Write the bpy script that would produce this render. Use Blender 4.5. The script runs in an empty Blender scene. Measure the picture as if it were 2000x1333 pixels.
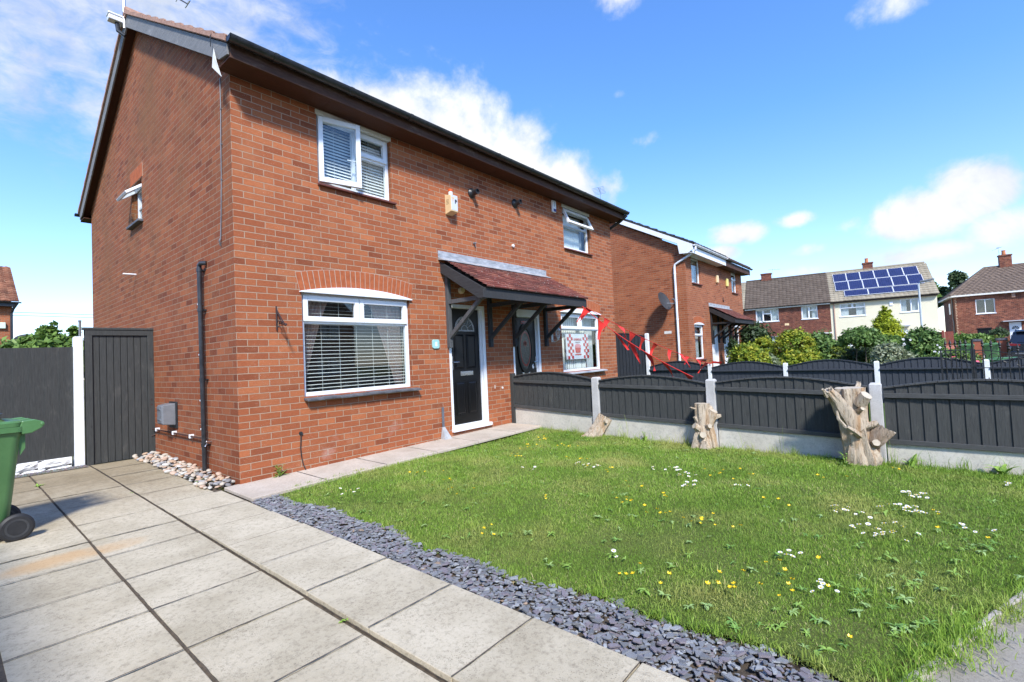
import bpy, bmesh, math, random
import numpy as np
from mathutils import Vector, Matrix, noise as mnoise
R = random.Random(8)
def slate_edge(y): return .12 + .05 * math.sin(y * 2.3) + .03 * math.sin(y * 7.1) + (.05 if y < -3 else 0) - (.1 * (1 + y) if y > -1 else 0)
sc = bpy.context.scene
C = sc.collection
# ------------------------------------------------------------------ camera
cam = bpy.data.cameras.new('camera'); co = bpy.data.objects.new('camera', cam); C.objects.link(co)
cr = ((0.63940804, -0.76746923, -0.04635029), (0.00291083, -0.05786709, 0.99832005), (-0.76886208, -0.63846878, -0.03476671))
m = Matrix.Identity(4)
for j in range(3):
    for i in range(3): m[i][j] = cr[j][i]
m.translation = (-2.095, -5.6076, 1.2398)
co.matrix_world = m
cam.sensor_width = 36; cam.lens = 940.17 / 2000 * 36; cam.clip_start = .05; cam.clip_end = 2000
sc.camera = co
sc.view_settings.view_transform = 'Standard'; sc.view_settings.look = 'None'
sc.view_settings.exposure = EXPO = 1.0; sc.view_settings.gamma = 1
sc.render.engine = 'CYCLES'
# ------------------------------------------------------------------ sun and sky
LD = Vector((.7, .9, -1.1)).normalized()            # direction the light travels
sun = bpy.data.lights.new('sun', 'SUN'); so = bpy.data.objects.new('sun', sun); C.objects.link(so)
sun.energy = 3.15; sun.angle = math.radians(7); sun.color = (1, .955, .89)
so.rotation_euler = LD.to_track_quat('-Z', 'Y').to_euler()
elev = math.asin(-LD.z); azim = math.atan2(-LD.x, -LD.y)
W = bpy.data.worlds.new('World'); sc.world = W; W.use_nodes = True
wt = W.node_tree; wt.nodes.clear()
def wn(t, **k):
    n = wt.nodes.new(t)
    for a, b in k.items(): setattr(n, a, b)
    return n
def wm(op, a, b=None, c=None):
    n = wn('ShaderNodeMath', operation=op)
    for i, v in enumerate((a, b, c)):
        if v is None: continue
        if isinstance(v, (int, float)): n.inputs[i].default_value = v
        else: wt.links.new(v, n.inputs[i])
    return n.outputs[0]
sky = wn('ShaderNodeTexSky', sky_type='NISHITA', sun_disc=False, sun_elevation=elev, sun_rotation=azim)
sky.air_density = 1.0; sky.dust_density = .35; sky.ozone_density = 2.2
tc = wn('ShaderNodeTexCoord')
sp = wn('ShaderNodeSeparateXYZ'); wt.links.new(tc.outputs['Generated'], sp.inputs[0])
az = wm('MULTIPLY', wm('ARCTAN2', sp.outputs[1], sp.outputs[0]), 57.2958)
el = wm('MULTIPLY', wm('ARCSINE', sp.outputs[2]), 57.2958)
def wnoise(scale, detail, rough, dist=0, sx=1, sy=1, sz=1):
    mp = wn('ShaderNodeMapping'); mp.inputs['Scale'].default_value = (sx, sy, sz)
    wt.links.new(tc.outputs['Generated'], mp.inputs[0])
    n = wn('ShaderNodeTexNoise'); n.inputs['Scale'].default_value = scale; n.inputs['Detail'].default_value = detail
    n.inputs['Roughness'].default_value = rough; n.inputs['Distortion'].default_value = dist
    wt.links.new(mp.outputs[0], n.inputs['Vector']); return n.outputs['Fac']
acc = None
#         az   el   ra   re   strength
for a, e, ra, re, s in ((60, 26, 7, 5.5, 1.35), (53, 25, 9, 6.5, 1.45), (46, 22, 10, 8.5, 1.5), (39, 20.5, 8, 7, 1.5), (33, 18.5, 6.5, 5.5, 1.4), (28.5, 18.5, 4, 3.6, .95),
                        (-1.2, 10.9, 4.8, 2.7, 1.6), (-5.0, 12.4, 3.8, 3.0, 1.55), (-.5, 7.6, 6, 1.8, 1.2), (-7, 9.0, 5, 2.6, 1.1), (3.5, 11.3, 3, 1.2, .8), (-4, 5.5, 8, 1.4, .8), (-11, 9, 5, 3, 1.), (7.5, 9.5, 3, 1.0, .72),
                        (14.0, 12.0, 3.4, 1.6, 1.45), (15.5, 10.2, 2.8, 1.4, 1.35), (8.5, 12.6, 3, 1.0, .95), (8, 7.4, 3.4, .9, .72), (12, 6.5, 3, .8, .6), (22.6, 23.0, 3.2, 1.3, .7), (25.6, 28, 1.4, .8, .7), (25, 36.5, 5, 2.2, .75), (-1, 29, 4.5, 2.2, .7), (150, 25, 18, 9, 1.), (-120, 30, 20, 9, .9), (-60, 20, 18, 8, 1.)):
    d = wm('ADD', wm('POWER', wm('ABSOLUTE', wm('MULTIPLY', wm('SUBTRACT', az, a), 1 / ra)), 2), wm('POWER', wm('ABSOLUTE', wm('MULTIPLY', wm('SUBTRACT', el, e), 1 / re)), 2))
    g = wm('MULTIPLY', wm('EXPONENT', wm('MULTIPLY', d, -1)), s)
    acc = g if acc is None else wm('MAXIMUM', acc, g)
n1 = wnoise(7.5, 12, .6, .25); n2 = wnoise(24, 8, .62)
nn = wm('ADD', wm('MULTIPLY', n1, .66), wm('MULTIPLY', n2, .34))
den = wm('ADD', acc, wm('MULTIPLY', wm('SUBTRACT', nn, .5), 2.0))
mr = wn('ShaderNodeMapRange', interpolation_type='SMOOTHSTEP'); wt.links.new(den, mr.inputs[0])
mr.inputs[1].default_value = .48; mr.inputs[2].default_value = 1.12
# thin high cloud in the upper left of the sky
wsp = wnoise(17, 9, .62, .35, 1, 1, 1.9); wsp2 = wnoise(3.2, 3, .5)
da = wm('ADD', wm('POWER', wm('ABSOLUTE', wm('MULTIPLY', wm('SUBTRACT', az, 80), 1 / 32)), 2), wm('POWER', wm('ABSOLUTE', wm('MULTIPLY', wm('SUBTRACT', el, 32), 1 / 17)), 2))
wl = wm('MULTIPLY', wm('EXPONENT', wm('MULTIPLY', da, -1)), 1.15)
wv = wm('ADD', wm('MULTIPLY', wsp, 1.25), wm('MULTIPLY', wsp2, .5))
mr2 = wn('ShaderNodeMapRange', interpolation_type='SMOOTHSTEP'); wt.links.new(wm('ADD', wv, wm('SUBTRACT', wl, 1.15)), mr2.inputs[0])
mr2.inputs[1].default_value = .28; mr2.inputs[2].default_value = 1.15
thin = wm('MULTIPLY', mr2.outputs[0], 1.0)
mask = wm('MAXIMUM', mr.outputs[0], thin)
shade = wn('ShaderNodeMapRange'); wt.links.new(wm('ADD', n1, wm('MULTIPLY', acc, .15)), shade.inputs[0])
shade.inputs[1].default_value = .42; shade.inputs[2].default_value = .72
ccol = wn('ShaderNodeMix', data_type='RGBA'); wt.links.new(shade.outputs[0], ccol.inputs[0])
ccol.inputs[6].default_value = (2.25, 2.5, 2.95, 1); ccol.inputs[7].default_value = (3.7, 3.75, 3.85, 1)
tint = wn('ShaderNodeMix', data_type='RGBA', blend_type='MULTIPLY'); tint.inputs[0].default_value = 1
wt.links.new(sky.outputs[0], tint.inputs[6]); te = wn('ShaderNodeMapRange'); wt.links.new(el, te.inputs[0]); te.inputs[1].default_value = 1; te.inputs[2].default_value = 24
tm = wn('ShaderNodeMix', data_type='RGBA'); wt.links.new(te.outputs[0], tm.inputs[0]); tm.inputs[6].default_value = (.86, .86, 1.0, 1); tm.inputs[7].default_value = (.54, .82, 1.17, 1); wt.links.new(tm.outputs[2], tint.inputs[7])
mx = wn('ShaderNodeMix', data_type='RGBA'); wt.links.new(mask, mx.inputs[0])
wt.links.new(tint.outputs[2], mx.inputs[6]); wt.links.new(ccol.outputs[2], mx.inputs[7])
bg = wn('ShaderNodeBackground'); bg.inputs[1].default_value = .15
wt.links.new(mx.outputs[2], bg.inputs[0])
wo = wn('ShaderNodeOutputWorld'); wt.links.new(bg.outputs[0], wo.inputs[0])

# ------------------------------------------------------------------ mesh helpers
def ident(u, d, v): return (u, d, v)
class MB:
    def __init__(s): s.v = []; s.f = []; s.mi = []
    def add(s, vs, fs, mi=0):
        b = len(s.v); s.v += [tuple(p) for p in vs]; s.f += [tuple(b + i for i in f) for f in fs]; s.mi += [mi] * len(fs)
    def box(s, x0, x1, y0, y1, z0, z1, M=ident, mi=0):
        s.add([M(x, y, z) for x in (x0, x1) for y in (y0, y1) for z in (z0, z1)],
              [(0, 1, 3, 2), (4, 6, 7, 5), (0, 4, 5, 1), (2, 3, 7, 6), (0, 2, 6, 4), (1, 5, 7, 3)], mi)
    def prism(s, pts, off, mi=0):
        n = len(pts); q = [tuple(a + b for a, b in zip(p, off)) for p in pts]
        s.add(list(pts) + q, [tuple(range(n)), tuple(range(2 * n - 1, n - 1, -1))] + [(i, (i + 1) % n, n + (i + 1) % n, n + i) for i in range(n)], mi)
    def bar(s, a, b, w, h, up=(0, 0, 1), mi=0):          # rectangular bar from a to b
        a = Vector(a); b = Vector(b); d = (b - a).normalized(); u = Vector(up)
        sd = d.cross(u)
        if sd.length < 1e-4: sd = d.cross(Vector((1, 0, 0)))
        sd.normalize(); u = sd.cross(d).normalized()
        c = [(-.5, -.5), (.5, -.5), (.5, .5), (-.5, .5)]
        s.add([tuple(p + sd * w * i + u * h * j) for p in (a, b) for i, j in c],
              [(0, 1, 2, 3), (7, 6, 5, 4)] + [(i, (i + 1) % 4, 4 + (i + 1) % 4, 4 + i) for i in range(4)], mi)
    def tube(s, pts, r, n=8, cap=True, mi=0, sq=1.0):
        pts = [Vector(p) for p in pts]; rs = r if isinstance(r, (list, tuple)) else [r] * len(pts)
        b = len(s.v); prev = None
        for i, p in enumerate(pts):
            t = (pts[min(i + 1, len(pts) - 1)] - pts[max(i - 1, 0)]).normalized()
            if prev is None:
                a = t.cross(Vector((0, 0, 1)));
                if a.length < .05: a = t.cross(Vector((1, 0, 0)))
            else: a = prev - t * prev.dot(t)
            a.normalize(); prev = a; bb = t.cross(a)
            for k in range(n):
                th = 2 * math.pi * k / n
                s.v.append(tuple(p + (a * math.cos(th) + bb * math.sin(th) * sq) * rs[i]))
        for i in range(len(pts) - 1):
            for k in range(n):
                s.f.append((b + i * n + k, b + i * n + (k + 1) % n, b + (i + 1) * n + (k + 1) % n, b + (i + 1) * n + k)); s.mi.append(mi)
        if cap:
            s.f.append(tuple(b + k for k in range(n))); s.f.append(tuple(b + (len(pts) - 1) * n + k for k in range(n - 1, -1, -1))); s.mi += [mi, mi]
    def lathe(s, prof, c=(0, 0, 0), ax='z', n=16, mi=0):  # prof: (r, h)
        b = len(s.v)
        for r, h in prof:
            for k in range(n):
                th = 2 * math.pi * k / n; x, y = r * math.cos(th), r * math.sin(th)
                p = {'z': (x, y, h), 'y': (x, h, y), 'x': (h, x, y)}[ax]
                s.v.append((c[0] + p[0], c[1] + p[1], c[2] + p[2]))
        for i in range(len(prof) - 1):
            for k in range(n):
                s.f.append((b + i * n + k, b + i * n + (k + 1) % n, b + (i + 1) * n + (k + 1) % n, b + (i + 1) * n + k)); s.mi.append(mi)
        s.f.append(tuple(b + k for k in range(n))); s.f.append(tuple(b + (len(prof) - 1) * n + k for k in range(n))); s.mi += [mi, mi]
    def holed(s, u0, u1, v0, v1, holes, M, depth, mi=0, back=True):
        us = sorted({u0, u1} | {h[0] for h in holes} | {h[1] for h in holes}); vs = sorted({v0, v1} | {h[2] for h in holes} | {h[3] for h in holes})
        for i in range(len(us) - 1):
            for j in range(len(vs) - 1):
                cu = (us[i] + us[i + 1]) / 2; cv = (vs[j] + vs[j + 1]) / 2
                if any(h[0] < cu < h[1] and h[2] < cv < h[3] for h in holes): continue
                s.add([M(us[i], 0, vs[j]), M(us[i + 1], 0, vs[j]), M(us[i + 1], 0, vs[j + 1]), M(us[i], 0, vs[j + 1])], [(0, 1, 2, 3)], mi)
        for a, b, c, d in holes:
            q = [(a, c), (b, c), (b, d), (a, d)]
            for k in range(4):
                p, r = q[k], q[(k + 1) % 4]
                s.add([M(p[0], 0, p[1]), M(r[0], 0, r[1]), M(r[0], depth, r[1]), M(p[0], depth, p[1])], [(0, 1, 2, 3)], mi)
def smooth_mesh(me, on):
    if on: me.polygons.foreach_set('use_smooth', [True] * len(me.polygons))
def obj(name, mb, mat, parent=None, smooth=False, bevel=0, recalc=True, loc=None, seg=2):
    me = bpy.data.meshes.new(name)
    if isinstance(mb, MB):
        me.from_pydata(mb.v, [], mb.f)
        if isinstance(mat, (list, tuple)):
            for q in mat: me.materials.append(q)
            me.polygons.foreach_set('material_index', mb.mi)
        else: me.materials.append(mat)
    else:
        me = mb
        if mat: me.materials.append(mat)
    if recalc:
        bm = bmesh.new(); bm.from_mesh(me); bmesh.ops.recalc_face_normals(bm, faces=bm.faces); bm.to_mesh(me); bm.free()
    smooth_mesh(me, smooth)
    o = bpy.data.objects.new(name, me); C.objects.link(o)
    if parent: o.parent = parent
    if loc: o.location = loc
    if smooth == 'auto':
        sa = set_auto(me)
    if bevel:
        b = o.modifiers.new('bevel', 'BEVEL'); b.width = bevel; b.segments = seg; b.limit_method = 'ANGLE'; b.angle_limit = math.radians(40)
    return o
def set_auto(me, ang=35):
    bm = bmesh.new(); bm.from_mesh(me); lim = math.radians(ang)
    for e in bm.edges:
        e.smooth = len(e.link_faces) == 2 and e.calc_face_angle(0) < lim
    bm.to_mesh(me); bm.free()
def tag(o, label=None, cat=None, group=None, kind=None):
    if label: o['label'] = label
    if cat: o['category'] = cat
    if group: o['group'] = group
    if kind: o['kind'] = kind
    return o
def thing(name, label, cat, loc=(0, 0, 0), rz=0, group=None):
    o = bpy.data.objects.new(name, None); C.objects.link(o); o.location = loc; o.rotation_euler = (0, 0, rz); o.empty_display_size = .2
    return tag(o, label, cat, group)
def copy_tree(o, parent=None):
    c = o.copy(); C.objects.link(c); c.parent = parent
    for ch in [x for x in bpy.data.objects if x.parent == o]: copy_tree(ch, c)
    return c
def textobj(name, s, size, mat, parent, M4, extrude=.001, align='CENTER', bold=0):
    cu = bpy.data.curves.new(name, 'FONT'); cu.body = s; cu.size = size; cu.extrude = extrude; cu.align_x = align; cu.offset = bold; cu.resolution_u = 3
    t = bpy.data.objects.new(name, cu); C.objects.link(t)
    dg = bpy.context.evaluated_depsgraph_get(); dg.update()
    me = bpy.data.meshes.new_from_object(t.evaluated_get(dg)); bpy.data.objects.remove(t); bpy.data.curves.remove(cu)
    me.transform(M4); me.materials.clear(); me.materials.append(mat); me.name = name
    o = bpy.data.objects.new(name, me); C.objects.link(o); o.parent = parent
    return o
def facing(x, y, z, flip=False):    # text standing up, readable from -y
    return Matrix.Translation((x, y, z)) @ Matrix.Rotation(math.pi / 2, 4, 'X')
def np_mesh(name, V, F, tint=None, nper=3):
    me = bpy.data.meshes.new(name); nv = len(V); nf = len(F)
    me.vertices.add(nv); me.vertices.foreach_set('co', np.asarray(V, np.float32).ravel())
    me.loops.add(nf * nper); me.loops.foreach_set('vertex_index', np.asarray(F, np.int32).ravel())
    me.polygons.add(nf); me.polygons.foreach_set('loop_start', np.arange(nf, dtype=np.int32) * nper); me.polygons.foreach_set('loop_total', np.full(nf, nper, np.int32))
    me.update(calc_edges=True)
    if tint is not None:
        at = me.attributes.new('tint', 'FLOAT', 'POINT'); at.data.foreach_set('value', np.asarray(tint, np.float32))
    return me

# ------------------------------------------------------------------ materials
class NT:
    def __init__(s, name, rough=.6, metal=0, spec=None):
        s.m = bpy.data.materials.new(name); s.m.use_nodes = True; s.t = s.m.node_tree; s.b = s.t.nodes['Principled BSDF']
        s.b.inputs['Roughness'].default_value = rough; s.b.inputs['Metallic'].default_value = metal
        if spec is not None: s.b.inputs['Specular IOR Level'].default_value = spec
        s.bumps = []
        s.co = None
    def n(s, t, **k):
        x = s.t.nodes.new(t)
        for a, b in k.items(): setattr(x, a, b)
        return x
    def l(s, a, b): s.t.links.new(a, b)
    def obj(s):
        if not s.co: s.co = s.n('ShaderNodeTexCoord').outputs['Object']
        return s.co
    def map(s, sx=1, sy=1, sz=1, src=None):
        mp = s.n('ShaderNodeMapping'); mp.inputs['Scale'].default_value = (sx, sy, sz); s.l(src or s.obj(), mp.inputs[0]); return mp.outputs[0]
    def noise(s, scale, detail=6, rough=.6, vec=None, dist=0):
        x = s.n('ShaderNodeTexNoise'); x.inputs['Scale'].default_value = scale; x.inputs['Detail'].default_value = detail
        x.inputs['Roughness'].default_value = rough; x.inputs['Distortion'].default_value = dist
        s.l(vec or s.obj(), x.inputs['Vector']); return x.outputs['Fac']
    def vor(s, scale, vec=None, feature='F1', out='Distance', rand=1):
        x = s.n('ShaderNodeTexVoronoi', feature=feature); x.inputs['Scale'].default_value = scale; x.inputs['Randomness'].default_value = rand
        s.l(vec or s.obj(), x.inputs['Vector']); return x.outputs[out]
    def ramp(s, fac, stops, interp='LINEAR'):
        r = s.n('ShaderNodeValToRGB'); r.color_ramp.interpolation = interp; e = r.color_ramp.elements
        for i, (p, c) in enumerate(stops):
            if i > 1: e.new(p)
            e[i].position = p; c = c if hasattr(c, '__len__') else (c, c, c); e[i].color = (*c[:3], 1)
        s.l(fac, r.inputs[0]); return r.outputs[0]
    def mix(s, f, a, b, blend='MIX'):
        x = s.n('ShaderNodeMix', data_type='RGBA', blend_type=blend)
        for i, v in ((0, f), (6, a), (7, b)):
            if isinstance(v, (int, float)): x.inputs[i].default_value = v if i == 0 else (v, v, v, 1)
            elif isinstance(v, tuple): x.inputs[i].default_value = (*v[:3], 1)
            else: s.l(v, x.inputs[i])
        return x.outputs[2]
    def math(s, op, a, b=None, c=None, clamp=False):
        x = s.n('ShaderNodeMath', operation=op); x.use_clamp = clamp
        for i, v in enumerate((a, b, c)):
            if v is None: continue
            if isinstance(v, (int, float)): x.inputs[i].default_value = v
            else: s.l(v, x.inputs[i])
        return x.outputs[0]
    def sep(s, v=None):
        x = s.n('ShaderNodeSeparateXYZ'); s.l(v or s.obj(), x.inputs[0]); return x.outputs
    def comb(s, x, y, z=0.0):
        c = s.n('ShaderNodeCombineXYZ')
        for i, v in enumerate((x, y, z)):
            if isinstance(v, (int, float)): c.inputs[i].default_value = v
            else: s.l(v, c.inputs[i])
        return c.outputs[0]
    def bump(s, h, dist=.005, strength=1.0):
        b = s.n('ShaderNodeBump'); b.inputs['Distance'].default_value = dist; b.inputs['Strength'].default_value = strength
        s.l(h, b.inputs['Height'])
        if s.bumps: s.l(s.bumps[-1], b.inputs['Normal'])
        s.bumps.append(b.outputs[0]); s.l(b.outputs[0], s.b.inputs['Normal'])
    def col(s, c):
        if isinstance(c, tuple): s.b.inputs['Base Color'].default_value = (*c[:3], 1)
        else: s.l(c, s.b.inputs['Base Color'])
        return s
def simple(name, c1, c2=None, scale=6, rough=.6, metal=0, bump=0, bscale=60, spec=None, stretch=(1, 1, 1), lo=.35, hi=.65):
    x = NT(name, rough, metal, spec)
    if c2 is None: x.col(c1)
    else: x.col(x.ramp(x.noise(scale, 8, .65, x.map(*stretch)), [(lo, c1), (hi, c2)]))
    if bump: x.bump(x.noise(bscale, 5, .7, x.map(*stretch)), bump)
    return x.m
def brick_mat(name, dark, mid, light, mortar, bw=.225, rh=.075, stains=True, shift=True, bumpd=.006, side=None):
    x = NT(name, .86, spec=.25); X, Y, Z = x.sep()
    yy = x.math('MULTIPLY', x.math('GREATER_THAN', Y, .004), .1125) if shift else 0.0
    u = x.math('ADD', x.math('ADD', X, Y), yy)
    wob = x.noise(5, 3, .5)
    zz = x.math('ADD', Z, x.math('MULTIPLY', x.math('SUBTRACT', wob, .5), .006))
    v = x.comb(x.math('ADD', u, x.math('MULTIPLY', x.math('SUBTRACT', x.noise(9, 2, .5), .5), .008)), zz)
    b = x.n('ShaderNodeTexBrick'); b.offset = .5; b.offset_frequency = 2; b.squash = 1
    b.inputs['Scale'].default_value = 1; b.inputs['Mortar Size'].default_value = .0052; b.inputs['Mortar Smooth'].default_value = .25
    b.inputs['Brick Width'].default_value = bw; b.inputs['Row Height'].default_value = rh; b.inputs['Bias'].default_value = 0
    b.inputs['Color1'].default_value = (0, 0, 0, 1); b.inputs['Color2'].default_value = (1, 1, 1, 1); b.inputs['Mortar'].default_value = (.5, .5, .5, 1)
    x.l(v, b.inputs['Vector'])
    c = x.ramp(b.outputs['Color'], [(0, dark), (.22, mid), (.6, mid), (.8, light), (1, tuple(min(1, q * 1.12) for q in light))])
    grain = x.noise(70, 8, .75, x.map(.35, .35, 1.6))
    c = x.mix(x.ramp(grain, [(.3, 0), (.75, .85)]), c, x.mix(1.0, c, (.42, .38, .36), 'MULTIPLY'))
    c = x.mix(x.ramp(x.noise(1.1, 6, .6), [(.35, 0), (.7, .5)]), c, tuple(q * .6 for q in mid))
    c = x.mix(x.ramp(x.noise(2.4, 7, .7), [(.5, 0), (.75, .4)]), c, (.42, .19, .09))
    mcol = x.mix(x.noise(25, 4, .6), tuple(q * .7 for q in mortar), mortar)
    c = x.mix(b.outputs['Fac'], c, mcol)
    if stains:
        sp = x.math('MULTIPLY', x.ramp(x.noise(95, 3, .65), [(.63, 0), (.69, 1)]), x.ramp(x.noise(2.2, 5, .6), [(.38, 0), (.58, .85)]))
        c = x.mix(sp, c, (.62, .56, .52))                      # lime specks thrown up by the facing bricks
        bl = x.math('MULTIPLY', x.ramp(x.noise(1.6, 7, .7), [(.6, 0), (.74, .35)]), x.ramp(Z, [(.0, 1), (.9, .2)]))
        c = x.mix(bl, c, (.6, .5, .46))
    if side:                                                   # green bloom on the weather side gable
        g = x.math('MULTIPLY', x.math('GREATER_THAN', Y, .004), x.ramp(x.noise(.55, 6, .7), [(.4, 0), (.66, .6)]))
        g = x.math('MULTIPLY', g, x.ramp(x.math('MULTIPLY', Z, .16), [(.3, 0), (.6, 1)]))
        c = x.mix(g, c, side)
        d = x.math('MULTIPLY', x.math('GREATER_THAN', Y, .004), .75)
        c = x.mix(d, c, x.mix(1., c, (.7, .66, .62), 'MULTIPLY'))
    x.col(c)
    x.bump(x.math('SUBTRACT', 1.0, b.outputs['Fac']), bumpd)
    x.bump(x.noise(110, 5, .7, x.map(.5, .5, 1.5)), .0035)
    return x.m
def wood_mat(name, c1, c2, rough=.7, axis='z', bump=.002, worn=None):
    x = NT(name, rough, spec=.3)
    st = {'z': (9, 9, .7), 'y': (9, .7, 9), 'x': (.7, 9, 9)}[axis]
    g = x.noise(9, 9, .7, x.map(*st), .6)
    c = x.ramp(g, [(.3, c1), (.7, c2)])
    oi = x.n('ShaderNodeObjectInfo').outputs['Random']
    if worn: c = x.mix(x.ramp(x.noise(3.2, 8, .72, x.map(*[q ** .4 for q in st])), [(.56, 0), (.75, .6)]), c, worn)
    c = x.mix(x.ramp(x.vor(2.3, x.map(*[q ** .35 for q in st])), [(.0, .75), (.06, 0)]), c, tuple(q * .35 for q in c1))
    x.col(c); x.bump(g, bump); return x.m
def foliage_mat(name, stops, rough=.55, trans=.25):
    x = NT(name, rough, spec=.35)
    a = x.n('ShaderNodeAttribute', attribute_name='tint')
    c = x.ramp(a.outputs['Fac'], stops); x.col(c)
    tr = x.n('ShaderNodeBsdfTranslucent'); x.l(c, tr.inputs[0]); ms = x.n('ShaderNodeMixShader'); ms.inputs[0].default_value = trans
    x.l(x.b.outputs[0], ms.inputs[1]); x.l(tr.outputs[0], ms.inputs[2]); x.l(ms.outputs[0], x.t.nodes['Material Output'].inputs['Surface'])
    return x.m
def glass_mat(name, tint=(.93, .96, .96), refl=.01):
    m = bpy.data.materials.new(name); m.use_nodes = True; t = m.node_tree; t.nodes.clear()
    tr = t.nodes.new('ShaderNodeBsdfTransparent'); tr.inputs[0].default_value = (*tint, 1)
    gl = t.nodes.new('ShaderNodeBsdfGlossy'); gl.inputs['Roughness'].default_value = .015
    fr = t.nodes.new('ShaderNodeLayerWeight'); fr.inputs[0].default_value = .5
    pw = t.nodes.new('ShaderNodeMath'); pw.operation = 'POWER'; pw.inputs[1].default_value = 4.5; t.links.new(fr.outputs['Facing'], pw.inputs[0])
    ad = t.nodes.new('ShaderNodeMath'); ad.operation = 'MULTIPLY_ADD'; ad.inputs[1].default_value = .9; ad.inputs[2].default_value = .045 + refl; t.links.new(pw.outputs[0], ad.inputs[0])
    mi = t.nodes.new('ShaderNodeMixShader'); t.links.new(ad.outputs[0], mi.inputs[0]); t.links.new(tr.outputs[0], mi.inputs[1]); t.links.new(gl.outputs[0], mi.inputs[2])
    o = t.nodes.new('ShaderNodeOutputMaterial'); t.links.new(mi.outputs[0], o.inputs[0]); return m
M = {}
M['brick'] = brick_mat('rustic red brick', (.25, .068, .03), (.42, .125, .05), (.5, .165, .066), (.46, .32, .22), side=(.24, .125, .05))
M['brick_plain'] = brick_mat('red brick', (.25, .07, .032), (.4, .12, .05), (.46, .15, .064), (.4, .29, .2), stains=False)
M['brick_dark'] = brick_mat('dark brown brick', (.07, .022, .016), (.17, .052, .034), (.26, .09, .055), (.3, .24, .2), stains=False, shift=False)
M['arch_brick'] = simple('arch brick', (.31, .085, .033), (.42, .118, .045), 14, .85, bump=.004, bscale=120, spec=.25)
M['mortar'] = simple('mortar', (.33, .25, .19), (.43, .33, .25), 20, .95, bump=.003)
M['white'] = simple('white window plastic', (.74, .76, .79), (.8, .81, .83), 3, .32)
M['white_dull'] = simple('dull white board', (.6, .58, .53), (.72, .71, .67), 9, .6)
M['white_paint'] = simple('white masonry paint', (.62, .62, .6), (.78, .78, .77), 7, .8, bump=.004, bscale=40)
M['glass'] = glass_mat('window glass')
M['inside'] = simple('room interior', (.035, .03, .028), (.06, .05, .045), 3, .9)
M['blind'] = simple('blind slat', (.78, .78, .74), (.84, .84, .8), 4, .5)
M['curtain'] = simple('pink curtain', (.4, .27, .25), (.5, .36, .33), 12, .9, stretch=(6, 6, .5))
M['net'] = simple('grey curtain', (.42, .44, .45), (.6, .62, .63), 10, .9, stretch=(9, 9, .4))
M['door_black'] = simple('black door', (.0035, .0035, .004), (.007, .007, .0075), 30, .34, spec=.3, bump=.0012, bscale=60, stretch=(4, 4, .6))
M['leaded'] = simple('frosted glass', (.02, .025, .024), (.05, .055, .055), 25, .15, bump=.002, bscale=90)
M['red_glass'] = simple('red glass', (.18, .01, .015), None, rough=.2)
M['metal'] = simple('brushed metal', (.5, .5, .52), (.62, .62, .64), 20, .25, 1)
M['lead'] = simple('lead flashing', (.25, .26, .27), (.52, .52, .53), 7, .5, .25, bump=.003, bscale=12, stretch=(1, 1, 3))
M['black_plastic'] = simple('black gutter plastic', (.012, .013, .015), (.03, .032, .036), 12, .36)
M['brown_plastic'] = simple('brown pipe', (.045, .018, .014), (.07, .03, .024), 12, .45)
M['grey_plastic'] = simple('grey plastic', (.13, .135, .145), (.17, .175, .185), 9, .42)
M['fascia'] = wood_mat('weathered brown fascia', (.04, .018, .011), (.1, .046, .028), axis='x', worn=(.22, .17, .13))
M['soffit'] = wood_mat('brown soffit', (.05, .018, .009), (.09, .032, .016), axis='x', bump=.001)
M['barge'] = wood_mat('grey weathered barge', (.13, .13, .13), (.24, .235, .23), axis='y', worn=(.42, .41, .4))
M['fence'] = wood_mat('charcoal painted timber', (.03, .032, .031), (.058, .06, .057), axis='z', worn=(.11, .105, .092), bump=.003)
M['fence_h'] = wood_mat('charcoal painted rail', (.042, .043, .042), (.078, .079, .077), axis='y', worn=(.12, .12, .115))
M['fence_back'] = wood_mat('slate blue painted timber', (.026, .031, .04), (.046, .053, .066), axis='z', worn=(.075, .08, .088))
M['canopy_wood'] = wood_mat('dark stained timber', (.02, .02, .021), (.05, .05, .052), axis='y', worn=(.11, .1, .085))
M['grey_wood'] = wood_mat('grey stained timber', (.05, .053, .056), (.1, .103, .106), axis='z', worn=(.14, .14, .14))
def concrete(name, c1, c2, speck, rough=.9, sc=1.0, stain=None):
    x = NT(name, rough, spec=.12)
    c = x.ramp(x.noise(2.3 * sc, 10, .68), [(.32, c1), (.66, c2)])
    c = x.mix(x.ramp(x.noise(38 * sc, 8, .75), [(.5, 0), (.68, .75)]), c, speck)
    pit = x.ramp(x.vor(95 * sc), [(.12, 1), (.3, 0)])
    pm = x.ramp(x.noise(5 * sc, 6, .7), [(.45, 0), (.62, 1)])
    c = x.mix(x.math('MULTIPLY', x.math('MULTIPLY', pit, pm), .9), c, tuple(q * .55 for q in speck))
    if stain: c = stain(x, c)
    x.col(c); x.bump(x.noise(150 * sc, 6, .8), .003); x.bump(x.noise(40 * sc, 4, .7), .002); return x.m
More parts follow.
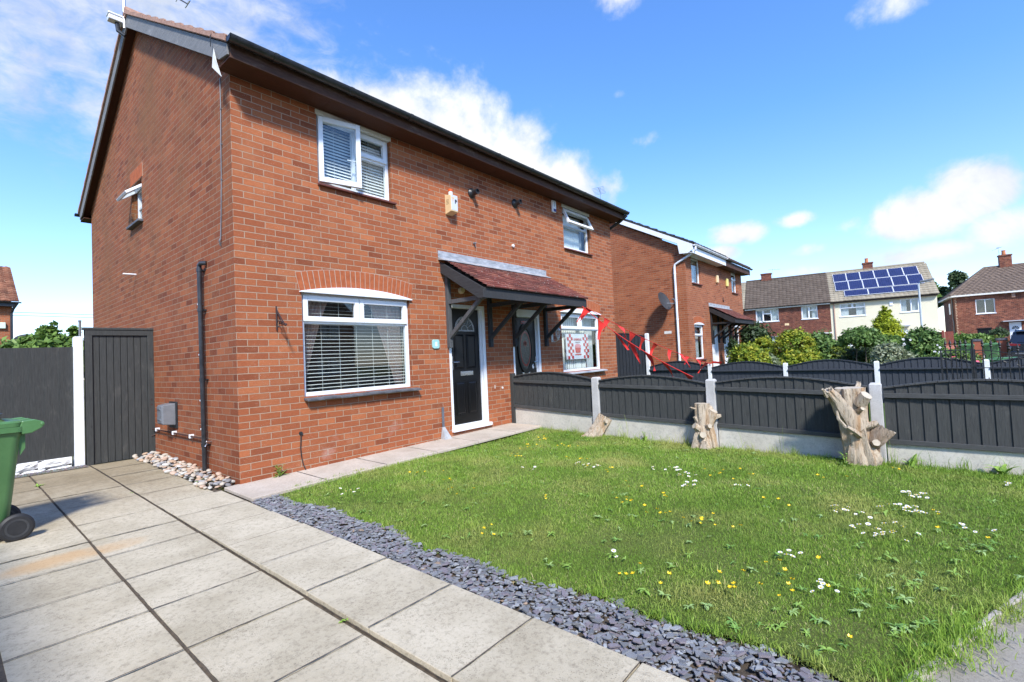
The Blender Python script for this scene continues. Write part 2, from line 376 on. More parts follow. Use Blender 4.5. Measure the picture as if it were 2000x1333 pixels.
def drive_stain(x, c):
    X, Y, Z = x.sep()
    wn_ = x.n('ShaderNodeTexWhiteNoise'); x.l(x.comb(x.math('FLOOR', x.math('MULTIPLY', x.math('ADD', X, .19), 1 / .57)), x.math('FLOOR', x.math('MULTIPLY', x.math('ADD', Y, .02), 1 / .578))), wn_.inputs[0])
    c = x.mix(x.math('MULTIPLY', wn_.outputs[0], .5), c, x.mix(1.0, c, (.8, .79, .76), 'MULTIPLY'))
    c = x.mix(x.ramp(x.noise(1.6, 8, .7), [(.48, 0), (.7, .6)]), c, x.mix(1.0, c, (.66, .64, .6), 'MULTIPLY'))
    # rusty patch across two slabs
    d = x.math('ADD', x.math('POWER', x.math('ABSOLUTE', x.math('MULTIPLY', x.math('ADD', X, 1.5), 1 / .5)), 2), x.math('POWER', x.math('ABSOLUTE', x.math('MULTIPLY', x.math('ADD', Y, .96), 1 / .17)), 2))
    d = x.math('ADD', d, x.math('MULTIPLY', x.math('SUBTRACT', x.noise(4, 6, .7), .5), 2.0))
    c = x.mix(x.ramp(d, [(.1, .62), (1.1, 0)]), c, (.5, .3, .13))
    # damp moss-grey grime near the gate and along slab joints
    far = x.ramp(x.math('ADD', x.math('MULTIPLY', Y, .28), x.math('MULTIPLY', x.math('SUBTRACT', x.noise(2.4, 7, .65), .5), 1.1)), [(.0, 0), (.5, .85)])
    c = x.mix(far, c, x.mix(1.0, c, (.56, .52, .45), 'MULTIPLY'))
    return c
M['slab'] = concrete('concrete slab', (.44, .385, .28), (.58, .515, .39), (.25, .215, .16), stain=drive_stain)
M['path'] = concrete('path concrete', (.42, .36, .29), (.55, .48, .4), (.33, .27, .21))
M['gravelboard'] = concrete('concrete gravel board', (.46, .43, .36), (.62, .585, .51), (.36, .34, .3), sc=.8)
M['post'] = concrete('roughcast concrete post', (.42, .41, .39), (.55, .54, .52), (.4, .38, .35), sc=1.5)
M['pavement'] = concrete('grey footway asphalt', (.27, .245, .205), (.37, .335, .285), (.17, .15, .125), sc=1.6)
M['kerb'] = concrete('kerb stone', (.4, .36, .31), (.55, .5, .44), (.28, .2, .15), sc=2)
M['road'] = concrete('asphalt', (.045, .045, .047), (.07, .07, .072), (.04, .04, .04), sc=2)
M['soil'] = simple('soil', (.04, .03, .02), (.1, .075, .05), 30, .95, bump=.01, bscale=40)
M['joint'] = simple('mossy joint sand', (.05, .04, .028), (.12, .09, .06), 30, .95)
M['ground'] = simple('rough ground', (.07, .08, .03), (.12, .12, .05), 6, .95, spec=.05)
x = NT('lawn turf', .95, spec=.1)
g = x.noise(1.1, 7, .65); c = x.ramp(g, [(.3, (.1, .15, .03)), (.55, (.15, .2, .045)), (.75, (.22, .22, .08))])
c = x.mix(x.ramp(x.noise(60, 6, .8), [(.4, 0), (.7, .8)]), c, (.07, .085, .025)); x.col(c); x.bump(x.noise(90, 6, .8), .02); M['turf'] = x.m
M['verge'] = simple('grass verge', (.06, .1, .02), (.11, .16, .04), 8, .95, bump=.02, spec=.05)
M['red'] = simple('red bunting cloth', (.62, .022, .018), (.72, .035, .025), 10, .7)
M['bin'] = simple('green bin plastic', (.065, .165, .055), (.085, .2, .068), 5, .38, bump=.0008, bscale=200)
M['tyre'] = simple('black rubber', (.012, .012, .013), (.022, .022, .023), 20, .6)
M['bark_pale'] = None
# ------------------------------------------------------------------ building parts (all in house-local metres, front wall on y=0)
def window(root, M_, u0, u1, v0, v1, lights, d0=.055, fr=.05, mat=None, sill=None, blind=None, dress=None, inside=True, label=None, glassmat=None, room=.5):
    """lights: list of (a0,a1,b0,b1,sash) as fractions of the opening; sash>0 = raised opening light"""
    mat = mat or M['white']; W_ = u1 - u0; H = v1 - v0
    f = MB(); D = .06
    f.box(u0, u0 + fr, d0, d0 + D, v0, v1, M_); f.box(u1 - fr, u1, d0, d0 + D, v0, v1, M_)
    f.box(u0 + fr, u1 - fr, d0, d0 + D, v0, v0 + fr, M_); f.box(u0 + fr, u1 - fr, d0, d0 + D, v1 - fr, v1, M_)
    ins = []
    edges_u = sorted({q for l in lights for q in l[:2]}); edges_v = sorted({q for l in lights for q in l[2:4]})
    h = fr * .45
    for (a0, a1, b0, b1, s) in lights:
        x0 = u0 + a0 * W_ + (fr if a0 == 0 else h); x1 = u0 + a1 * W_ - (fr if a1 == 1 else h)
        z0 = v0 + b0 * H + (fr if b0 == 0 else h); z1 = v0 + b1 * H - (fr if b1 == 1 else h)
        if a0 > 0: f.box(x0 - 2 * h, x0, d0 + .002, d0 + D - .002, z0 - (0 if b0 == 0 else h), z1 + (0 if b1 == 1 else h), M_)
        if b1 < 1: f.box(x0, x1, d0 + .004, d0 + D - .004, z1, z1 + 2 * h, M_)
        ins.append((x0, x1, z0, z1, s))
    fo = obj('window', f, mat, root, bevel=.006)
    if label: fo['label'] = label
    for x0, x1, z0, z1, s in ins:
        if s > 0:
            q = MB(); k = .045; p = .018
            q.box(x0 - p, x0 + k, d0 - .022, d0 + .03, z0 - p, z1 + p, M_); q.box(x1 - k, x1 + p, d0 - .022, d0 + .03, z0 - p, z1 + p, M_)
            q.box(x0 + k, x1 - k, d0 - .022, d0 + .03, z0 - p, z0 + k, M_); q.box(x0 + k, x1 - k, d0 - .022, d0 + .03, z1 - k, z1 + p, M_)
            obj('opening_light', q, mat, fo, bevel=.006)
            x0 += k; x1 -= k; z0 += k; z1 -= k
        if s < 0: continue
        g = MB(); g.box(x0 - .004, x1 + .004, d0 + .018, d0 + .024, z0 - .004, z1 + .004, M_); obj('pane', g, glassmat or M['glass'], fo)
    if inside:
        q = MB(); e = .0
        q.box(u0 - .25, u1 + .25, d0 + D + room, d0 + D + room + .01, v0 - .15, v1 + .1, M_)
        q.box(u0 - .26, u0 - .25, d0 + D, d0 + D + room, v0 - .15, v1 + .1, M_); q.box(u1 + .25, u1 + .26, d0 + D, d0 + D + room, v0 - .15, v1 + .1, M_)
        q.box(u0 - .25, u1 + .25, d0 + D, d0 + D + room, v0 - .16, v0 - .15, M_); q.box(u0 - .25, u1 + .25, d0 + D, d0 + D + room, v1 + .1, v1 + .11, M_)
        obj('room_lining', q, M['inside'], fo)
    if sill:
        s0, s1, sd, sm = sill
        q = MB(); q.box(u0 - s0, u1 + s0, -sd, d0 + .02, v0 - s1, v0 - .001, M_); obj('sill', q, sm, fo, bevel=.005)
    if blind:
        kind, a0, a1, step = blind; tl = .0035 if z_lo(v0) else .019; dd = d0 + D + .035; q = MB()
        if kind == 'h':
            z = v0 + .04
            while z < v1 - .03:
                q.add([M_(u0 + a0 * W_, dd - .014, z - tl), M_(u0 + a1 * W_, dd - .014, z - tl), M_(u0 + a1 * W_, dd + .014, z + tl), M_(u0 + a0 * W_, dd + .014, z + tl)], [(0, 1, 2, 3)]); z += step
            n = max(2, int(W_ / .24))
            for i in range(n + 1):
                uu = u0 + a0 * W_ + .04 + (W_ * (a1 - a0) - .08) * i / n
                q.box(uu - .0015, uu + .0015, dd - .014, dd - .012, v0 + .03, v1 - .03, M_)
        else:
            uu = u0 + a0 * W_ + .02
            while uu < u0 + a1 * W_:
                q.add([M_(uu, dd + .05, v0 + .05), M_(uu + step * kind_w(kind), dd + .02 + R.uniform(-.006, .006), v0 + .05), M_(uu + step * kind_w(kind), dd + .02, v1 - .05), M_(uu, dd + .05, v1 - .05)], [(0, 1, 2, 3)]); uu += step
        obj('blind', q, M['blind'], fo, recalc=False)
    for (a_top, a_bot, side, mt) in (dress or []):
        q = MB(); n = 26; rows = 10; dd = d0 + D + .12; vs = []
        for j in range(rows + 1):
            t = j / rows; z = v1 - .02 - (v1 - v0 - .02) * t
            wdt = (a_top + (a_bot - a_top) * t ** .8) * W_
            for i in range(n + 1):
                uu = (u0 + wdt * i / n) if side < 0 else (u1 - wdt * i / n)
                vs.append(M_(uu, dd + .022 * math.sin(i * 1.9 + .6 * math.sin(t * 3)), z))
        q.add(vs, [(j * (n + 1) + i, j * (n + 1) + i + 1, (j + 1) * (n + 1) + i + 1, (j + 1) * (n + 1) + i) for j in range(rows) for i in range(n)])
        obj('curtain', q, mt, fo, smooth=True, recalc=False)
    return fo
def z_lo(v): return v < 2
def kind_w(k): return float(k[1:]) if len(k) > 1 else .8
def slope_mesh(x0, x1, y0, z0, y1, z1, tw=.3, ch=.32, amp=.028, step=.018, th=.05, seg=6, jit=.003, rnd=None, flat=False):
    """one tiled roof slope from eave (y0,z0) up to ridge (y1,z1)"""
    rnd = rnd or R; L = math.hypot(y1 - y0, z1 - z0); dy, dz = (y1 - y0) / L, (z1 - z0) / L; ny, nz = -dz, dy
    if nz < 0: ny, nz = -ny, -nz
    nc = max(1, round(L / ch)); ch = L / nc; nt = max(1, round((x1 - x0) / tw)); tw = (x1 - x0) / nt
    V = []; F = []; T = []
    def w(k): return 0 if flat else amp * (1 - abs(math.cos(math.pi * k / seg))) ** .8 if k else 0
    for j in range(nc):
        off = (tw * .5 if (flat and j % 2) else 0)
        for i in range(nt + (1 if off else 0)):
            jt = rnd.uniform(-jit, jit); a = rnd.random()
            xa = x0 + i * tw - off; b = len(V); m_ = seg if not flat else 1
            for k in range(m_ + 1):
                xx = min(max(xa + tw * k / m_ - (.004 if (flat and k == m_) else 0), x0), x1); hh = w(k)
                for s, hz in ((j * ch - step * .8, -.012), (j * ch - step * .8, step + hh + jt), ((j + 1) * ch, hh + jt * .3)):
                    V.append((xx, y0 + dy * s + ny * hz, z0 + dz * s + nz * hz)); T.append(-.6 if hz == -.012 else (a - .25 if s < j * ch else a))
            for k in range(m_):
                p = b + k * 3
                F += [(p, p + 3, p + 4, p + 1), (p + 1, p + 4, p + 5, p + 2)]
    me = np_mesh('roof', V, F, T, 4)
    return me
def tile_mat(name, stops, lichen=None, rough=.85, patch=.35):
    x = NT(name, rough, spec=.2); a = x.n('ShaderNodeAttribute', attribute_name='tint')
    c = x.ramp(a.outputs['Fac'], stops)
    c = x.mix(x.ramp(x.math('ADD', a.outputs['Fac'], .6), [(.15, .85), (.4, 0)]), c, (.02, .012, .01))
    c = x.mix(x.ramp(x.noise(1.3, 7, .7), [(.4, 0), (.75, patch)]), c, (.05, .045, .035))
    if lichen:
        l = x.math('MULTIPLY', x.ramp(x.noise(24, 4, .75, dist=.8), [(.6, 0), (.66, .8)]), x.ramp(x.noise(3.2, 4, .6), [(.36, 0), (.5, 1)]))
        c = x.mix(l, c, lichen)
    x.col(c); x.bump(x.noise(90, 5, .7), .003); return x.m
M['tile_brown'] = tile_mat('brown pantile', [(0, (.1, .045, .028)), (.5, (.15, .065, .04)), (1, (.2, .085, .05))], (.3, .27, .22))
M['tile_pink'] = M['tile_brown']
M['tile_red'] = tile_mat('red clay tile', [(0, (.13, .034, .027)), (.35, (.2, .06, .044)), (.7, (.25, .088, .06)), (1, (.34, .135, .085))], (.52, .5, .46), patch=.5)
M['tile_slate'] = tile_mat('dark grey tile', [(0, (.035, .042, .05)), (1, (.07, .08, .09))])
M['tile_grey'] = tile_mat('brown concrete tile', [(0, (.1, .076, .06)), (.5, (.12, .093, .074)), (1, (.135, .105, .084))], patch=.3)
M['tile_cream'] = tile_mat('pale concrete tile', [(0, (.29, .25, .185)), (1, (.34, .295, .22))], patch=.3)
M['undercloak'] = simple('pink mortar verge', (.3, .16, .11), (.42, .25, .18), 16, .9, bump=.003)
def alarm(root, x, z, w=.14, d=.13, h=.27, mat=None, style=0):
    mat = mat or M['cream_plastic']
    q = MB()
    if style == 0: q.prism([(x, 0, z), (x, 0, z + h), (x, -d, z + h - .03), (x, -d, z + .035)], (w, 0, 0))
    else: q.box(x, x + w, -d, 0, z, z + h)
    return obj('alarm_box', q, mat, root, bevel=.006 if style == 0 else .02)
M['cream_plastic'] = simple('yellowed plastic', (.68, .5, .27), (.74, .56, .33), 5, .5)
def canopy(root, x0, x1, zt, zb, dep, posts, fx0, fx1, braces, wood, tiles, flash=True, post_bot=1.44, end=None):
    """lean-to tiled door canopy: x0..x1 at the wall, dep out from the wall"""
    L = math.hypot(dep, zt - zb)
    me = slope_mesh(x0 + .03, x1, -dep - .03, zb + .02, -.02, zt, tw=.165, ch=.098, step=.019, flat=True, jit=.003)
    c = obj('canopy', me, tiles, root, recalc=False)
    q = MB(); s = (zt - zb) / dep
    for xx in (x0, x1 - .03):
        q.prism([(xx, 0, zt - .05), (xx, -dep, zb - .005), (xx, -dep, zb - .15), (xx, -dep + .1, zb - .15), (xx, 0, zt - .22)], (.03, 0, 0))
    q.box(x0 + .031, x1 - .031, -dep + .001, -dep + .026, zb - .15, zb + .004)
    obj('bargeboard', q, wood, c, bevel=.003)
    q = MB(); q.prism([(x0 + .03, -.001, zt - .055), (x0 + .03, -dep + .03, zb - .04), (x0 + .03, -dep + .03, zb - .055), (x0 + .03, -.001, zt - .07)], (x1 - x0 - .06, 0, 0))
    obj('lining', q, wood, c)
    for i, px in enumerate(posts):
        q = MB(); mt = M['grey_wood'] if (i == 0 and wood == M['canopy_wood']) else wood
        q.box(px, px + .07, -.062, -.001, post_bot, zt - .12)
        q.box(px + .005, px + .065, -dep + .05, -.063, zb - .155, zb - .09)
        q.bar((px + .035, -.05, post_bot + .17), (px + .035, -dep + .16, zb - .13), .052, .06)
        for zz in (post_bot + .09, post_bot + .75): q.lathe([(.012, -.068), (.012, -.06)], (px + .035, 0, zz), 'y', 8)
        obj('bracket', q, mt, c, bevel=.004)
    if flash:
        q = MB()
        q.prism([(x0 - .04, -.004, zt - .02), (x0 - .04, -.004, zt + .125), (x0 - .04, -.014, zt + .125), (x0 - .04, -.014, zt + .02), (x0 - .04, -.13, zt - .035), (x0 - .04, -.13, zt - .045)], (x1 - x0 + .02, 0, 0))
        obj('flashing', q, M['lead'], c, bevel=.003)
    return c
def arch(root, x0, x1, z, rise=.09, h=.225, n=24, y=0):
    """segmental brick arch with a white infill board below it"""
    W_ = x1 - x0; rad = (W_ * W_ / 4 + rise * rise) / (2 * rise); cx = (x0 + x1) / 2; cz = z + rise - rad
    a = math.asin(W_ / 2 / rad); q = MB(); back = []
    for i in range(n):
        t0 = -a + 2 * a * (i + .07) / n; t1 = -a + 2 * a * (i + .93) / n; dpt = R.uniform(.0055, .009)
        q.prism([(cx + math.sin(t) * r, y - dpt, cz + math.cos(t) * r) for t, r in ((t0, rad), (t1, rad), (t1, rad + h), (t0, rad + h))], (0, dpt + .01, 0))
    o = obj('brick_arch', q, M['arch_brick'], root, bevel=.003)
    q = MB(); N = 24
    pts = [(cx + math.sin(-a + 2 * a * i / N) * (rad - .0), cz + math.cos(-a + 2 * a * i / N) * (rad)) for i in range(N + 1)]
    top = [(cx + math.sin(-a + 2 * a * i / N) * (rad + h + .006), cz + math.cos(-a + 2 * a * i / N) * (rad + h + .006)) for i in range(N + 1)]
    q.prism([(p[0], y - .003, p[1]) for p in pts] + [(p[0], y - .003, p[1]) for p in reversed(top)], (0, .01, 0))
    obj('mortar_bed', q, M['mortar'], o)
    q = MB(); q.prism([(p[0], y - .035, p[1] - .002) for p in pts] + [(x1 + .005, y - .035, z - .015), (x0 - .005, y - .035, z - .015)], (0, .05, 0))
    obj('arch_infill', q, M['white'], o, bevel=.003)
    return o
def gutter(root, x0, x1, y, z, mat, r=.056, clips=True, name='gutter'):
    q = MB(); n = 9
    prof = [(y - math.cos(math.pi * k / n) * r, z - math.sin(math.pi * k / n) * r) for k in range(n + 1)]
    inn = [(y - math.cos(math.pi * k / n) * (r - .006), z - math.sin(math.pi * k / n) * (r - .006)) for k in range(n, -1, -1)]
    q.prism([(x0, a, b) for a, b in prof + inn], (x1 - x0, 0, 0))
    for xx in (x0, x1 - .006): q.prism([(xx, a, b) for a, b in prof], (.006, 0, 0))
    if clips:
        xx = x0 + .45
        while xx < x1:
            p2 = [(y - math.cos(math.pi * k / n) * (r + .007), z - math.sin(math.pi * k / n) * (r + .007)) for k in range(n + 1)]
            q.prism([(xx, a, b) for a, b in prof] [::-1] + [(xx, a, b) for a, b in p2], (.045, 0, 0)); xx += .92
    return obj(name, q, mat, root, smooth='auto')
def barge(root, X, y0, z0, yr, zr, y1, h=.2, t=.022, mat=None, name='bargeboard'):
    s = (zr - z0) / (yr - y0); q = MB()
    q.prism([(X, y0, z0 - .03), (X, yr, zr - .03), (X, yr, zr - .03 - h), (X, y0 + .22, z0 + .22 * s - .03 - h), (X, y0, z0 - .03 - h + .09)], (t, 0, 0))
    q.prism([(X, y1, z0 - .03), (X, yr, zr - .0302), (X, yr, zr - .03 - h), (X, y1 - .22, z0 + .22 * s - .03 - h), (X, y1, z0 - .03 - h + .09)], (t, 0, 0))
    return obj(name, q, mat or M['barge'], root, bevel=.003)
def gable_wall(mb, X, D, ze, yr, zr, hole=None, side=-1, dep=.2):
    Mf = (lambda u, d, v: (X + d * -side, u, v))
    mb.holed(0, D, -.3, ze, [hole] if hole else [], Mf, dep)
    mb.add([(X, 0, ze), (X, D, ze), (X, yr, zr)], [(0, 1, 2)])

# ================================================================== the pair of semi-detached houses on the left
H1 = thing('semi_detached_house', 'large red brick semi-detached pair filling the left half, with black front doors', 'house', (0, 0, 0))
Wd, Dp, RS, YE, ZE, YR = 8.66, 7.25, .578, -.35, 4.665, 3.6
ZR = ZE + RS * (YR - YE)
holes = [(.74, 2.36, .885, 2.15), (3.1, 3.965, .12, 2.145), (4.68, 5.545, .12, 2.145), (6.29, 7.91, .885, 2.15), (1.0, 2.11, 3.55, 4.47), (6.55, 7.64, 3.55, 4.47)]
q = MB(); q.holed(0, Wd, -.3, 4.75, holes, ident, .14)
gh = (3.52, 4.12, 3.66, 4.33)
q.holed(0, Dp, -.3, 4.75, [gh], lambda u, d, v: (d, u, v), .16)
q.add([(0, 0, 4.75), (0, Dp, 4.75), (0, YR, ZR - .12)], [(0, 1, 2)])
q.add([(Wd, 0, -.3), (Wd, Dp, -.3), (Wd, Dp, 4.75), (Wd, YR, ZR - .14), (Wd, 0, 4.75)], [(0, 1, 2, 3, 4)])
q.add([(0, Dp, -.3), (Wd, Dp, -.3), (Wd, Dp, 4.75), (0, Dp, 4.75)], [(0, 1, 2, 3)])
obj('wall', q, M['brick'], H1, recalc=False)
# roof
me = slope_mesh(-.16, Wd + .17, YE - .03, ZE, YR, ZR, amp=.03)
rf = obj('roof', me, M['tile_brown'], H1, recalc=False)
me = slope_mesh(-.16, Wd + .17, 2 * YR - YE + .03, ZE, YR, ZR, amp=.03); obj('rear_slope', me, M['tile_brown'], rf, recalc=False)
q = MB()
q.prism([(-.15, YE, ZE - .03), (-.15, YR, ZR - .03), (-.15, 2 * YR - YE, ZE - .03), (-.15, 2 * YR - YE, ZE - .005), (-.15, YR, ZR - .005), (-.15, YE, ZE - .005)], (Wd + .3, 0, 0))
obj('roof_underlay', q, M['undercloak'], rf)
q = MB(); nn_ = 12
for i in range(nn_):      # stepped mortar verge below the tile ends
    s0 = i / nn_; s1 = (i + 1.0) / nn_
    for sg in (1, -1):
        ya, yb = (YE + (YR - YE) * s0, YE + (YR - YE) * s1) if sg > 0 else (2 * YR - YE - (YR - YE) * s0, 2 * YR - YE - (YR - YE) * s1)
        za, zb = ZE + (ZR - ZE) * s0, ZE + (ZR - ZE) * s1
        q.prism([(-.168, ya, za - .022), (-.168, yb, zb - .022), (-.168, yb, zb + .018), (-.168, ya, za + .05)], (.03, 0, 0))
obj('verge', q, M['undercloak'], rf)
q = MB(); q.tube([(-.16 + i * .45 if i < 20 else Wd + .17, YR, ZR + .0) for i in range(21)], .09, 10); obj('ridge', q, M['undercloak'], rf, smooth='auto')
barge(H1, -.14, YE + .02, ZE, YR, ZR, 2 * YR - YE - .02, h=.205)
q = MB(); sl = lambda y: ZE + RS * (y - YE)
q.prism([(-.118, YE + .05, sl(YE + .05) - .16), (-.118, YR, ZR - .16), (-.118, YR, ZR - .145), (-.118, YE + .05, sl(YE + .05) - .145)], (.117, 0, 0))
q.prism([(-.118, 2 * YR - YE - .05, sl(YE + .05) - .16), (-.118, YR, ZR - .1602), (-.118, YR, ZR - .145), (-.118, 2 * YR - YE - .05, sl(YE + .05) - .145)], (.117, 0, 0))
obj('verge_soffit', q, M['soffit'], H1)
q = MB(); q.box(-.117, Wd + .15, Dp + .002, Dp + .33, 4.5, 4.515); obj('soffit', q, M['soffit'], H1); q = MB()
q.box(-.117, Wd + .15, YE + .022, -.002, 4.5, 4.515)
for i in range(1, 9): q.box(i * 1.05 - .004, i * 1.05 + .004, YE + .022, -.002, 4.4975, 4.5)
obj('soffit', q, M['soffit'], H1)
q = MB(); q.box(-.117, Wd + .15, YE, YE + .02, 4.488, 4.65); q.box(-.117, Wd + .15, Dp + .33, Dp + .35, 4.488, 4.65); q.box(Wd + .152, Wd + .17, YE, Dp + .35, 4.5, 4.63)
obj('fascia', q, M['fascia'], H1, bevel=.003)
gutter(H1, -.16, Wd + .16, YE - .066, 4.668, M['black_plastic'], r=.063); gutter(H1, -.2, Wd + .16, Dp + .41, 4.665, M['black_plastic'])
# short elbow from the gutter at the far corner
q = MB(); q.tube([(Wd + .1, YE - .06, 4.68), (Wd + .1, YE - .06, 4.58), (Wd + .06, -.25, 4.46), (Wd + .04, .3, 4.22)], .036, 10); obj('gutter_elbow', q, M['black_plastic'], H1, smooth='auto')
# timber strips over the upstairs windows
for xa, xb in ((.985, 2.125), (6.53, 7.66)):
    q = MB(); q.box(xa, xb, -.012, .05, 4.425, 4.485); obj('window_head_board', q, M['white_dull'], H1, bevel=.002)
# ground floor bay-style windows
L3 = [(0, .5, .72, 1, 1), (.5, 1, .72, 1, 1), (0, 1, 0, .72, 0)]
window(H1, lambda u, d, v: (u, d, v), .74, 2.36, .885, 2.15, L3, sill=(.07, .045, .13, None) if 0 else None, blind=('h', .01, .99, .047), dress=[(.3, .05, -1, M['curtain']), (.36, .08, 1, M['curtain'])], label='wide front window with white slatted blind and pink curtains')
window(H1, lambda u, d, v: (u, d, v), 6.29, 7.91, .885, 2.15, L3, blind=('v.35', .01, .75, .085), dress=[(.0, .0, -1, M['net']), (.22, .2, 1, M['net'])], label='wide front window with vertical blind and chequered banner')
M['slate_sill'] = simple('slate tile sill', (.05, .052, .06), (.12, .122, .135), 8, .6, bump=.004, bscale=30)
M['grey_sill'] = simple('grey sill', (.3, .31, .34), (.42, .43, .46), 10, .6)
M['red_sill'] = simple('quarry tile sill', (.1, .03, .022), (.17, .05, .035), 14, .7, bump=.003)
for xa, xb, mt in ((.74, 2.36, M['slate_sill']), (6.29, 7.91, M['grey_sill'])):
    q = MB(); n = 8
    for i in range(n):
        a = xa - .01 + (xb - xa + .09) * i / n; b = xa - .01 + (xb - xa + .09) * (i + 1) / n - .003; e = R.uniform(-.004, .004)
        q.prism([(a, .06, .885 + e), (a, -.1, .86 + e), (a, -.1, .838 + e), (a, .06, .855 + e)], (b - a, 0, 0))
    obj('window_sill', q, mt, H1, bevel=.003)
arch(H1, .715, 2.385, 2.16); arch(H1, 6.265, 7.935, 2.16)
# upstairs windows
def upsill(xa, xb):
    q = MB(); q.prism([(xa - .01, .06, 3.552), (xa - .01, -.05, 3.535), (xa - .01, -.05, 3.51), (xa - .01, .06, 3.51)], (xb - xa + .06, 0, 0)); obj('window_sill', q, M['red_sill'], H1, bevel=.004)
w = window(H1, ident, 1.0, 2.11, 3.55, 4.44, [(0, .5, 0, 1, -1), (.5, 1, .6, 1, 1), (.5, 1, 0, .6, 0)], blind=('h', .02, .98, .042), dress=[(.0, .0, -1, M['net']), (.2, .2, 1, M['net'])], label='upstairs window with its left sash ajar')
# the sash standing ajar (hinged at its left edge)
th = math.radians(14); hx, hy = 1.03, .03
def MA(u, d, v): return (hx + u * math.cos(th) + (d) * math.sin(th), hy - u * math.sin(th) + d * math.cos(th), v)
q = MB(); wS = .54
q.box(0, .06, -.03, .02, 3.575, 4.42, MA); q.box(wS - .06, wS, -.03, .02, 3.575, 4.42, MA); q.box(.06, wS - .06, -.03, .02, 3.575, 3.64, MA); q.box(.06, wS - .06, -.03, .02, 4.355, 4.42, MA)
q.box(wS - .17, wS - .05, .02, .035, 3.93, 3.945, MA)
sa = obj('open_sash', q, M['white'], w, bevel=.006)
q = MB(); q.box(.06, wS - .06, -.012, -.006, 3.64, 4.355, MA); obj('sash_pane', q, M['glass'], w)
upsill(1.0, 2.11)
w = window(H1, ident, 6.55, 7.64, 3.55, 4.4, [(0, 1, .62, 1, -1), (0, 1, 0, .62, 0)], blind=('v.8', .02, .8, .085), dress=[(.0, .0, -1, M['net']), (.25, .25, 1, M['net'])], label='upstairs window with its top light propped open')
th2 = math.radians(24); hz2 = 4.4
def MB2(u, d, v): return (u, .03 + d * math.cos(th2) - v * math.sin(th2), hz2 - v * math.cos(th2) - d * math.sin(th2))
q = MB(); hS = .36
q.box(6.58, 6.64, -.03, .02, 0, hS, MB2); q.box(7.55, 7.61, -.03, .02, 0, hS, MB2); q.box(6.64, 7.55, -.03, .02, 0, .05, MB2); q.box(6.64, 7.55, -.03, .02, hS - .06, hS, MB2)
obj('open_sash', q, M['white'], w, bevel=.006)
q = MB(); q.box(6.64, 7.55, -.012, -.006, .05, hS - .06, MB2); obj('sash_pane', q, M['glass'], w)
upsill(6.55, 7.64)
# gable window with top light propped open
MG = lambda u, d, v: (d + .05, 4.12 - u, v)
w = window(H1, MG, 0, .6, 3.66, 4.28, [(0, 1, .5, 1, -1), (0, 1, 0, .5, 0)], d0=.03, label='small landing window in the gable with its top light propped open', inside=True, room=.3)
th3 = math.radians(52)
def MB3(u, d, v): return (.07 + d * math.cos(th3) - v * math.sin(th3), 4.12 - u, 4.27 - v * math.cos(th3) - d * math.sin(th3))
q = MB(); q.box(.02, .07, -.02, .02, 0, .34, MB3); q.box(.53, .58, -.02, .02, 0, .34, MB3); q.box(.07, .53, -.02, .02, 0, .05, MB3); q.box(.07, .53, -.02, .02, .29, .34, MB3)
obj('open_sash', q, M['white'], w, bevel=.005)
q = MB(); q.box(.07, .53, -.006, -.002, .05, .29, MB3); obj('sash_pane', q, M['glass'], w)
q = MB(); q.box(-.07, .06, 3.46, 4.17, 3.625, 3.66); obj('window_sill', q, M['slate_sill'], H1, bevel=.004)
q = MB()
for i in range(8): q.box(-.009, .003, 3.46 + i * .089, 3.54 + i * .089, 4.335, 4.555)
o = obj('brick_lintel', q, M['arch_brick'], H1, bevel=.003)
q = MB(); q.box(-.004, .002, 3.452, 4.172, 4.33, 4.56); obj('mortar_bed', q, M['mortar'], o)
# ---- front doors
def door_frame(root, x0, x1, z0, z1, hdr=.06, mat=None):
    q = MB(); f = .065
    q.box(x0, x0 + f, .012, .13, z0, z1); q.box(x1 - f, x1, .012, .13, z0, z1); q.box(x0 + f, x1 - f, .014, .13, z1 - hdr, z1)
    q.box(x0 + f, x0 + f + .022, .06, .13, z0, z1 - hdr); q.box(x1 - f - .022, x1 - f, .06, .13, z0, z1 - hdr)
    q.box(x0 + f, x1 - f, .03, .13, z0, z0 + .035)
    return obj('door_frame', q, mat or M['white'], root, bevel=.004)
def panel(q, x0, x1, z0, z1, y, d=.012, b=.03):
    # raised and fielded panel
    v = [(x0, y, z0), (x1, y, z0), (x1, y, z1), (x0, y, z1), (x0 + b, y - d, z0 + b), (x1 - b, y - d, z0 + b), (x1 - b, y - d, z1 - b), (x0 + b, y - d, z1 - b)]
    q.add(v, [(4, 5, 6, 7), (0, 1, 5, 4), (1, 2, 6, 5), (2, 3, 7, 6), (3, 0, 4, 7)])
    for a in range(4):
        p0, p1 = v[a], v[(a + 1) % 4]; q.bar((p0[0], y - .004, p0[2]), (p1[0], y - .004, p1[2]), .01, .01, (0, 1, 0))
def handle(root, x, z, y, dirx, mat=None):
    q = MB(); q.box(x - .014, x + .014, y - .012, y, z - .12, z + .1); q.tube([(x, y - .01, z), (x, y - .05, z), (x + dirx * .03, y - .055, z), (x + dirx * .12, y - .052, z)], .009, 8)
    q.lathe([(.011, y - .02), (.011, y)], (x, 0, z - .08), 'y', 8)
    return obj('handle', q, mat or M['metal'], root, smooth='auto')
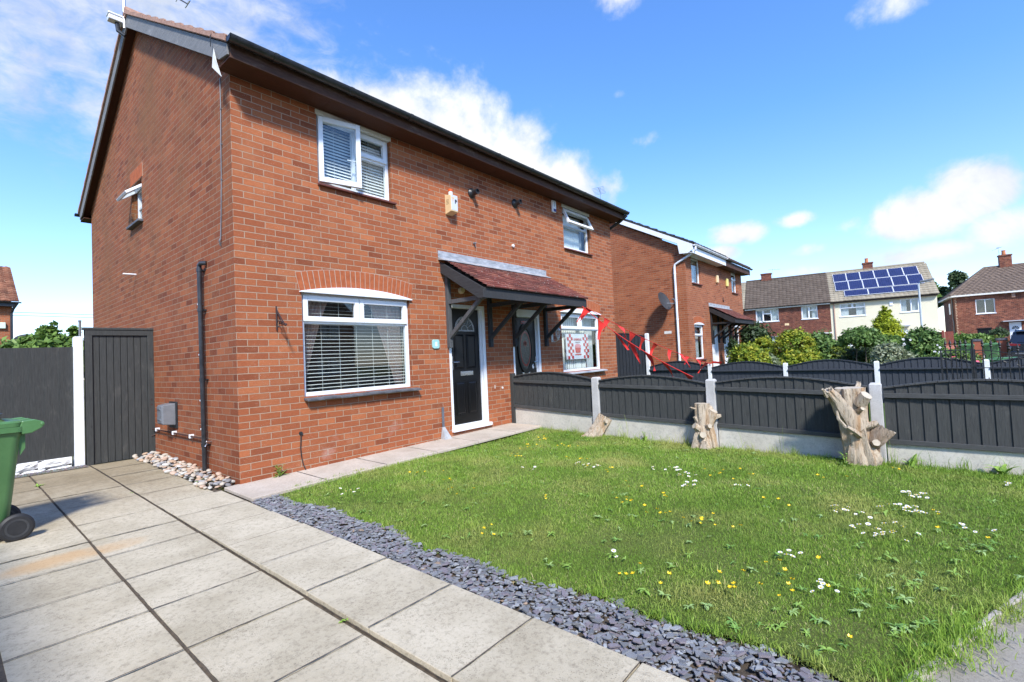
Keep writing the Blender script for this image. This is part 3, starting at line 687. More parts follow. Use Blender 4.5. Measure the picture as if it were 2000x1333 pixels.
def disc(q, cx, cz, r0, r1, y, yd, n=24, sx=1, sz=1, a0=0, a1=2 * math.pi, closed=True):
    st = n if closed else n
    vs = []
    for k in range(n + 1):
        t = a0 + (a1 - a0) * k / n; c, s = math.cos(t), math.sin(t)
        vs += [(cx + c * r0 * sx, y, cz + s * r0 * sz), (cx + c * r1 * sx, y, cz + s * r1 * sz), (cx + c * r1 * sx, y + yd, cz + s * r1 * sz), (cx + c * r0 * sx, y + yd, cz + s * r0 * sz)]
    fs = []
    for k in range(n):
        a = k * 4; b = a + 4; fs += [(a, a + 1, b + 1, b), (a + 1, a + 2, b + 2, b + 1), (a + 3, a, b, b + 3)]
    q.add(vs, fs)
door_frame(H1, 3.1, 3.965, .17, 2.145)
q = MB(); q.box(3.19, 3.875, .085, .125, .2, 2.08)
panel(q, 3.3, 3.5, .36, .88, .085); panel(q, 3.57, 3.77, .36, .88, .085); panel(q, 3.3, 3.5, 1.1, 1.66, .085); panel(q, 3.57, 3.77, 1.1, 1.66, .085)
dr = obj('front_door', q, M['door_black'], H1, bevel=.003); dr['label'] = 'black panelled door with fanlight, nearer of the two'
cx, cz = 3.532, 1.735
q = MB(); vs = [(cx, .078, cz)] + [(cx + math.cos(math.pi * k / 20) * .2, .078, cz + math.sin(math.pi * k / 20) * .2) for k in range(21)]; q.prism(vs, (0, .006, 0)); obj('fanlight', q, M['leaded'], dr)
q = MB(); disc(q, cx, cz, .2, .225, .072, .014, 20, a1=math.pi); disc(q, cx, cz, .07, .08, .072, .006, 12, a1=math.pi)
q.box(cx - .225, cx + .225, .072, .086, cz - .022, cz)
for k in range(1, 6):
    t = math.pi * k / 6; q.bar((cx + math.cos(t) * .08, .075, cz + math.sin(t) * .08), (cx + math.cos(t) * .2, .075, cz + math.sin(t) * .2), .008, .006, (0, 1, 0))
obj('glazing_bead', q, M['lead'], dr)
handle(dr, 3.225, 1.21, .085, 1)
q = MB(); q.box(3.4, 3.69, .072, .085, .985, 1.055); q.box(3.42, 3.67, .068, .072, 1.0, 1.04); obj('letterbox', q, M['metal'], dr, bevel=.003)
q = MB(); q.box(3.09, 3.99, -.045, .04, .115, .17); q.box(3.1, 3.965, .04, .14, .12, .172); obj('door_sill', q, M['white'], H1, bevel=.006)
door_frame(H1, 4.68, 5.545, .17, 2.145, hdr=.15)
q = MB(); q.box(4.77, 5.455, .07, .11, .2, 1.99)
panel(q, 4.86, 5.06, .3, .8, .07); panel(q, 5.16, 5.36, .3, .8, .07)
dr = obj('front_door', q, M['door_black'], H1, bevel=.003); dr['label'] = 'black door with tall oval window, behind the low fence'
q = MB(); disc(q, 5.12, 1.4, .92, 1.12, .05, .02, 40, .2, .42); obj('oval_moulding', q, M['door_black'], dr, smooth='auto')
q = MB(); q.prism([(5.12 + math.cos(t) * .2 * .92, .062, 1.4 + math.sin(t) * .42 * .92) for t in [2 * math.pi * k / 36 for k in range(36)]], (0, .006, 0)); obj('oval_pane', q, M['leaded'], dr)
q = MB(); disc(q, 5.12, 1.4, .7, .8, .058, .003, 40, .2, .42)
for a in range(5): disc(q, 5.12 + .03 * math.cos(a * 1.256), 1.5 + .03 * math.sin(a * 1.256), .005, .028, .057, .004, 10)
q.box(5.02, 5.22, .064, .07, 1.87, 1.93)
obj('red_leading', q, M['red_glass'], dr)
handle(dr, 5.43, 1.14, .07, -1)
q = MB(); q.box(5.0, 5.24, .058, .07, .9, .955); obj('letterbox', q, M['metal'], dr, bevel=.003)
M['pale'] = simple('pale lettering', (.7, .7, .68)); M['ink'] = simple('black lettering', (.015, .015, .015)); M['orange'] = simple('orange lettering', (.75, .42, .1), rough=.4)
M['blue'] = simple('blue panel', (.012, .02, .16), rough=.4); M['turq'] = simple('turquoise plaque', (.27, .52, .5), (.33, .58, .56), rough=.5)
textobj('door_number', '6', .12, M['pale'], dr, facing(5.34, .066, 1.02), .004, bold=.003)
q = MB(); q.box(4.67, 5.57, -.045, .04, .115, .17); obj('door_sill', q, M['white'], H1, bevel=.006)
# ---- the canopy over both doors
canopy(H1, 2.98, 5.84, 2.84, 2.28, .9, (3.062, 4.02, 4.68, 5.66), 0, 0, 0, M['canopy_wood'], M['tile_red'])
# ---- fittings on the front wall
a = alarm(H1, 3.14, 3.57, .15, .14, .32); a['label'] = 'yellowed alarm box lettered T P with an orange lamp'
q = MB()
for i in range(4): q.box(3.1385, 3.141, -.09, -.035, 3.79 - i * .022, 3.798 - i * .022)
obj('vent_slots', q, simple('vent shadow', (.25, .16, .07)), a)
q = MB(); q.box(3.148, 3.284, -.1425, -.1395, 3.625, 3.865); lp = obj('name_plate', q, simple('silver label', (.56, .58, .62), rough=.35), a)
textobj('lettering', 'T', .09, M['orange'], a, facing(3.185, -.1435, 3.76), .0008, bold=.002)
textobj('lettering', 'P', .09, M['ink'], a, facing(3.245, -.1435, 3.735), .0008, bold=.004)
q = MB(); q.lathe([(.036, 3.87), (.036, 3.93), (.034, 3.935)], (3.2, -.075, 0), n=16); o = obj('lamp_base', q, M['white_dull'], a, smooth='auto')
q = MB(); q.lathe([(.04, 3.935), (.04, 3.965), (.03, 3.975)], (3.2, -.075, 0), n=16); obj('lamp', q, simple('orange lens', (.6, .1, .015), rough=.25), a, smooth='auto')
for xx, zz in ((3.76, 4.06), (4.92, 4.14)):
    q = MB(); q.lathe([(.085, -.001), (.085, -.02), (.05, -.05), (.045, -.06), (.045, -.15), (.04, -.15), (.04, -.12)], (xx, 0, zz), 'y', 20); obj('flue', q, M['black_plastic'], H1, smooth='auto')
a = alarm(H1, 6.12, 4.22, .13, .055, .255, M['white'], 1); a['label'] = 'white alarm box with a blue panel'
q = MB(); q.box(6.14, 6.23, -.0585, -.055, 4.235, 4.29); obj('blue_panel', q, M['blue'], a)
q = MB(); q.box(6.172, 6.186, -.057, -.055, 4.34, 4.44); obj('lettering', q, M['grey_plastic'], a)
q = MB(); q.lathe([(.018, -.001), (.018, -.05), (.008, -.055)], (3.76, 0, 3.2), 'y', 10); q.tube([(3.76, -.04, 3.2), (3.76, -.05, 3.13)], .006, 6); obj('wall_hook', q, M['grey_plastic'], H1)
q = MB(); q.lathe([(.03, -.001), (.03, -.03), (.012, -.04)], (4.8, 0, 3.315), 'y', 12); obj('wall_fixing', q, M['white_dull'], H1, smooth='auto')
q = MB(); q.lathe([(.055, -.001), (.055, -.04), (.045, -.06)], (3.4, 0, 2.37), 'y', 14); obj('canopy_light', q, M['cream_plastic'], H1, smooth='auto')
q = MB(); q.lathe([(.02, 0), (.02, -.012)], (4.33, 0, .72), 'y', 8); q.box(4.13, 4.14, -.006, 0, .72, .78); obj('paint_splash', q, M['white_dull'], H1)
# number plaque
q = MB(); cxp, czp, a_, b_ = 2.818, 1.503, .068, .068
pl = [(-a_ + .02, -b_), (a_ - .02, -b_), (a_, -b_ + .02), (a_, b_ - .02), (a_ - .02, b_), (-a_ + .02, b_), (-a_, b_ - .02), (-a_, -b_ + .02)]
q.prism([(cxp + p[0], -.022, czp + p[1]) for p in pl], (0, .021, 0)); o = obj('number_plaque', q, M['turq'], H1, bevel=.003)
textobj('numeral', '8', .095, M['white'], o, facing(cxp, -.0235, czp - .034), .0012, bold=.002)
# coach lantern by the far door
q = MB(); q.box(5.9, 5.96, -.012, 0, 1.52, 1.68); q.tube([(5.93, -.01, 1.56), (5.93, -.06, 1.52), (5.93, -.13, 1.54), (5.93, -.15, 1.6)], .009, 8)
q.lathe([(.012, 1.55), (.03, 1.6), (.035, 1.61)], (5.93, -.15, 0), n=6); q.lathe([(.06, 1.74), (.06, 1.75), (.02, 1.8), (.008, 1.83)], (5.93, -.15, 0), n=6)
for k in range(6):
    t = k * math.pi / 3; q.bar((5.93 + .034 * math.cos(t), -.15 + .034 * math.sin(t), 1.61), (5.93 + .055 * math.cos(t), -.15 + .055 * math.sin(t), 1.745), .006, .006)
o = obj('coach_lantern', q, M['white_dull'], H1)
q = MB(); q.lathe([(.03, 1.612), (.05, 1.742)], (5.93, -.15, 0), n=6); obj('lantern_glass', q, M['glass'], o)
# hanging basket bracket
M['iron'] = simple('dark iron', (.02, .012, .012), (.05, .02, .018), 30, .6)
q = MB(); bx = .43
q.tube([(bx, -.012, 1.68), (bx, -.012, 1.96)], .008, 6); q.tube([(bx, -.015, 1.92), (bx, -.1, 1.83), (bx, -.17, 1.765), (bx, -.2, 1.74)], .009, 6)
q.tube([(bx, -.015, 1.74), (bx, -.05, 1.79), (bx, -.09, 1.775), (bx, -.07, 1.745), (bx, -.12, 1.75), (bx, -.21, 1.725), (bx, -.23, 1.74)], .007, 6)
for p in ((bx, -.155, 1.765), (bx, -.23, 1.73)): q.lathe([(.003, -.016), (.016, -.008), (.018, 0), (.016, .008), (.003, .016)], p, n=8)
obj('hanging_bracket', q, M['iron'], H1, smooth='auto')
# cable on the front wall
q = MB(); q.tube([(.675, -.012, .46), (.672, -.012, .38), (.665, -.012, .3), (.672, -.012, .2), (.69, -.014, .1), (.72, -.02, .02)], .006, 6); q.lathe([(.022, 0), (.02, -.02)], (.675, 0, .465), 'y', 10); obj('cable', q, M['black_plastic'], H1, smooth='auto')
# ---- gable fittings
q = MB(); q.tube([(-.055, .87, .02), (-.055, .875, .45), (-.055, .9, 2.46), (-.055, .895, 2.52), (-.055, .84, 2.535), (-.01, .8, 2.535)], .026, 12)
for zz in (.38, 1.15, 1.98, 2.46): q.lathe([(.032, zz - .02), (.032, zz + .02)], (-.055, .873 + zz * .011, 0), n=12); q.box(-.03, -.001, .83 + zz * .011, .92 + zz * .011, zz - .008, zz + .008)
obj('drainpipe', q, M['black_plastic'], H1, smooth='auto')
q = MB(); q.tube([(-.035, 1.0, 2.45), (-.035, .975, .46)], .011, 8); q.tube([(-.035, .975, .445), (-.035, 3.02, .44)], .011, 8); o = obj('overflow_pipe', q, M['brown_plastic'], H1, smooth='auto')
for y_, z_ in ((.985, 2.06), (.98, 1.45), (.978, .9), (.976, .56)):
    q = MB(); q.box(-.055, -.001, y_ - .02, y_ + .02, z_ - .009, z_ + .009); obj('pipe_clip', q, M['white'], o, bevel=.004)
for y_ in (1.4, 2.07, 2.83):
    q = MB(); q.box(-.055, -.001, y_ - .014, y_ + .014, .42, .468); obj('pipe_clip', q, M['white'], o, bevel=.004)
q = MB(); q.box(-.016, -.001, 2.0, 2.33, .5, .86); o = obj('meter_back_plate', q, M['black_plastic'], H1, bevel=.012)
q = MB(); ya, yb = 2.03, 2.3
q.prism([(-.016, ya, .55), (-.016, yb, .55), (-.016, yb, .84), (-.016, ya, .84)], (-.02, 0, 0))
pts = lambda X, i, j: [(X, ya + i, .55 + j), (X, yb - i, .55 + j), (X, yb - i, .84 - j), (X, ya + i, .84 - j)]
A_, B_, C_ = pts(-.03, 0, 0), pts(-.15, .02, .015), pts(-.17, .04, .035)
q.add(A_ + B_ + C_, [(0, 1, 5, 4), (1, 2, 6, 5), (2, 3, 7, 6), (3, 0, 4, 7), (4, 5, 9, 8), (5, 6, 10, 9), (6, 7, 11, 10), (7, 4, 8, 11), (8, 9, 10, 11)])
o2 = obj('meter_cover', q, M['grey_plastic'], o, bevel=.018, seg=3)
for zz in (.61, .75):
    q = MB(); q.prism([(-.17, 2.09, zz), (-.17, 2.24, zz), (-.181, 2.22, zz + .02), (-.181, 2.11, zz + .02)], (0, 0, .03)); obj('moulded_grip', q, M['grey_plastic'], o, bevel=.004)
q = MB(); q.tube([(-.012, .235, 4.55), (-.01, .24, 4.2), (-.014, .25, 3.8), (-.01, .27, 3.4), (-.012, .3, 3.0), (-.014, .33, 2.72)], .0055, 6); q.tube([(-.014, .33, 2.74), (-.03, .32, 2.71), (-.012, .34, 2.66)], .009, 6)
for zz, yy in ((4.2, .24), (3.8, .25), (3.4, .27)): q.box(-.018, 0, yy - .01, yy + .01, zz - .005, zz + .005)
obj('aerial_cable', q, M['grey_plastic'], H1, smooth='auto')
q = MB(); q.tube([(0, 3.93, 2.86), (-.17, 3.93, 2.855)], .012, 8); obj('overflow_spout', q, M['white'], H1, smooth='auto')
q = MB(); q.lathe([(.012, 0), (.012, -.06)], (0, .8, .42), 'x', 8); q.tube([(-.05, .8, .44), (-.05, .8, .4), (-.07, .8, .37)], .008, 6); obj('outside_tap', q, M['metal'], H1, smooth='auto')
# loose strip of white board flapping below the barge corner
q = MB(); q.prism([(-.16, -.035, 4.70), (-.165, -.02, 4.62), (-.17, -.01, 4.5), (-.15, -.2, 4.33), (-.16, -.11, 4.52)], (-.004, 0, 0)); obj('loose_board', q, M['white_dull'], H1)
# security camera under the ridge and the aerial pole
q = MB(); q.box(-.34, -.15, 3.66, 3.8, 6.8, 6.87); q.box(-.35, -.14, 3.65, 3.81, 6.875, 6.905); o = obj('security_camera', q, M['white'], H1, bevel=.01)
q = MB(); q.tube([(-.23, 3.72, 6.79), (-.22, 3.7, 6.66), (-.14, 3.66, 6.6)], .03, 8); obj('camera_bracket', q, M['black_plastic'], o, smooth='auto')
q = MB(); q.tube([(-.15, 3.66, 6.72), (-.15, 3.66, 8.6)], .022, 8)
q.tube([(-.15, 3.66, 8.45), (-.95, 3.3, 8.5)], .012, 6)
for i in range(6): q.tube([(-.3 - i * .12, 3.45 - i * .05, 8.46 + .008 * i), (-.24 - i * .12, 3.75 - i * .05, 8.46 + .008 * i)], .006, 5)
q.tube([(-.15, 3.66, 7.72), (.72, 3.62, 7.57)], .011, 6); q.tube([(.72, 3.5, 7.57), (.72, 3.74, 7.57)], .012, 6); q.tube([(.58, 3.5, 7.6), (.58, 3.74, 7.6)], .008, 6)
obj('aerial', q, M['metal'], H1, smooth='auto')
q = MB(); q.tube([(-.1, 0.02, 4.75), (-.16, -.02, 4.9), (-.172, .02, 4.86), (-.17, .03, 4.75)], .005, 5); obj('loose_cable', q, M['black_plastic'], H1)

# banner hanging inside the far window
def banner():
    x0, x1, z0, z1 = 6.58, 7.515, 1.145, 1.7; y = .1
    t = thing('banner', 'white banner with red chequered edges hung in the far ground floor window', 'banner', ((x0 + x1) / 2, y, z0))
    lx = lambda xx: xx - (x0 + x1) / 2
    cloth = MB(); n = 16
    dy = lambda i: .004 * math.sin(i * .9)
    vs = [(lx(x0 + (x1 - x0) * i / n), dy(i), 0 + j * (z1 - z0)) for j in (0, 1) for i in range(n + 1)]
    cloth.add(vs, [(i, i + 1, n + 2 + i, n + 1 + i) for i in range(n)])
    mcl = simple('white banner cloth', (.66, .68, .76), (.74, .75, .8), 8, .8); mr_ = simple('red print', (.5, .02, .04), rough=.8); mp_ = simple('pink print', (.68, .25, .3), rough=.8)
    o = obj('cloth', cloth, mcl, t, recalc=False); s_ = o.modifiers.new('s', 'SOLIDIFY'); s_.thickness = .002
    q = MB(); cw, chh = .075, (z1 - z0) / 8.2
    for side in (0, 1):
        for j in range(8):
            for i in range(3):
                if (i + j) % 2: continue
                a = .06 + i * cw + .02 * math.sin(j * .8) + (side * (x1 - x0 - .3)); b = a + cw
                bb = j * chh + .01
                q.prism([(lx(x0 + a + .01), -.0075, bb), (lx(x0 + b + .005), -.0075, bb), (lx(x0 + b), -.0075, bb + chh), (lx(x0 + a), -.0075, bb + chh)], (0, .0015, 0))
    obj('chequers', q, mr_, t)
    textobj('lettering', 'LIVERPOOL', .066, mr_, t, facing(0, -.008, .41), .0008, bold=.002)
    textobj('lettering', 'CHAMPIONS', .036, simple('dark print', (.1, .05, .07)), t, facing(0, -.008, .355), .0008)
    q = MB(); q.prism([(math.cos(a) * .13, -.008, .29 + math.sin(a) * .045) for a in [k * math.pi / 10 for k in range(20)]], (0, .001, 0)); obj('crest', q, mp_, t)
    q = MB(); q.prism([(-.1, -.0082, .14), (.1, -.0082, .14), (.125, -.0082, .26), (.1, -.0082, .25), (-.09, -.0082, .25), (-.12, -.0082, .26)], (0, .001, 0)); q.prism([(-.14, -.0082, .09), (.14, -.0082, .09), (.12, -.0082, .115), (-.12, -.0082, .115)], (0, .001, 0)); obj('shield', q, mr_, t)
banner()
# ================================================================== second pair of semis, beyond the white-post fence
H2 = thing('semi_detached_house', 'red brick semi-detached pair in the middle distance with white gutter and grey satellite dish', 'house', (14.42, .24, 0))
W2 = 7.1; cz_ = 4.5
q = MB()
h2 = [(.58, 1.53, .885, 2.12), (2.4, 3.2, .12, 2.12), (3.9, 4.65, .12, 2.12), (5.45, 6.35, .885, 2.12), (.6, 1.52, 3.6, 4.5), (5.5, 6.3, 3.62, 4.5)]
q.holed(0, W2, -.3, 4.75, h2, ident, .12)
q.holed(0, 7.25, -.3, 4.75, [], lambda u, d, v: (d, u, v), .1)
q.add([(0, 0, 4.75), (0, 7.25, 4.75), (0, 3.6, 6.72)], [(0, 1, 2)])
q.add([(W2, 0, -.3), (W2, 7.25, -.3), (W2, 7.25, 4.75), (W2, 3.6, 6.72), (W2, 0, 4.75)], [(0, 1, 2, 3, 4)])
obj('wall', q, M['brick_plain'], H2, recalc=False)
rf = obj('roof', slope_mesh(-.2, W2 / 2 - .05, -.38, 4.82, 3.6, 6.98, amp=.02, step=.03, ch=.3), M['tile_slate'], H2, recalc=False)
obj('rear_slope', slope_mesh(-.2, W2 + .15, 7.6, 4.82, 3.6, 6.98, amp=.02, step=.03), M['tile_slate'], rf, recalc=False)
obj('older_slope', slope_mesh(W2 / 2 - .05, W2 + .15, -.38, 4.80, 3.6, 6.96), M['tile_brown'], rf, recalc=False)
q = MB()
for i in range(13):
    ya = -.38 + 3.98 * i / 13; za = 4.82 + 2.16 * i / 13; q.prism([(-.21, ya, za - .02), (-.21, ya + .31, za + .145), (-.21, ya + .31, za + .175), (-.21, ya, za + .06)], (.12, 0, 0))
obj('verge', q, M['tile_slate'], rf)
q = MB(); q.prism([(-.19, -.36, 4.8), (-.19, 3.6, 6.95), (-.19, 7.56, 4.8), (-.19, 7.56, 4.77), (-.19, 3.6, 6.92), (-.19, -.36, 4.77)], (W2 + .33, 0, 0)); obj('roof_underlay', q, M['undercloak'], rf)
q = MB(); q.prism([(-.2, -.36, 4.78), (-.2, 3.6, 6.93), (-.2, 3.6, 6.75), (-.2, .15, 4.88), (-.2, .1, 4.52), (-.2, -.2, 4.5), (-.2, -.36, 4.6)], (.025, 0, 0))
q.prism([(-.2, 7.56, 4.78), (-.2, 3.6, 6.929), (-.2, 3.6, 6.75), (-.2, 7.1, 4.85), (-.2, 7.56, 4.6)], (.025, 0, 0)); obj('bargeboard', q, M['white'], H2, bevel=.004)
q = MB(); q.box(-.17, W2 / 2, -.34, -.002, 4.5, 4.52); q.box(-.17, W2 / 2, -.36, -.341, 4.48, 4.7); obj('white_fascia', q, M['white'], H2)
q = MB(); q.box(W2 / 2 + .001, W2 + .13, -.34, -.002, 4.49, 4.51); q.box(W2 / 2 + .001, W2 + .13, -.36, -.341, 4.47, 4.7); obj('fascia', q, M['fascia'], H2)
gutter(H2, -.2, W2 / 2, -.42, 4.76, M['white']); gutter(H2, W2 / 2 + .01, W2 + .2, -.42, 4.75, M['black_plastic'])
q = MB(); q.tube([(-.1, -.42, 4.72), (-.1, -.42, 4.6), (-.06, -.3, 4.5), (-.05, .2, 4.27), (-.05, .33, 4.2), (-.05, .35, 4.1), (-.05, .35, -.1)], .038, 10)
for zz in (3.9, 2.3, .9): q.lathe([(.046, zz - .025), (.046, zz + .025)], (-.05, .35, 0), n=10)
obj('drainpipe', q, M['white'], H2, smooth='auto')
for u0, u1, v0, v1, L, lab in ((.6, 1.52, 3.6, 4.5, [(0, 1, 0, 1, 0)], 'upstairs window under white gutter'), (5.5, 6.3, 3.62, 4.5, [(0, 1, .62, 1, 1), (0, 1, 0, .62, 0)], 'upstairs window under black gutter'), (.58, 1.53, .885, 2.12, [(0, 1, .68, 1, 1), (0, 1, 0, .68, 0)], 'narrow ground floor window'), (5.45, 6.35, .885, 2.12, [(0, 1, .68, 1, 0), (0, 1, 0, .68, 0)], 'ground floor window by the lantern')):
    window(H2, ident, u0, u1, v0, v1, L, dress=[(.3, .3, -1, M['net']), (.3, .3, 1, M['net'])], label=lab)
    q = MB(); q.box(u0 - .02, u1 + .06, -.06, .06, v0 - .045, v0 - .002); obj('window_sill', q, M['red_sill'], H2, bevel=.004)
arch(H2, .55, 1.56, 2.125, rise=.07, n=14); arch(H2, 5.42, 6.38, 2.125, rise=.07, n=14)
for xa, xb, lab in ((2.4, 3.2, 'white door nearer the gable'), (3.9, 4.65, 'white door beside the lantern')):
    door_frame(H2, xa, xb, .17, 2.12)
    q = MB(); q.box(xa + .08, xb - .08, .08, .11, .2, 2.06)
    for zz in (.4, .72, 1.04): panel(q, xa + .2, xb - .2, zz, zz + .26, .08)
    d = obj('front_door', q, M['white'], H2); d['label'] = lab
    q = MB(); q.box(xa + .2, xb - .2, .07, .082, 1.4, 1.95); obj('door_pane', q, M['leaded'], d); handle(d, xb - .14, 1.15, .08, -1)
    q = MB(); q.box(xa - .01, xb + .02, -.04, .04, .11, .17); obj('door_sill', q, M['white'], H2)
M['black_wood'] = simple('black stained timber', (.008, .007, .007), (.022, .02, .02), 8, .7)
canopy(H2, 2.3, 4.98, 2.85, 2.3, .9, (2.35, 3.18, 3.75, 4.8), 0, 0, 0, M['black_wood'], M['tile_red'])
a = alarm(H2, 3.3, 3.83, .2, .08, .3, M['cream_plastic'], 1); a['label'] = 'cream alarm box nearer the gable'; a = alarm(H2, 4.62, 3.8, .2, .08, .32, simple('yellow alarm plastic', (.7, .6, .2)), 1); a['label'] = 'yellow alarm box'
q = MB(); q.lathe([(.03, -.001), (.03, -.05)], (4.1, 0, 3.15), 'y', 8); q.box(4.085, 4.115, -.03, -.01, 3.12, 3.3); obj('wall_hook', q, M['iron'], H2)
q = MB(); q.box(-.004, .001, .6, .86, 1.83, 1.92); obj('white_brick', q, M['white_dull'], H2)
q = MB(); q.tube([(5.15, -.01, 1.55), (5.15, -.14, 1.5)], .012, 6); q.lathe([(.04, 1.5), (.08, 1.7), (.1, 1.71), (.03, 1.8)], (5.15, -.16, 0), n=6); obj('coach_lantern', q, M['iron'], H2)
# satellite dish on the gable
q = MB(); n = 22; rr = .34
ux, uz = Vector((.30, .93, .2)).normalized(), Vector((-.15, -.05, 1)).normalized(); uy = ux.cross(uz).normalized()
uz = uy.cross(ux).normalized(); ctr = Vector((-.42, .62, 2.95)); nrm = Vector((-.16, -.9, .38)).normalized()
e1 = nrm.cross(Vector((0, 0, 1))).normalized(); e2 = e1.cross(nrm).normalized()
prof = [(.02, -.075), (.12, -.07), (.22, -.045), (.31, -.012), (.34, 0), (.345, .006), (.335, .004), (.31, -.004), (.2, -.04), (.02, -.066)]
vs = []; fs = []
for r_, h_ in prof:
    for k in range(n):
        t = 2 * math.pi * k / n; vs.append(tuple(ctr + e1 * r_ * math.cos(t) * .92 + e2 * r_ * math.sin(t) + nrm * h_))
for i in range(len(prof) - 1):
    for k in range(n): fs.append((i * n + k, i * n + (k + 1) % n, (i + 1) * n + (k + 1) % n, (i + 1) * n + k))
fs.append(tuple(range(n))); fs.append(tuple((len(prof) - 1) * n + k for k in range(n)))
q.add(vs, fs); M['dish'] = simple('dark grey dish', (.03, .031, .035), (.045, .046, .05), 9, .6)
dish = obj('satellite_dish', q, M['dish'], H2, smooth='auto')
q = MB(); q.tube([tuple(ctr - nrm * .07), tuple(ctr - nrm * .17), (-.06, .42, 2.86), (-.005, .42, 2.86)], .018, 8); obj('dish_bracket', q, M['grey_plastic'], dish, smooth='auto')
q = MB(); lnb = ctr + nrm * .34 - e2 * .12; q.tube([tuple(ctr - e2 * .3), tuple(lnb - e2 * .12), tuple(lnb)], .012, 8); q.tube([tuple(lnb), tuple(lnb + (ctr - lnb).normalized() * .07)], .028, 10); obj('dish_arm', q, M['grey_plastic'], dish, smooth='auto')
q = MB(); q.tube([(.95, 3.6, 6.9), (.95, 3.6, 8.0)], .018, 6); q.tube([(.4, 3.4, 7.85), (1.4, 3.8, 7.9)], .012, 6)
for i in range(6): q.tube([(.5 + i * .15, 3.2 + i * .06, 7.86), (.42 + i * .15, 3.68 + i * .06, 7.86)], .007, 5)
obj('aerial', q, M['metal'], H2)

# ================================================================== far terrace (brown brick half, cream half) and the hipped house
def place(ax, ay, ang): return (ax, ay, 0), math.radians(ang)
def far_window(root, x0, x1, z0, z1, lights, lab=None, mat=None, dress=True):
    w = window(root, ident, x0, x1, z0, z1, lights, d0=.05, fr=.06, room=.35, dress=[(.35, .35, -1, M['net']), (.35, .35, 1, M['net'])] if dress else None, label=lab, mat=mat)
    q = MB(); q.box(x0 - .05, x1 + .05, -.06, .06, z0 - .06, z0 - .003); obj('sill', q, mat or M['white'], w)
    return w
def chimney(root, x, y, z0, z1, w=.75, d=.5, pots=1, mat=None):
    q = MB(); q.box(x - w / 2, x + w / 2, y - d / 2, y + d / 2, z0, z1 - .12); q.box(x - w / 2 - .05, x + w / 2 + .05, y - d / 2 - .05, y + d / 2 + .05, z1 - .12, z1)
    c = obj('chimney', q, mat or M['brick_dark'], root)
    for i in range(pots):
        q = MB(); q.lathe([(.15, z1), (.13, z1 + .35), (.15, z1 + .36), (.15, z1 + .42), (.11, z1 + .42), (.1, z1 + .3)], (x + (i - (pots - 1) / 2) * .36 - .05, y, 0), n=12); obj('chimney_pot', q, M['terracotta'], c, smooth='auto')
    return c
M['terracotta'] = simple('terracotta', (.42, .15, .06), (.52, .2, .09), 8, .8)
M['cream_wall'] = None
x = NT('cream painted brick', .85, spec=.2)
b = x.n('ShaderNodeTexBrick'); b.offset = .5; b.inputs['Scale'].default_value = 1; b.inputs['Mortar Size'].default_value = .008; b.inputs['Brick Width'].default_value = .225; b.inputs['Row Height'].default_value = .075; b.inputs['Mortar Smooth'].default_value = .5
X, Y, Z = x.sep(); x.l(x.comb(x.math('ADD', X, Y), Z), b.inputs['Vector'])
x.col(x.mix(x.ramp(x.noise(.9, 7, .65), [(.35, 0), (.7, .5)]), (.74, .69, .52), (.66, .6, .43))); x.bump(x.math('SUBTRACT', 1., b.outputs['Fac']), .012); M['cream_wall'] = x.m
def terrace_half(name, label, wallmat, roofmat, x0, x1, holes, left=True, right=True):
    loc, rz = (49.43, 6.97, 0), math.radians(-80.85)
    t = thing(name, label, 'house', (loc[0] + math.cos(rz) * x0, loc[1] + math.sin(rz) * x0, 0), rz)
    Wt = x1 - x0; hl = [(a - x0, b - x0, c, d) for a, b, c, d in holes]
    q = MB(); q.holed(0, Wt, -.5, 5.05, hl, ident, .12)
    q.add([(0, 0, -.5), (0, 7, -.5), (0, 7, 5.05), (0, 3.5, 8.0), (0, 0, 5.05)], [(0, 1, 2, 3, 4)]); q.add([(Wt, 0, -.5), (Wt, 7, -.5), (Wt, 7, 5.05), (Wt, 3.5, 8.0), (Wt, 0, 5.05)], [(0, 1, 2, 3, 4)])
    q.add([(0, 7, -.5), (Wt, 7, -.5), (Wt, 7, 5.05), (0, 7, 5.05)], [(0, 1, 2, 3)])
    obj('wall', q, wallmat, t, recalc=False)
    r = obj('roof', slope_mesh(-.0, Wt + (.12 if right else 0), -.3, 4.98, 3.55, 8.08, tw=.33, ch=.34, amp=.03, step=.055, seg=4), roofmat, t, recalc=False)
    obj('rear_slope', slope_mesh(0, Wt + (.12 if right else 0), 7.4, 4.98, 3.55, 8.08, tw=.6, ch=.6, amp=.03, seg=4), roofmat, r, recalc=False)
    q = MB(); q.tube([(i * Wt / 12, 3.55, 8.1) for i in range(13)], .11, 8); obj('ridge', q, roofmat, r)
    return t, Wt
t, Wt = terrace_half('terraced_house', 'dark brown brick terraced house with brown tiled roof, joined to the cream house', M['brick_dark'], M['tile_grey'], 0, 7.05,
    [(.93, 2.89, 3.6, 4.8), (4.76, 6.06, 3.6, 4.8), (.93, 2.89, 1.0, 2.15), (5.72, 7.0, .0, 2.12)])
far_window(t, .93, 2.89, 3.6, 4.8, [(0, .33, 0, 1, 1), (.33, .67, .62, 1, 1), (.33, .67, 0, .62, 0), (.67, 1, 0, 1, 0)], 'three-light upstairs window')
far_window(t, 4.76, 6.06, 3.6, 4.8, [(0, .48, 0, 1, 1), (.48, 1, .62, 1, 1), (.48, 1, 0, .62, 0)], 'two-light upstairs window')
far_window(t, .93, 2.89, 1.0, 2.15, [(0, .5, 0, 1, 0), (.5, 1, 0, 1, 0)], 'ground floor window behind the shrubs')
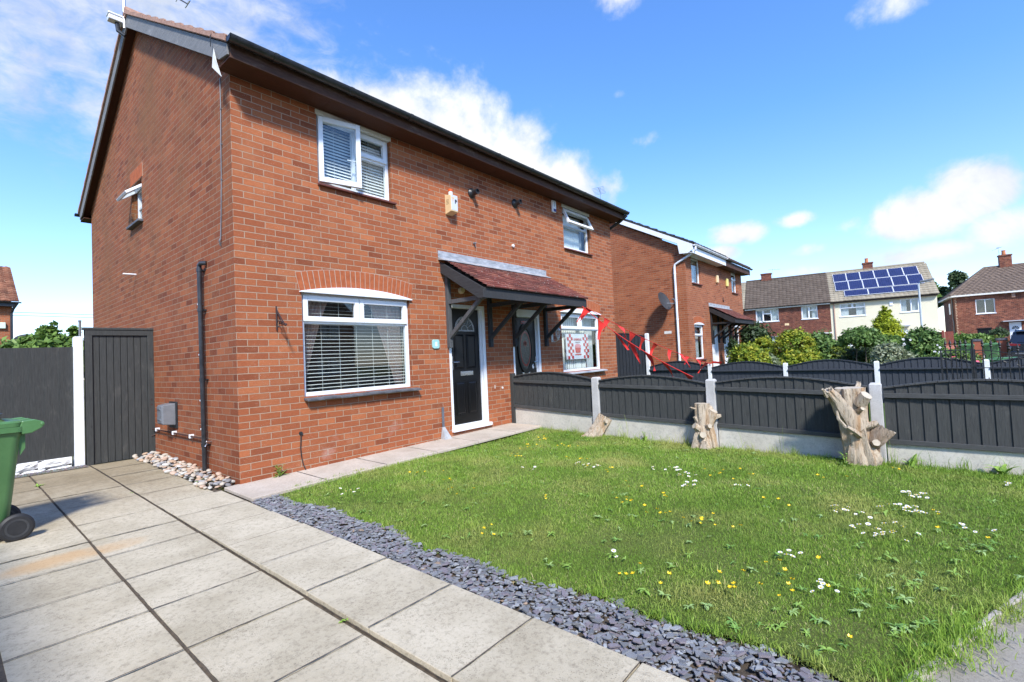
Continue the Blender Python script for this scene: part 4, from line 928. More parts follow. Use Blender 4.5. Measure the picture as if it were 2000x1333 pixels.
q = MB(); q.box(5.72, 7.0, 1.0, 1.02, 0, 2.12); q.box(5.72, 5.74, .12, 1.0, 0, 2.12); q.box(6.98, 7.0, .12, 1.0, 0, 2.12); obj('porch_lining', q, simple('red painted wall', (.3, .03, .02), (.36, .04, .03)), t)
q = MB(); q.box(5.6, 7.06, -.25, .0, 2.13, 2.24); obj('porch_slab', q, M['white_dull'], t)
q = MB(); q.box(6.1, 6.75, .9, .95, 0, 2.05); d = obj('front_door', q, M['white'], t)
q = MB(); q.box(6.2, 6.65, .88, .9, 1.6, 1.9); q.box(6.2, 6.65, .88, .9, .9, 1.5); obj('door_pane', q, M['leaded'], d)
gutter(t, 0, 7.05, -.36, 4.95, M['black_plastic'], clips=False); q = MB(); q.box(0, 7.05, -.3, -.02, 4.8, 4.86); q.box(0, 7.05, -.31, -.29, 4.82, 4.98); obj('fascia', q, M['white_dull'], t)
q = MB(); q.box(3.35, 3.7, -.01, 0, 3.1, 3.3); q.lathe([(.07, 0), (.07, -.03)], (3.5, 0, 3.2), 'y', 8); obj('flue', q, M['cream_plastic'], t)
chimney(t, 1.9, 3.6, 7.9, 8.75, .95, .5, 0)
q = MB(); q.tube([(2.5, 3.6, 7.9), (2.5, 3.6, 9.2)], .02, 6); q.tube([(2.1, 3.5, 9.1), (3.2, 3.7, 9.05)], .015, 6)
for i in range(5): q.tube([(2.3 + i * .18, 3.3, 9.08), (2.3 + i * .18, 3.95, 9.08)], .01, 5)
obj('aerial', q, M['metal'], t)
t, Wt = terrace_half('terraced_house', 'cream painted terraced house with solar panels covering its pale tiled roof', M['cream_wall'], M['tile_cream'], 7.05, 14.55,
    [(7.77, 9.66, 3.58, 4.75), (12.1, 13.39, 3.6, 4.72), (7.77, 9.66, .9, 2.1), (11.9, 12.5, .0, 2.1)])
o7 = 7.05
far_window(t, 7.77 - o7, 9.66 - o7, 3.58, 4.75, [(0, .5, .62, 1, 1), (.5, 1, .62, 1, 1), (0, 1, 0, .62, 0)], 'wide upstairs window')
far_window(t, 12.1 - o7, 13.39 - o7, 3.6, 4.72, [(0, .55, 0, 1, 0), (.55, 1, 0, 1, 1)], 'upstairs window near the lamp post')
far_window(t, 7.77 - o7, 9.66 - o7, .9, 2.1, [(0, 1, 0, 1, 0)], 'ground floor window')
q = MB(); q.box(11.9 - o7, 12.5 - o7, .05, .09, 0, 2.1); obj('front_door', q, M['white'], t)
q = MB(); q.box(11.8 - o7, 12.6 - o7, -.5, 0, 2.36, 2.46); obj('door_hood', q, M['grey_sill'], t)
gutter(t, 0, 7.5, -.36, 4.95, simple('dark brown gutter', (.03, .018, .012)), clips=False)
q = MB(); q.box(0, 7.55, -.3, -.0, 4.82, 4.98); obj('fascia', q, simple('dark brown fascia', (.035, .02, .014)), t)
q = MB(); q.tube([(.28, -.07, 4.9), (.28, -.07, 0)], .045, 8); obj('drainpipe', q, simple('pinkish pipe', (.4, .24, .18)), t)
q = MB(); q.box(11.36 - o7, 11.6 - o7, -.07, 0, 4.25, 4.58); obj('alarm_box', q, M['white'], t, bevel=.02)
chimney(t, 10.43 - o7, 3.7, 7.8, 8.7, .75, .5, 1)
M['pv'] = None
x = NT('solar cells', .22, spec=.6); X, Y, Z = x.sep()
b = x.n('ShaderNodeTexBrick'); b.offset = 0; b.inputs['Scale'].default_value = 1; b.inputs['Mortar Size'].default_value = .006; b.inputs['Brick Width'].default_value = .16; b.inputs['Row Height'].default_value = .16
x.l(x.comb(X, Y), b.inputs['Vector']); b.inputs['Color1'].default_value = (.014, .02, .07, 1); b.inputs['Color2'].default_value = (.02, .028, .095, 1); b.inputs['Mortar'].default_value = (.06, .06, .11, 1); x.col(b.outputs['Color']); M['pv'] = x.m
ey, ez = -.3, 4.98; ry, rz_ = 3.55, 8.08; Ls = math.hypot(ry - ey, rz_ - ez)
def on_slope(u, s, h): a = (ry - ey) / Ls; b_ = (rz_ - ez) / Ls; return (u, ey + a * s * Ls - b_ * h, ez + b_ * s * Ls + a * h)
rows = [(.61, .885, [(7.56 + (13.9 - 7.56) * i / 6 - o7, 7.56 + (13.9 - 7.56) * (i + 1) / 6 - o7) for i in range(6)]), (.305, .6, [(7.6 + (14.0 - 7.6) * i / 6 - o7, 7.6 + (14.0 - 7.6) * (i + 1) / 6 - o7) for i in range(6)]), (.1, .285, [(8.21 + 5.3 * i / 3 - o7, 8.21 + 5.3 * (i + 1) / 3 - o7) for i in range(3)])]
for s0, s1, cols in rows:
    for a, b_ in cols:
        q = MB(); q.add([on_slope(u, s, h) for u in (a + .01, b_ - .01) for s in (s0, s1) for h in (.1, .14)], [(0, 1, 3, 2), (4, 6, 7, 5), (0, 4, 5, 1), (2, 3, 7, 6), (0, 2, 6, 4), (1, 5, 7, 3)])
        fo = obj('solar_panel', q, M['white'], t)
        e = .026; es = e / Ls; q = MB(); q.add([on_slope(u, s, h) for u in (a + .01 + e, b_ - .01 - e) for s in (s0 + es, s1 - es) for h in (.139, .145)], [(0, 1, 3, 2), (4, 6, 7, 5), (0, 4, 5, 1), (2, 3, 7, 6), (0, 2, 6, 4), (1, 5, 7, 3)])
        obj('cells', q, M['pv'], fo)
# neighbour on the left of the terrace: sliver of pale roof
loc = (49.43 - math.cos(math.radians(-80.85)) * 7.2, 6.97 - math.sin(math.radians(-80.85)) * 7.2, 0)
t = thing('terraced_house', 'sliver of pale-tiled terraced house showing between the semi and the brown terrace', 'house', loc, math.radians(-80.85))
q = MB(); q.box(0, 7.15, 0, 7, -.5, 5.05); obj('wall', q, M['brick_dark'], t); r = obj('roof', slope_mesh(0, 7.18, -.3, 4.98, 3.55, 8.08, tw=.33, ch=.34, amp=.03, step=.055, seg=4), M['tile_cream'], t, recalc=False); obj('rear_slope', slope_mesh(0, 7.18, 7.4, 4.98, 3.55, 8.08, tw=.6, ch=.6, seg=4), M['tile_cream'], r, recalc=False)

# hipped brick house on the right
t = thing('detached_house', 'dark red brick house with hipped brown roof and white front door at the right edge', 'house', (56.4, -8.73, 0), math.radians(-86))
M['brick_mixed'] = brick_mat('mixed red brown brick', (.075, .025, .02), (.2, .06, .035), (.34, .12, .07), (.34, .27, .22), stains=False, shift=False)
q = MB(); q.holed(0, 11, -.5, 5.0, [(1.32, 2.55, 3.2, 4.45), (3.29, 4.05, .1, 2.3), (1.3, 2.2, .9, 1.9)], ident, .12); q.box(11, 11.01, 0, 7, -.5, 5); q.box(0, 11, 6.99, 7, -.5, 5)
q.holed(0, 7, -.5, 5.0, [], lambda u, d, v: (d, u, v), .1); obj('wall', q, M['brick_mixed'], t, recalc=False)
q = MB(); 
for k in range(0, 33): 
    q.box(-.006, .11 if k % 2 else .06, -.006, .1, .15 * k, .15 * k + .07)
obj('quoins', q, simple('pale quoin brick', (.42, .27, .17), (.5, .34, .22)), t)
def hip(x0, x1, y0, y1, z0, z1, hx, mat, root):
    yr = (y0 + y1) / 2; P = [(x0, y0, z0), (x1, y0, z0), (x1, y1, z0), (x0, y1, z0), (x0 + hx, yr, z1), (x1 - hx, yr, z1)]
    faces = [(P[0], P[1], P[5], P[4]), (P[1], P[2], P[5], P[5]), (P[2], P[3], P[4], P[5]), (P[3], P[0], P[4], P[4])]
    q = MB()
    for A, B, Cc, D in faces:
        A, B, Cc, D = map(Vector, (A, B, Cc, D)); n = 15; nrm = (B - A).cross(D - A).normalized()
        for i in range(n):
            a0 = A.lerp(D, i / n); b0 = B.lerp(Cc, i / n); a1 = A.lerp(D, (i + 1) / n); b1 = B.lerp(Cc, (i + 1) / n)
            m_ = max(1, int((b0 - a0).length / .34))
            for k in range(m_):
                f0, f1 = k / m_, (k + 1) / m_; fm = (f0 + f1) / 2
                p = [a0.lerp(b0, f0) + nrm * .02, a0.lerp(b0, fm) + nrm * .075, a0.lerp(b0, f1) + nrm * .02, a1.lerp(b1, f1), a1.lerp(b1, fm) + nrm * .04, a1.lerp(b1, f0)]
                q.add([tuple(v) for v in p] + [tuple(a0.lerp(b0, f0)), tuple(a0.lerp(b0, fm)), tuple(a0.lerp(b0, f1))], [(0, 1, 4, 5), (1, 2, 3, 4), (6, 7, 1, 0), (7, 8, 2, 1)])
    r = obj('roof', q, mat, root, recalc=False)
    q = MB()
    for a, b in ((P[0], P[4]), (P[3], P[4]), (P[1], P[5]), (P[2], P[5]), (P[4], P[5])): q.tube([a, b], .1, 8)
    obj('ridge', q, mat, r); return r
M['tile_hip'] = simple('brown hip tile', (.1, .07, .05), (.155, .11, .08), 3, .85, bump=.002)
hip(-.35, 11.3, -.35, 7.35, 4.92, 7.5, 2.95, M['tile_hip'], t)
q = MB(); q.box(-.36, 11.3, -.36, -.33, 4.8, 4.95); q.box(-.36, -.33, -.33, 7.3, 4.8, 4.95); q.box(-.33, 11.3, -.33, 0, 4.8, 4.82); q.box(-.33, 0, 0, 7.3, 4.8, 4.82); obj('fascia', q, M['white_dull'], t)
far_window(t, 1.32, 2.55, 3.2, 4.45, [(0, .5, 0, 1, 0), (.5, 1, 0, 1, 0)], 'white two-pane upstairs window', dress=False)
q = MB(); q.box(1.3, 2.2, .05, .08, .9, 1.9); q.box(1.25, 2.25, -.05, .0, 1.85, 1.93); obj('dark_window', q, M['door_black'], t)
q = MB(); q.box(3.31, 4.03, .02, .08, .1, 2.28); d = obj('front_door', q, M['white'], t)
q = MB(); q.prism([(3.67 + math.cos(a) * .22, .005, 1.72 + math.sin(a) * .24) for a in [k * math.pi / 12 for k in range(13)]], (0, .01, 0)); obj('fanlight', q, M['leaded'], d)
q = MB()
for k in range(1, 5): a = k * math.pi / 5; q.bar((3.67, 0, 1.72), (3.67 + math.cos(a) * .22, 0, 1.72 + math.sin(a) * .24), .02, .01, (0, 1, 0))
obj('glazing_bead', q, M['white'], d); q = MB(); q.box(3.55, 3.82, .0, .02, 1.0, 1.06); obj('letterbox', q, simple('brass', (.5, .3, .08), metal=.8, rough=.4), d)
q = MB(); q.box(3.38, 3.4, -.02, .02, .98, 1.2); obj('handle', q, M['ink'], d)
q = MB(); q.box(2.85, 4.4, -.6, 0, 2.36, 2.44); obj('door_hood', q, M['grey_sill'], t); q = MB(); q.box(3.57, 3.79, -.12, 0, 4.4, 4.75); obj('alarm_box', q, simple('pink brown box', (.35, .2, .14)), t)
chimney(t, 4.0, 3.5, 7.2, 8.5, .8, .55, 1, M['brick_mixed'])
q = MB(); q.tube([(3.65, 3.5, 7.3), (3.65, 3.5, 9.2)], .02, 6); q.tube([(3.2, 3.4, 9.0), (3.9, 3.6, 9.3)], .02, 6); q.box(3.5, 3.85, 3.4, 3.5, 9.2, 9.26); obj('aerial', q, M['metal'], t)
q = MB(); q.tube([(-.06, 1.2, 4.85), (-.06, 1.2, 2.9), (-.06, 1.0, 2.6), (-.06, .9, 0)], .055, 8); obj('soil_pipe', q, M['grey_plastic'], t)
q = MB(); q.box(-.05, .0, 2.6, 3.3, 3.4, 4.4); obj('side_window', q, M['white'], t); q = MB(); q.box(-.06, 0, 2.6, 3.4, 1.0, 1.6); obj('side_window', q, M['white'], t)

# house far left, behind the back gardens
t = thing('brick_house', 'brick house with red-brown pantiled roof at the left edge, behind the dark fence', 'house', (-9.2, 26.7, 0))
q = MB(); q.box(0, 9.48, 0, 7, -.5, 4.75); q.add([(9.48, 0, 4.75), (9.48, 7, 4.75), (9.48, 3.5, 7.1)], [(0, 1, 2)]); obj('wall', q, M['brick_plain'], t)
M['tile_rust'] = tile_mat('rust pantile', [(0, (.13, .05, .03)), (.5, (.2, .08, .045)), (1, (.28, .12, .07))], (.55, .45, .3))
r = obj('roof', slope_mesh(-.1, 9.68, -.35, 4.95, 3.5, 7.15, tw=.3, ch=.28, amp=.045, step=.03), M['tile_rust'], t, recalc=False); obj('rear_slope', slope_mesh(-.1, 9.68, 7.35, 4.95, 3.5, 7.15, tw=.6, ch=.6), M['tile_rust'], r, recalc=False)
gutter(t, -.1, 9.75, -.4, 4.9, M['black_plastic']); q = MB(); q.box(-.1, 9.6, -.33, 0, 4.7, 4.9); obj('fascia', q, M['black_plastic'], t)
q = MB(); q.tube([(9.62, -.4, 4.85), (9.5, -.2, 4.6), (9.45, -.06, 4.4), (9.45, -.06, 0)], .05, 8); obj('drainpipe', q, M['black_plastic'], t)
q = MB(); q.box(8.6, 9.26, -.12, 0, 3.68, 3.96); obj('alarm_box', q, simple('pale green box', (.6, .7, .55)), t, bevel=.02)
q = MB(); q.lathe([(.05, -.12), (.25, -.1), (.42, -.02), (.43, 0), (.4, -.01), (.05, -.08)], (0, 0, 0), 'y', 18); o = obj('satellite_dish', q, M['dish'], t, smooth='auto', loc=(9.95, -.4, 3.15)); o.scale = (1.1, 1, .62); o.rotation_euler = (math.radians(18), 0, .1)
q = MB(); q.tube([(9.47, 0, 3.05), (9.7, -.1, 3.05), (9.95, -.3, 3.12)], .03, 6); obj('dish_bracket', q, M['grey_plastic'], t)

# ================================================================== ground, paving
def grid_sheet(name, xs, ys, zf, mat, kind='structure'):
    V = [(x_, y_, zf(x_, y_)) for y_ in ys for x_ in xs]; nx = len(xs)
    F = [(j * nx + i, j * nx + i + 1, (j + 1) * nx + i + 1, (j + 1) * nx + i) for j in range(len(ys) - 1) for i in range(nx - 1)]
    me = bpy.data.meshes.new(name); me.from_pydata(V, [], F); me.materials.append(mat); me.update()
    o = bpy.data.objects.new(name, me); C.objects.link(o); return tag(o, kind=kind)
def gz(y): return .02 * max(min(y, 2.5), -8) if y < 2.5 else .05
grid_sheet('ground', [-400, -60, -12, -6, -3, 0, 4, 8, 12, 20, 40, 80, 400], [-400, -60, -20, -12, -8, -6, -4, -2, 0, 2.5, 5, 12, 40, 400], lambda a, b: gz(b) - .06, M['ground'])
# road and footway in front
q = MB(); q.add([(-30, -40, -.21), (70, -40, -.21), (70, -9.6, -.21), (-30, -9.6, -.21)], [(0, 1, 2, 3)]); tag(obj('road', q, M['road'], recalc=False), kind='structure')
q = MB(); q.add([(16.5, -9.6, -.2), (52, -9.6, -.2), (52, 12, -.012), (45, 12, -.012), (38, -7.2, -.16), (16.5, -7.2, -.16)], [(0, 1, 2, 3, 4, 5)]); tag(obj('side_road', q, M['pavement'], recalc=False), kind='structure')
q = MB()
ed = [(-3.2, -4.2), (.3, -5.5), (1.39, -5.92), (4.7, -7.2), (12, -9.2)]
q.add([(a, b, gz(b) - .012) for a, b in ed] + [(12, -9.5, -.175), (-6, -9.5, -.175), (-6, -4.0, -.092)], [(0, 1, 2, 3, 4, 5, 6, 7)]); tag(obj('pavement', q, M['pavement'], recalc=False), kind='structure')
# worn kerb edging in short lengths
q = MB(); a = Vector((.28, -5.49, 0)); b = Vector((4.65, -7.17, 0)); d = (b - a).normalized(); L = (b - a).length; pos = 0
while pos < L:
    ln = R.uniform(.28, .62); p0 = a + d * pos; p1 = a + d * min(L, pos + ln); w_ = R.uniform(.03, .045)
    q.bar((p0.x, p0.y, gz(p0.y) - .02 + R.uniform(-.006, .006)), (p1.x, p1.y, gz(p1.y) - .02 + R.uniform(-.006, .006)), w_, .07); pos += ln + (R.uniform(.02, .12) if R.random() < .4 else .006)
tag(obj('kerb', q, M['kerb'], bevel=.008), kind='structure')
px = [-.15, .62, 1.4, 2.2, 3.0, 3.85, 4.55]
# driveway: concrete slabs in three columns
q = MB(); q.add([(-1.92, -6.4, gz(-6.4) - .0022), (-.16, -6.4, gz(-6.4) - .0022), (-.16, 3.0, gz(3) - .0022), (-1.92, 3.0, gz(3) - .0022)], [(0, 1, 2, 3)]); tag(obj('driveway_base', q, M['joint'], recalc=False), kind='structure')
q = MB()
def slab(x0, x1, y0, y1, lift=0):
    e = .0042; t1, t2 = R.uniform(-.0025, .0025), R.uniform(-.0025, .0025)
    P = [(x0 + e, y0 + e), (x1 - e, y0 + e), (x1 - e, y1 - e), (x0 + e, y1 - e)]
    P = [(a + R.uniform(-.0025, .0025), b + R.uniform(-.0025, .0025)) for a, b in P]
    q.prism([(P[k][0], P[k][1], gz(P[k][1]) - .028) for k in range(4)], (0, 0, .028 + lift + t1))
cols = [(-1.9, -1.34, 0), (-1.332, -.757, .0), (-.745, -.185, .016)]
yj_m = [2.45, 1.85, 1.19, .57, -.14, -.70, -1.19, -1.75, -2.33, -2.9, -3.48, -4.07, -4.66, -5.25, -5.84]
yj_r = [-.02, -.63, -1.2, -1.75, -2.28, -2.88, -3.49, -4.08, -4.65, -5.24, -5.83]
for (a, b, l) in cols[:2]:
    for i in range(len(yj_m) - 1): slab(a, b, yj_m[i + 1], yj_m[i], l + R.uniform(-.002, .002))
    slab(a, b, 2.45, 3.02)
for i in range(len(yj_r) - 1): slab(cols[2][0], cols[2][1], yj_r[i + 1], yj_r[i], min(.024, .004 + i * .006) + R.uniform(-.002, .003))
for y0_, y1_ in ((-.02, .57), (.57, 1.19), (1.19, 1.85), (1.85, 2.45), (2.45, 3.02)): slab(-.745, -.24, y0_, y1_)
tag(obj('driveway', q, M['slab'], bevel=.002, seg=1), kind='structure')
q = MB(); rj = random.Random(12)
def joint(a, b, w, dz):
    a = Vector(a); b = Vector(b); L = (b - a).length; n = max(2, int(L / .05)); d = (b - a) / L; s = Vector((-d.y, d.x, 0)); vs = []
    for i in range(n + 1):
        p = a + d * (L * i / n) + s * rj.uniform(-.0015, .0015); ww = w * rj.uniform(.55, 1.25) / 2
        for k in (-1, 1): v = p + s * ww * k; vs.append((v.x, v.y, gz(v.y) + dz + rj.uniform(0, .0006)))
    q.add(vs, [(2 * i, 2 * i + 1, 2 * i + 3, 2 * i + 2) for i in range(n)])
joint((-1.336, -6.0, 0), (-1.336, 3.0, 0), .009, .0052); joint((-.75, -6.0, 0), (-.751, 3.0, 0), .007, .0056)
for y_ in yj_m[:-1]: joint((-1.9, y_ + rj.uniform(-.004, .004), 0), (-1.34, y_, 0), .0062, .0054); joint((-1.333, y_, 0), (-.757, y_ + rj.uniform(-.004, .004), 0), .0062, .0054)
for i, y_ in enumerate(yj_r[1:-1]): joint((-.743, y_, 0), (-.187, y_, 0), .0062, min(.024, .004 + i * .006) + .007)
for y_ in (-.02, .57, 1.19, 1.85, 2.45): joint((-.74, y_, 0), (-.24, y_, 0), .01, .0056)
for x_ in px[1:-1]:
    for i in range(12):
        ya, yb = -.655 + i * .055, -.655 + (i + 1) * .055; zz = .006 + .011 * x_ + .0075; w_ = .0035 * rj.uniform(.7, 1.3); q.add([(x_ - w_, ya, zz + .001 * i), (x_ + w_, ya, zz + .001 * i), (x_ + w_, yb, zz + .001 * i + .001), (x_ - w_, yb, zz + .001 * i + .001)], [(0, 1, 2, 3)])
tag(obj('driveway_joints', q, M['joint'], recalc=False), kind='structure')
# concrete path along the front wall
q = MB(); px = [-.15, .62, 1.4, 2.2, 3.0, 3.85, 4.55]
for i in range(len(px) - 1):
    z0 = .006 + .011 * px[i]; z1 = .006 + .011 * px[i + 1]
    q.prism([(px[i] + .004, -.66 - .0 * i, z0 - .03), (px[i + 1] - .004, -.66, z1 - .03), (px[i + 1] - .004, .03, z1 - .03 + .012), (px[i] + .004, .03, z0 - .03 + .012)], (0, 0, .035))
tag(obj('path', q, M['path'], bevel=.004, seg=1), kind='structure')
q = MB(); q.add([(-.17, -6.0, gz(-6) - .02), (.35, -6.0, gz(-6) - .02), (.35, -.6, gz(-.6) - .02), (-.17, -.6, gz(-.6) - .02)], [(0, 1, 2, 3)]); tag(obj('border_soil', q, M['soil'], recalc=False), kind='structure')
q = MB(); q.add([(-3.2, -6.2, gz(-6.2) - .025), (-1.9, -6.2, gz(-6.2) - .025), (-1.9, 3.06, gz(3) - .025), (-3.2, 3.06, gz(3) - .025)], [(0, 1, 2, 3)])
q.add([(-1.9, 2.86, gz(3) + .008), (-.78, 2.86, gz(3) + .008), (-.78, 3.06, gz(3) + .012), (-1.9, 3.06, gz(3) + .012)], [(0, 1, 2, 3)])
gm = NT('fine grey gravel', .9); v_ = gm.vor(70, out='Color'); gm.col(gm.mix(gm.ramp(gm.vor(70), [(.0, 0), (.5, .9)]), gm.mix(.45, (.3, .28, .25), v_), (.1, .09, .08))); gm.bump(gm.vor(70), .01, -1)
M['gravel'] = gm.m; tag(obj('gravel', q, gm.m, recalc=False), kind='structure')
# lawn sheet, gently uneven
lawn_pts = None
def lawn_z(a, b): return gz(b) + .012 + .012 * math.sin(a * 1.7 + b * .8) + .012 * mnoise.noise((a * 1.3, b * 1.3, 2)) - .004
xs = [.13 + i * .13 for i in range(35)]
def lawn_front(a): return -5.42 - (a - .3) * .385
V = []; F = []; ny_ = 44
for j in range(ny_ + 1):
    for a in xs:
        b = -.62 + (lawn_front(a) + .62) * j / ny_; a = max(a, slate_edge(b) + .02 + (a - .13) * .97); V.append((a, b, lawn_z(a, b) - (.02 if j in (0, ny_) else 0)))
nx = len(xs); F = [(j * nx + i, j * nx + i + 1, (j + 1) * nx + i + 1, (j + 1) * nx + i) for j in range(ny_) for i in range(nx - 1)]
me = bpy.data.meshes.new('lawn'); me.from_pydata(V, [], F); me.materials.append(M['turf']); me.update(); lawn = bpy.data.objects.new('lawn', me); C.objects.link(lawn); tag(lawn, kind='structure')
# neighbours' gardens beyond the fences
q = MB(); q.add([(4.75, -7.2, -.15), (16.5, -9.2, -.18), (16.5, .2, 0), (4.75, 0, 0)], [(0, 1, 2, 3)]); q.add([(16.5, -7.2, -.14), (38, -7.2, -.14), (45, 12, .0), (16.5, 12, .0)], [(0, 1, 2, 3)]); tag(obj('verge', q, M['verge'], recalc=False), kind='structure')

# ================================================================== fences
def fence_panel(root, P0, P1, zb, ze0, ze1, rise, mat, railmat, side, board=.105, rails=(), cap=True, boards_side=None):
    """feather-edge panel between plan points; arched top. side: +1/-1 side on which rails show"""
    a = Vector((*P0, 0)); b = Vector((*P1, 0)); d = (b - a); L = d.length; d.normalize(); nrm = Vector((-d.y, d.x, 0)) * side
    def top(s): t = s / L; return ze0 + (ze1 - ze0) * t + rise * math.sin(math.pi * min(1, max(0, (t * L - .0) / L))) ** 1.0 * (1 if rise else 0)
    q = MB(); n = max(1, round(L / board)); bw = L / n
    for i in range(n):
        s0, s1 = i * bw, (i + 1) * bw + .012
        s1 = min(s1, L); z0 = top(s0); z1 = top(s1); o0 = -nrm * .004; o1 = nrm * .009
        pa, pb = a + d * s0, a + d * s1
        t0 = .006 + R.uniform(0, .003)
        vs = [pa + nrm * (.000), pb + nrm * (-.0), pb + nrm * .006, pa + nrm * (.019 + R.uniform(-.002, .002))]
        fz = zb(s0) if callable(zb) else zb
        q.add([(v.x, v.y, fz) for v in vs] + [(v.x, v.y, z) for v, z in zip(vs, (z0, z1, z1, z0))], [(0, 1, 2, 3), (7, 6, 5, 4), (0, 1, 5, 4), (1, 2, 6, 5), (2, 3, 7, 6), (3, 0, 4, 7)])
    p = obj('panel', q, mat, root)
    q = MB()
    for (rz0, rz1, h, w_) in rails:
        q.bar(tuple(a + nrm * (.02 + w_ / 2) + Vector((0, 0, rz0))), tuple(b + nrm * (.02 + w_ / 2) + Vector((0, 0, rz1))), w_, h)
    if rails: obj('rail', q, railmat, p, bevel=.003)
    if cap:
        q = MB(); N = 18
        for i in range(N):
            s0, s1 = L * i / N, L * (i + 1) / N
            q.bar(tuple(a + d * s0 + nrm * .012 + Vector((0, 0, top(s0) + .008))), tuple(a + d * (s1 + .004) + nrm * .012 + Vector((0, 0, top(s1) + .008))), .046, .018)
        obj('capping', q, railmat, p)
    return p
# near fence along the lawn, x = 4.6, running towards the street
Fn = thing('fence', 'low charcoal fence with arched panels and grey concrete posts along the near lawn', 'fence', (4.6, 0, 0))
def conc_post(root, x_, y_, z0, z1, mat, w=.1, name='post', lean=0, top=.02):
    q = MB(); h = w / 2
    vs = []
    for zz, k in ((z0, 1.0), (z1 - top, .93), (z1, .7)):
        vs += [(x_ + sx * h * k + lean * (zz - z0), y_ + sy * h * k, zz) for sx, sy in ((-1, -1), (1, -1), (1, 1), (-1, 1))]
    q.add(vs, [(0, 3, 2, 1)] + [(b + i, b + (i + 1) % 4, b + 4 + (i + 1) % 4, b + 4 + i) for b in (0, 4) for i in range(4)] + [(8, 9, 10, 11)])
    return obj(name, q, mat, root, bevel=.006)
M['post_white'] = simple('white painted concrete post', (.66, .67, .67), (.78, .79, .79), 12, .75, bump=.003, bscale=60)
segs = [(-.07, -1.66, .35, .27, .9, .84), (-1.8, -3.42, .265, .2, .815, .77), (-3.56, -5.19, .195, .135, .78, .725), (-5.33, -6.95, .11, .095, .715, .70)]
for i, (ya, yb, g0, g1, t0, t1) in enumerate(segs):
    fence_panel(Fn, (0, ya), (0, yb), (lambda s, g0=g0, g1=g1, L=abs(yb - ya): g0 + (g1 - g0) * s / L + .002), t0, t1, .088, M['fence'], M['fence_h'], -1,
                rails=((t0 - .075, t1 - .075, .05, .03), (g0 + .028, g1 + .028, .05, .03)))
    q = MB(); q.prism([(-.02, ya, -.25), (-.02, yb, -.25), (-.02, yb, g1), (-.02, ya, g0)], (.05, 0, 0)); obj('gravel_board', q, M['gravelboard'], Fn, bevel=.004)
q = MB(); q.box(-.055, .03, -.068, -.002, -.05, .96); obj('timber_post', q, M['fence'], Fn, bevel=.003)
for yy, zt in ((-1.73, .875), (-3.49, .83), (-5.26, .775), (-7.02, .74)): conc_post(Fn, .01, yy, -.3, zt, M['post'], .125 if yy > -5 else .12)
# white-post fence, x = 11
Fw = thing('fence', 'slate blue fence with arched panels and white posts, beyond the bunting', 'fence', (11.0, 0, 0))
ps = [.235, -1.47, -3.23, -4.98, -6.68, -8.4]; zt = [1.76, .845, .81, .8, .78, .76]
for i in range(5):
    e0 = .78 - .01 * i if i else .83
    fence_panel(Fw, (0, ps[i] - .05), (0, ps[i + 1] + .05), -.2, e0 - .04, e0 - .05, .14, M['fence_back'], M['fence_back'], -1, cap=True, rails=((e0 - .12, e0 - .13, .035, .05), (.0, -.02, .04, .05)))
for i, y_ in enumerate(ps): conc_post(Fw, 0, y_, -.35, zt[i], M['post_white'], .1)
fence_panel(Fw, (0, .3), (0, 2.05), -.1, 1.68, 1.68, .13, M['fence_back'], M['fence_back'], -1, rails=((1.55, 1.55, .05, .045), (1.0, 1.0, .045, .045), (.42, .42, .045, .045)))
conc_post(Fw, 0, 2.1, -.3, 1.8, M['post_white'], .1)
# back garden fence on the left, gate, post
Fb = thing('fence', 'tall charcoal feather-edge fence on a white stone base, behind the green bin', 'fence', (-3.6, 3.1, 0))
fence_panel(Fb, (0, 0), (2.72, 0), .2, 1.63, 1.66, 0, M['fence'], M['fence'], -1, board=.14, cap=False)
q = MB()
for r_ in range(2):
    xx = 0
    while xx < 2.68:
        w_ = R.uniform(.18, .34); x2 = min(2.68, xx + w_); z0 = -.02 + r_ * .11 ; z1 = z0 + .107; n = 5
        pts = []
        for j in range(n + 1):
            for i in range(n + 1):
                ed_ = 0 if i in (0, n) or j in (0, n) else 1
                pts.append((xx + (x2 - xx) * i / n, -.03 - ed_ * R.uniform(.012, .035), z0 + (z1 - z0) * j / n))
        q.add(pts, [(j * (n + 1) + i, j * (n + 1) + i + 1, (j + 1) * (n + 1) + i + 1, (j + 1) * (n + 1) + i) for j in range(n) for i in range(n)]); xx = x2
q.box(0, 2.68, -.03, .04, -.05, .198); obj('stone_base', q, M['white_paint'], Fb)
conc_post(Fb, 2.76, .0, -.1, 1.8, M['post_white'], .105)
G = thing('garden_gate', 'tall closed charcoal timber side gate between the white post and the brick gable', 'gate', (-.77, 3.1, .02))
q = MB(); wG, hG = .77, 1.885
q.box(0, .075, -.045, .05, 0, hG); q.box(wG - .075, wG, -.045, .05, .03, hG); q.box(.0, wG, -.046, .05, hG - .09, hG - .012); q.box(-.02, wG + .015, -.055, .055, hG - .012, hG + .02); obj('frame', q, M['fence'], G, bevel=.004)
q = MB(); nb = 8; bw = (wG - .15) / nb
for i in range(nb): q.box(.075 + i * bw + .003, .075 + (i + 1) * bw - .003, -.022 + R.uniform(-.002, .002), .0, .03, hG - .09)
q.box(.075, wG - .075, .002, .01, .03, hG - .09); obj('boards', q, M['fence'], G, bevel=.003)
for zz in (1.45, .85, .78): q = MB(); q.lathe([(.012, -.048), (.012, -.044)], (wG - .04, 0, zz), 'y', 8); obj('bolt', q, M['iron'], G)
q = MB(); q.tube([(wG - .05, -.05, .32), (wG + .02, -.06, .34)], .006, 6); obj('latch', q, M['iron'], G)
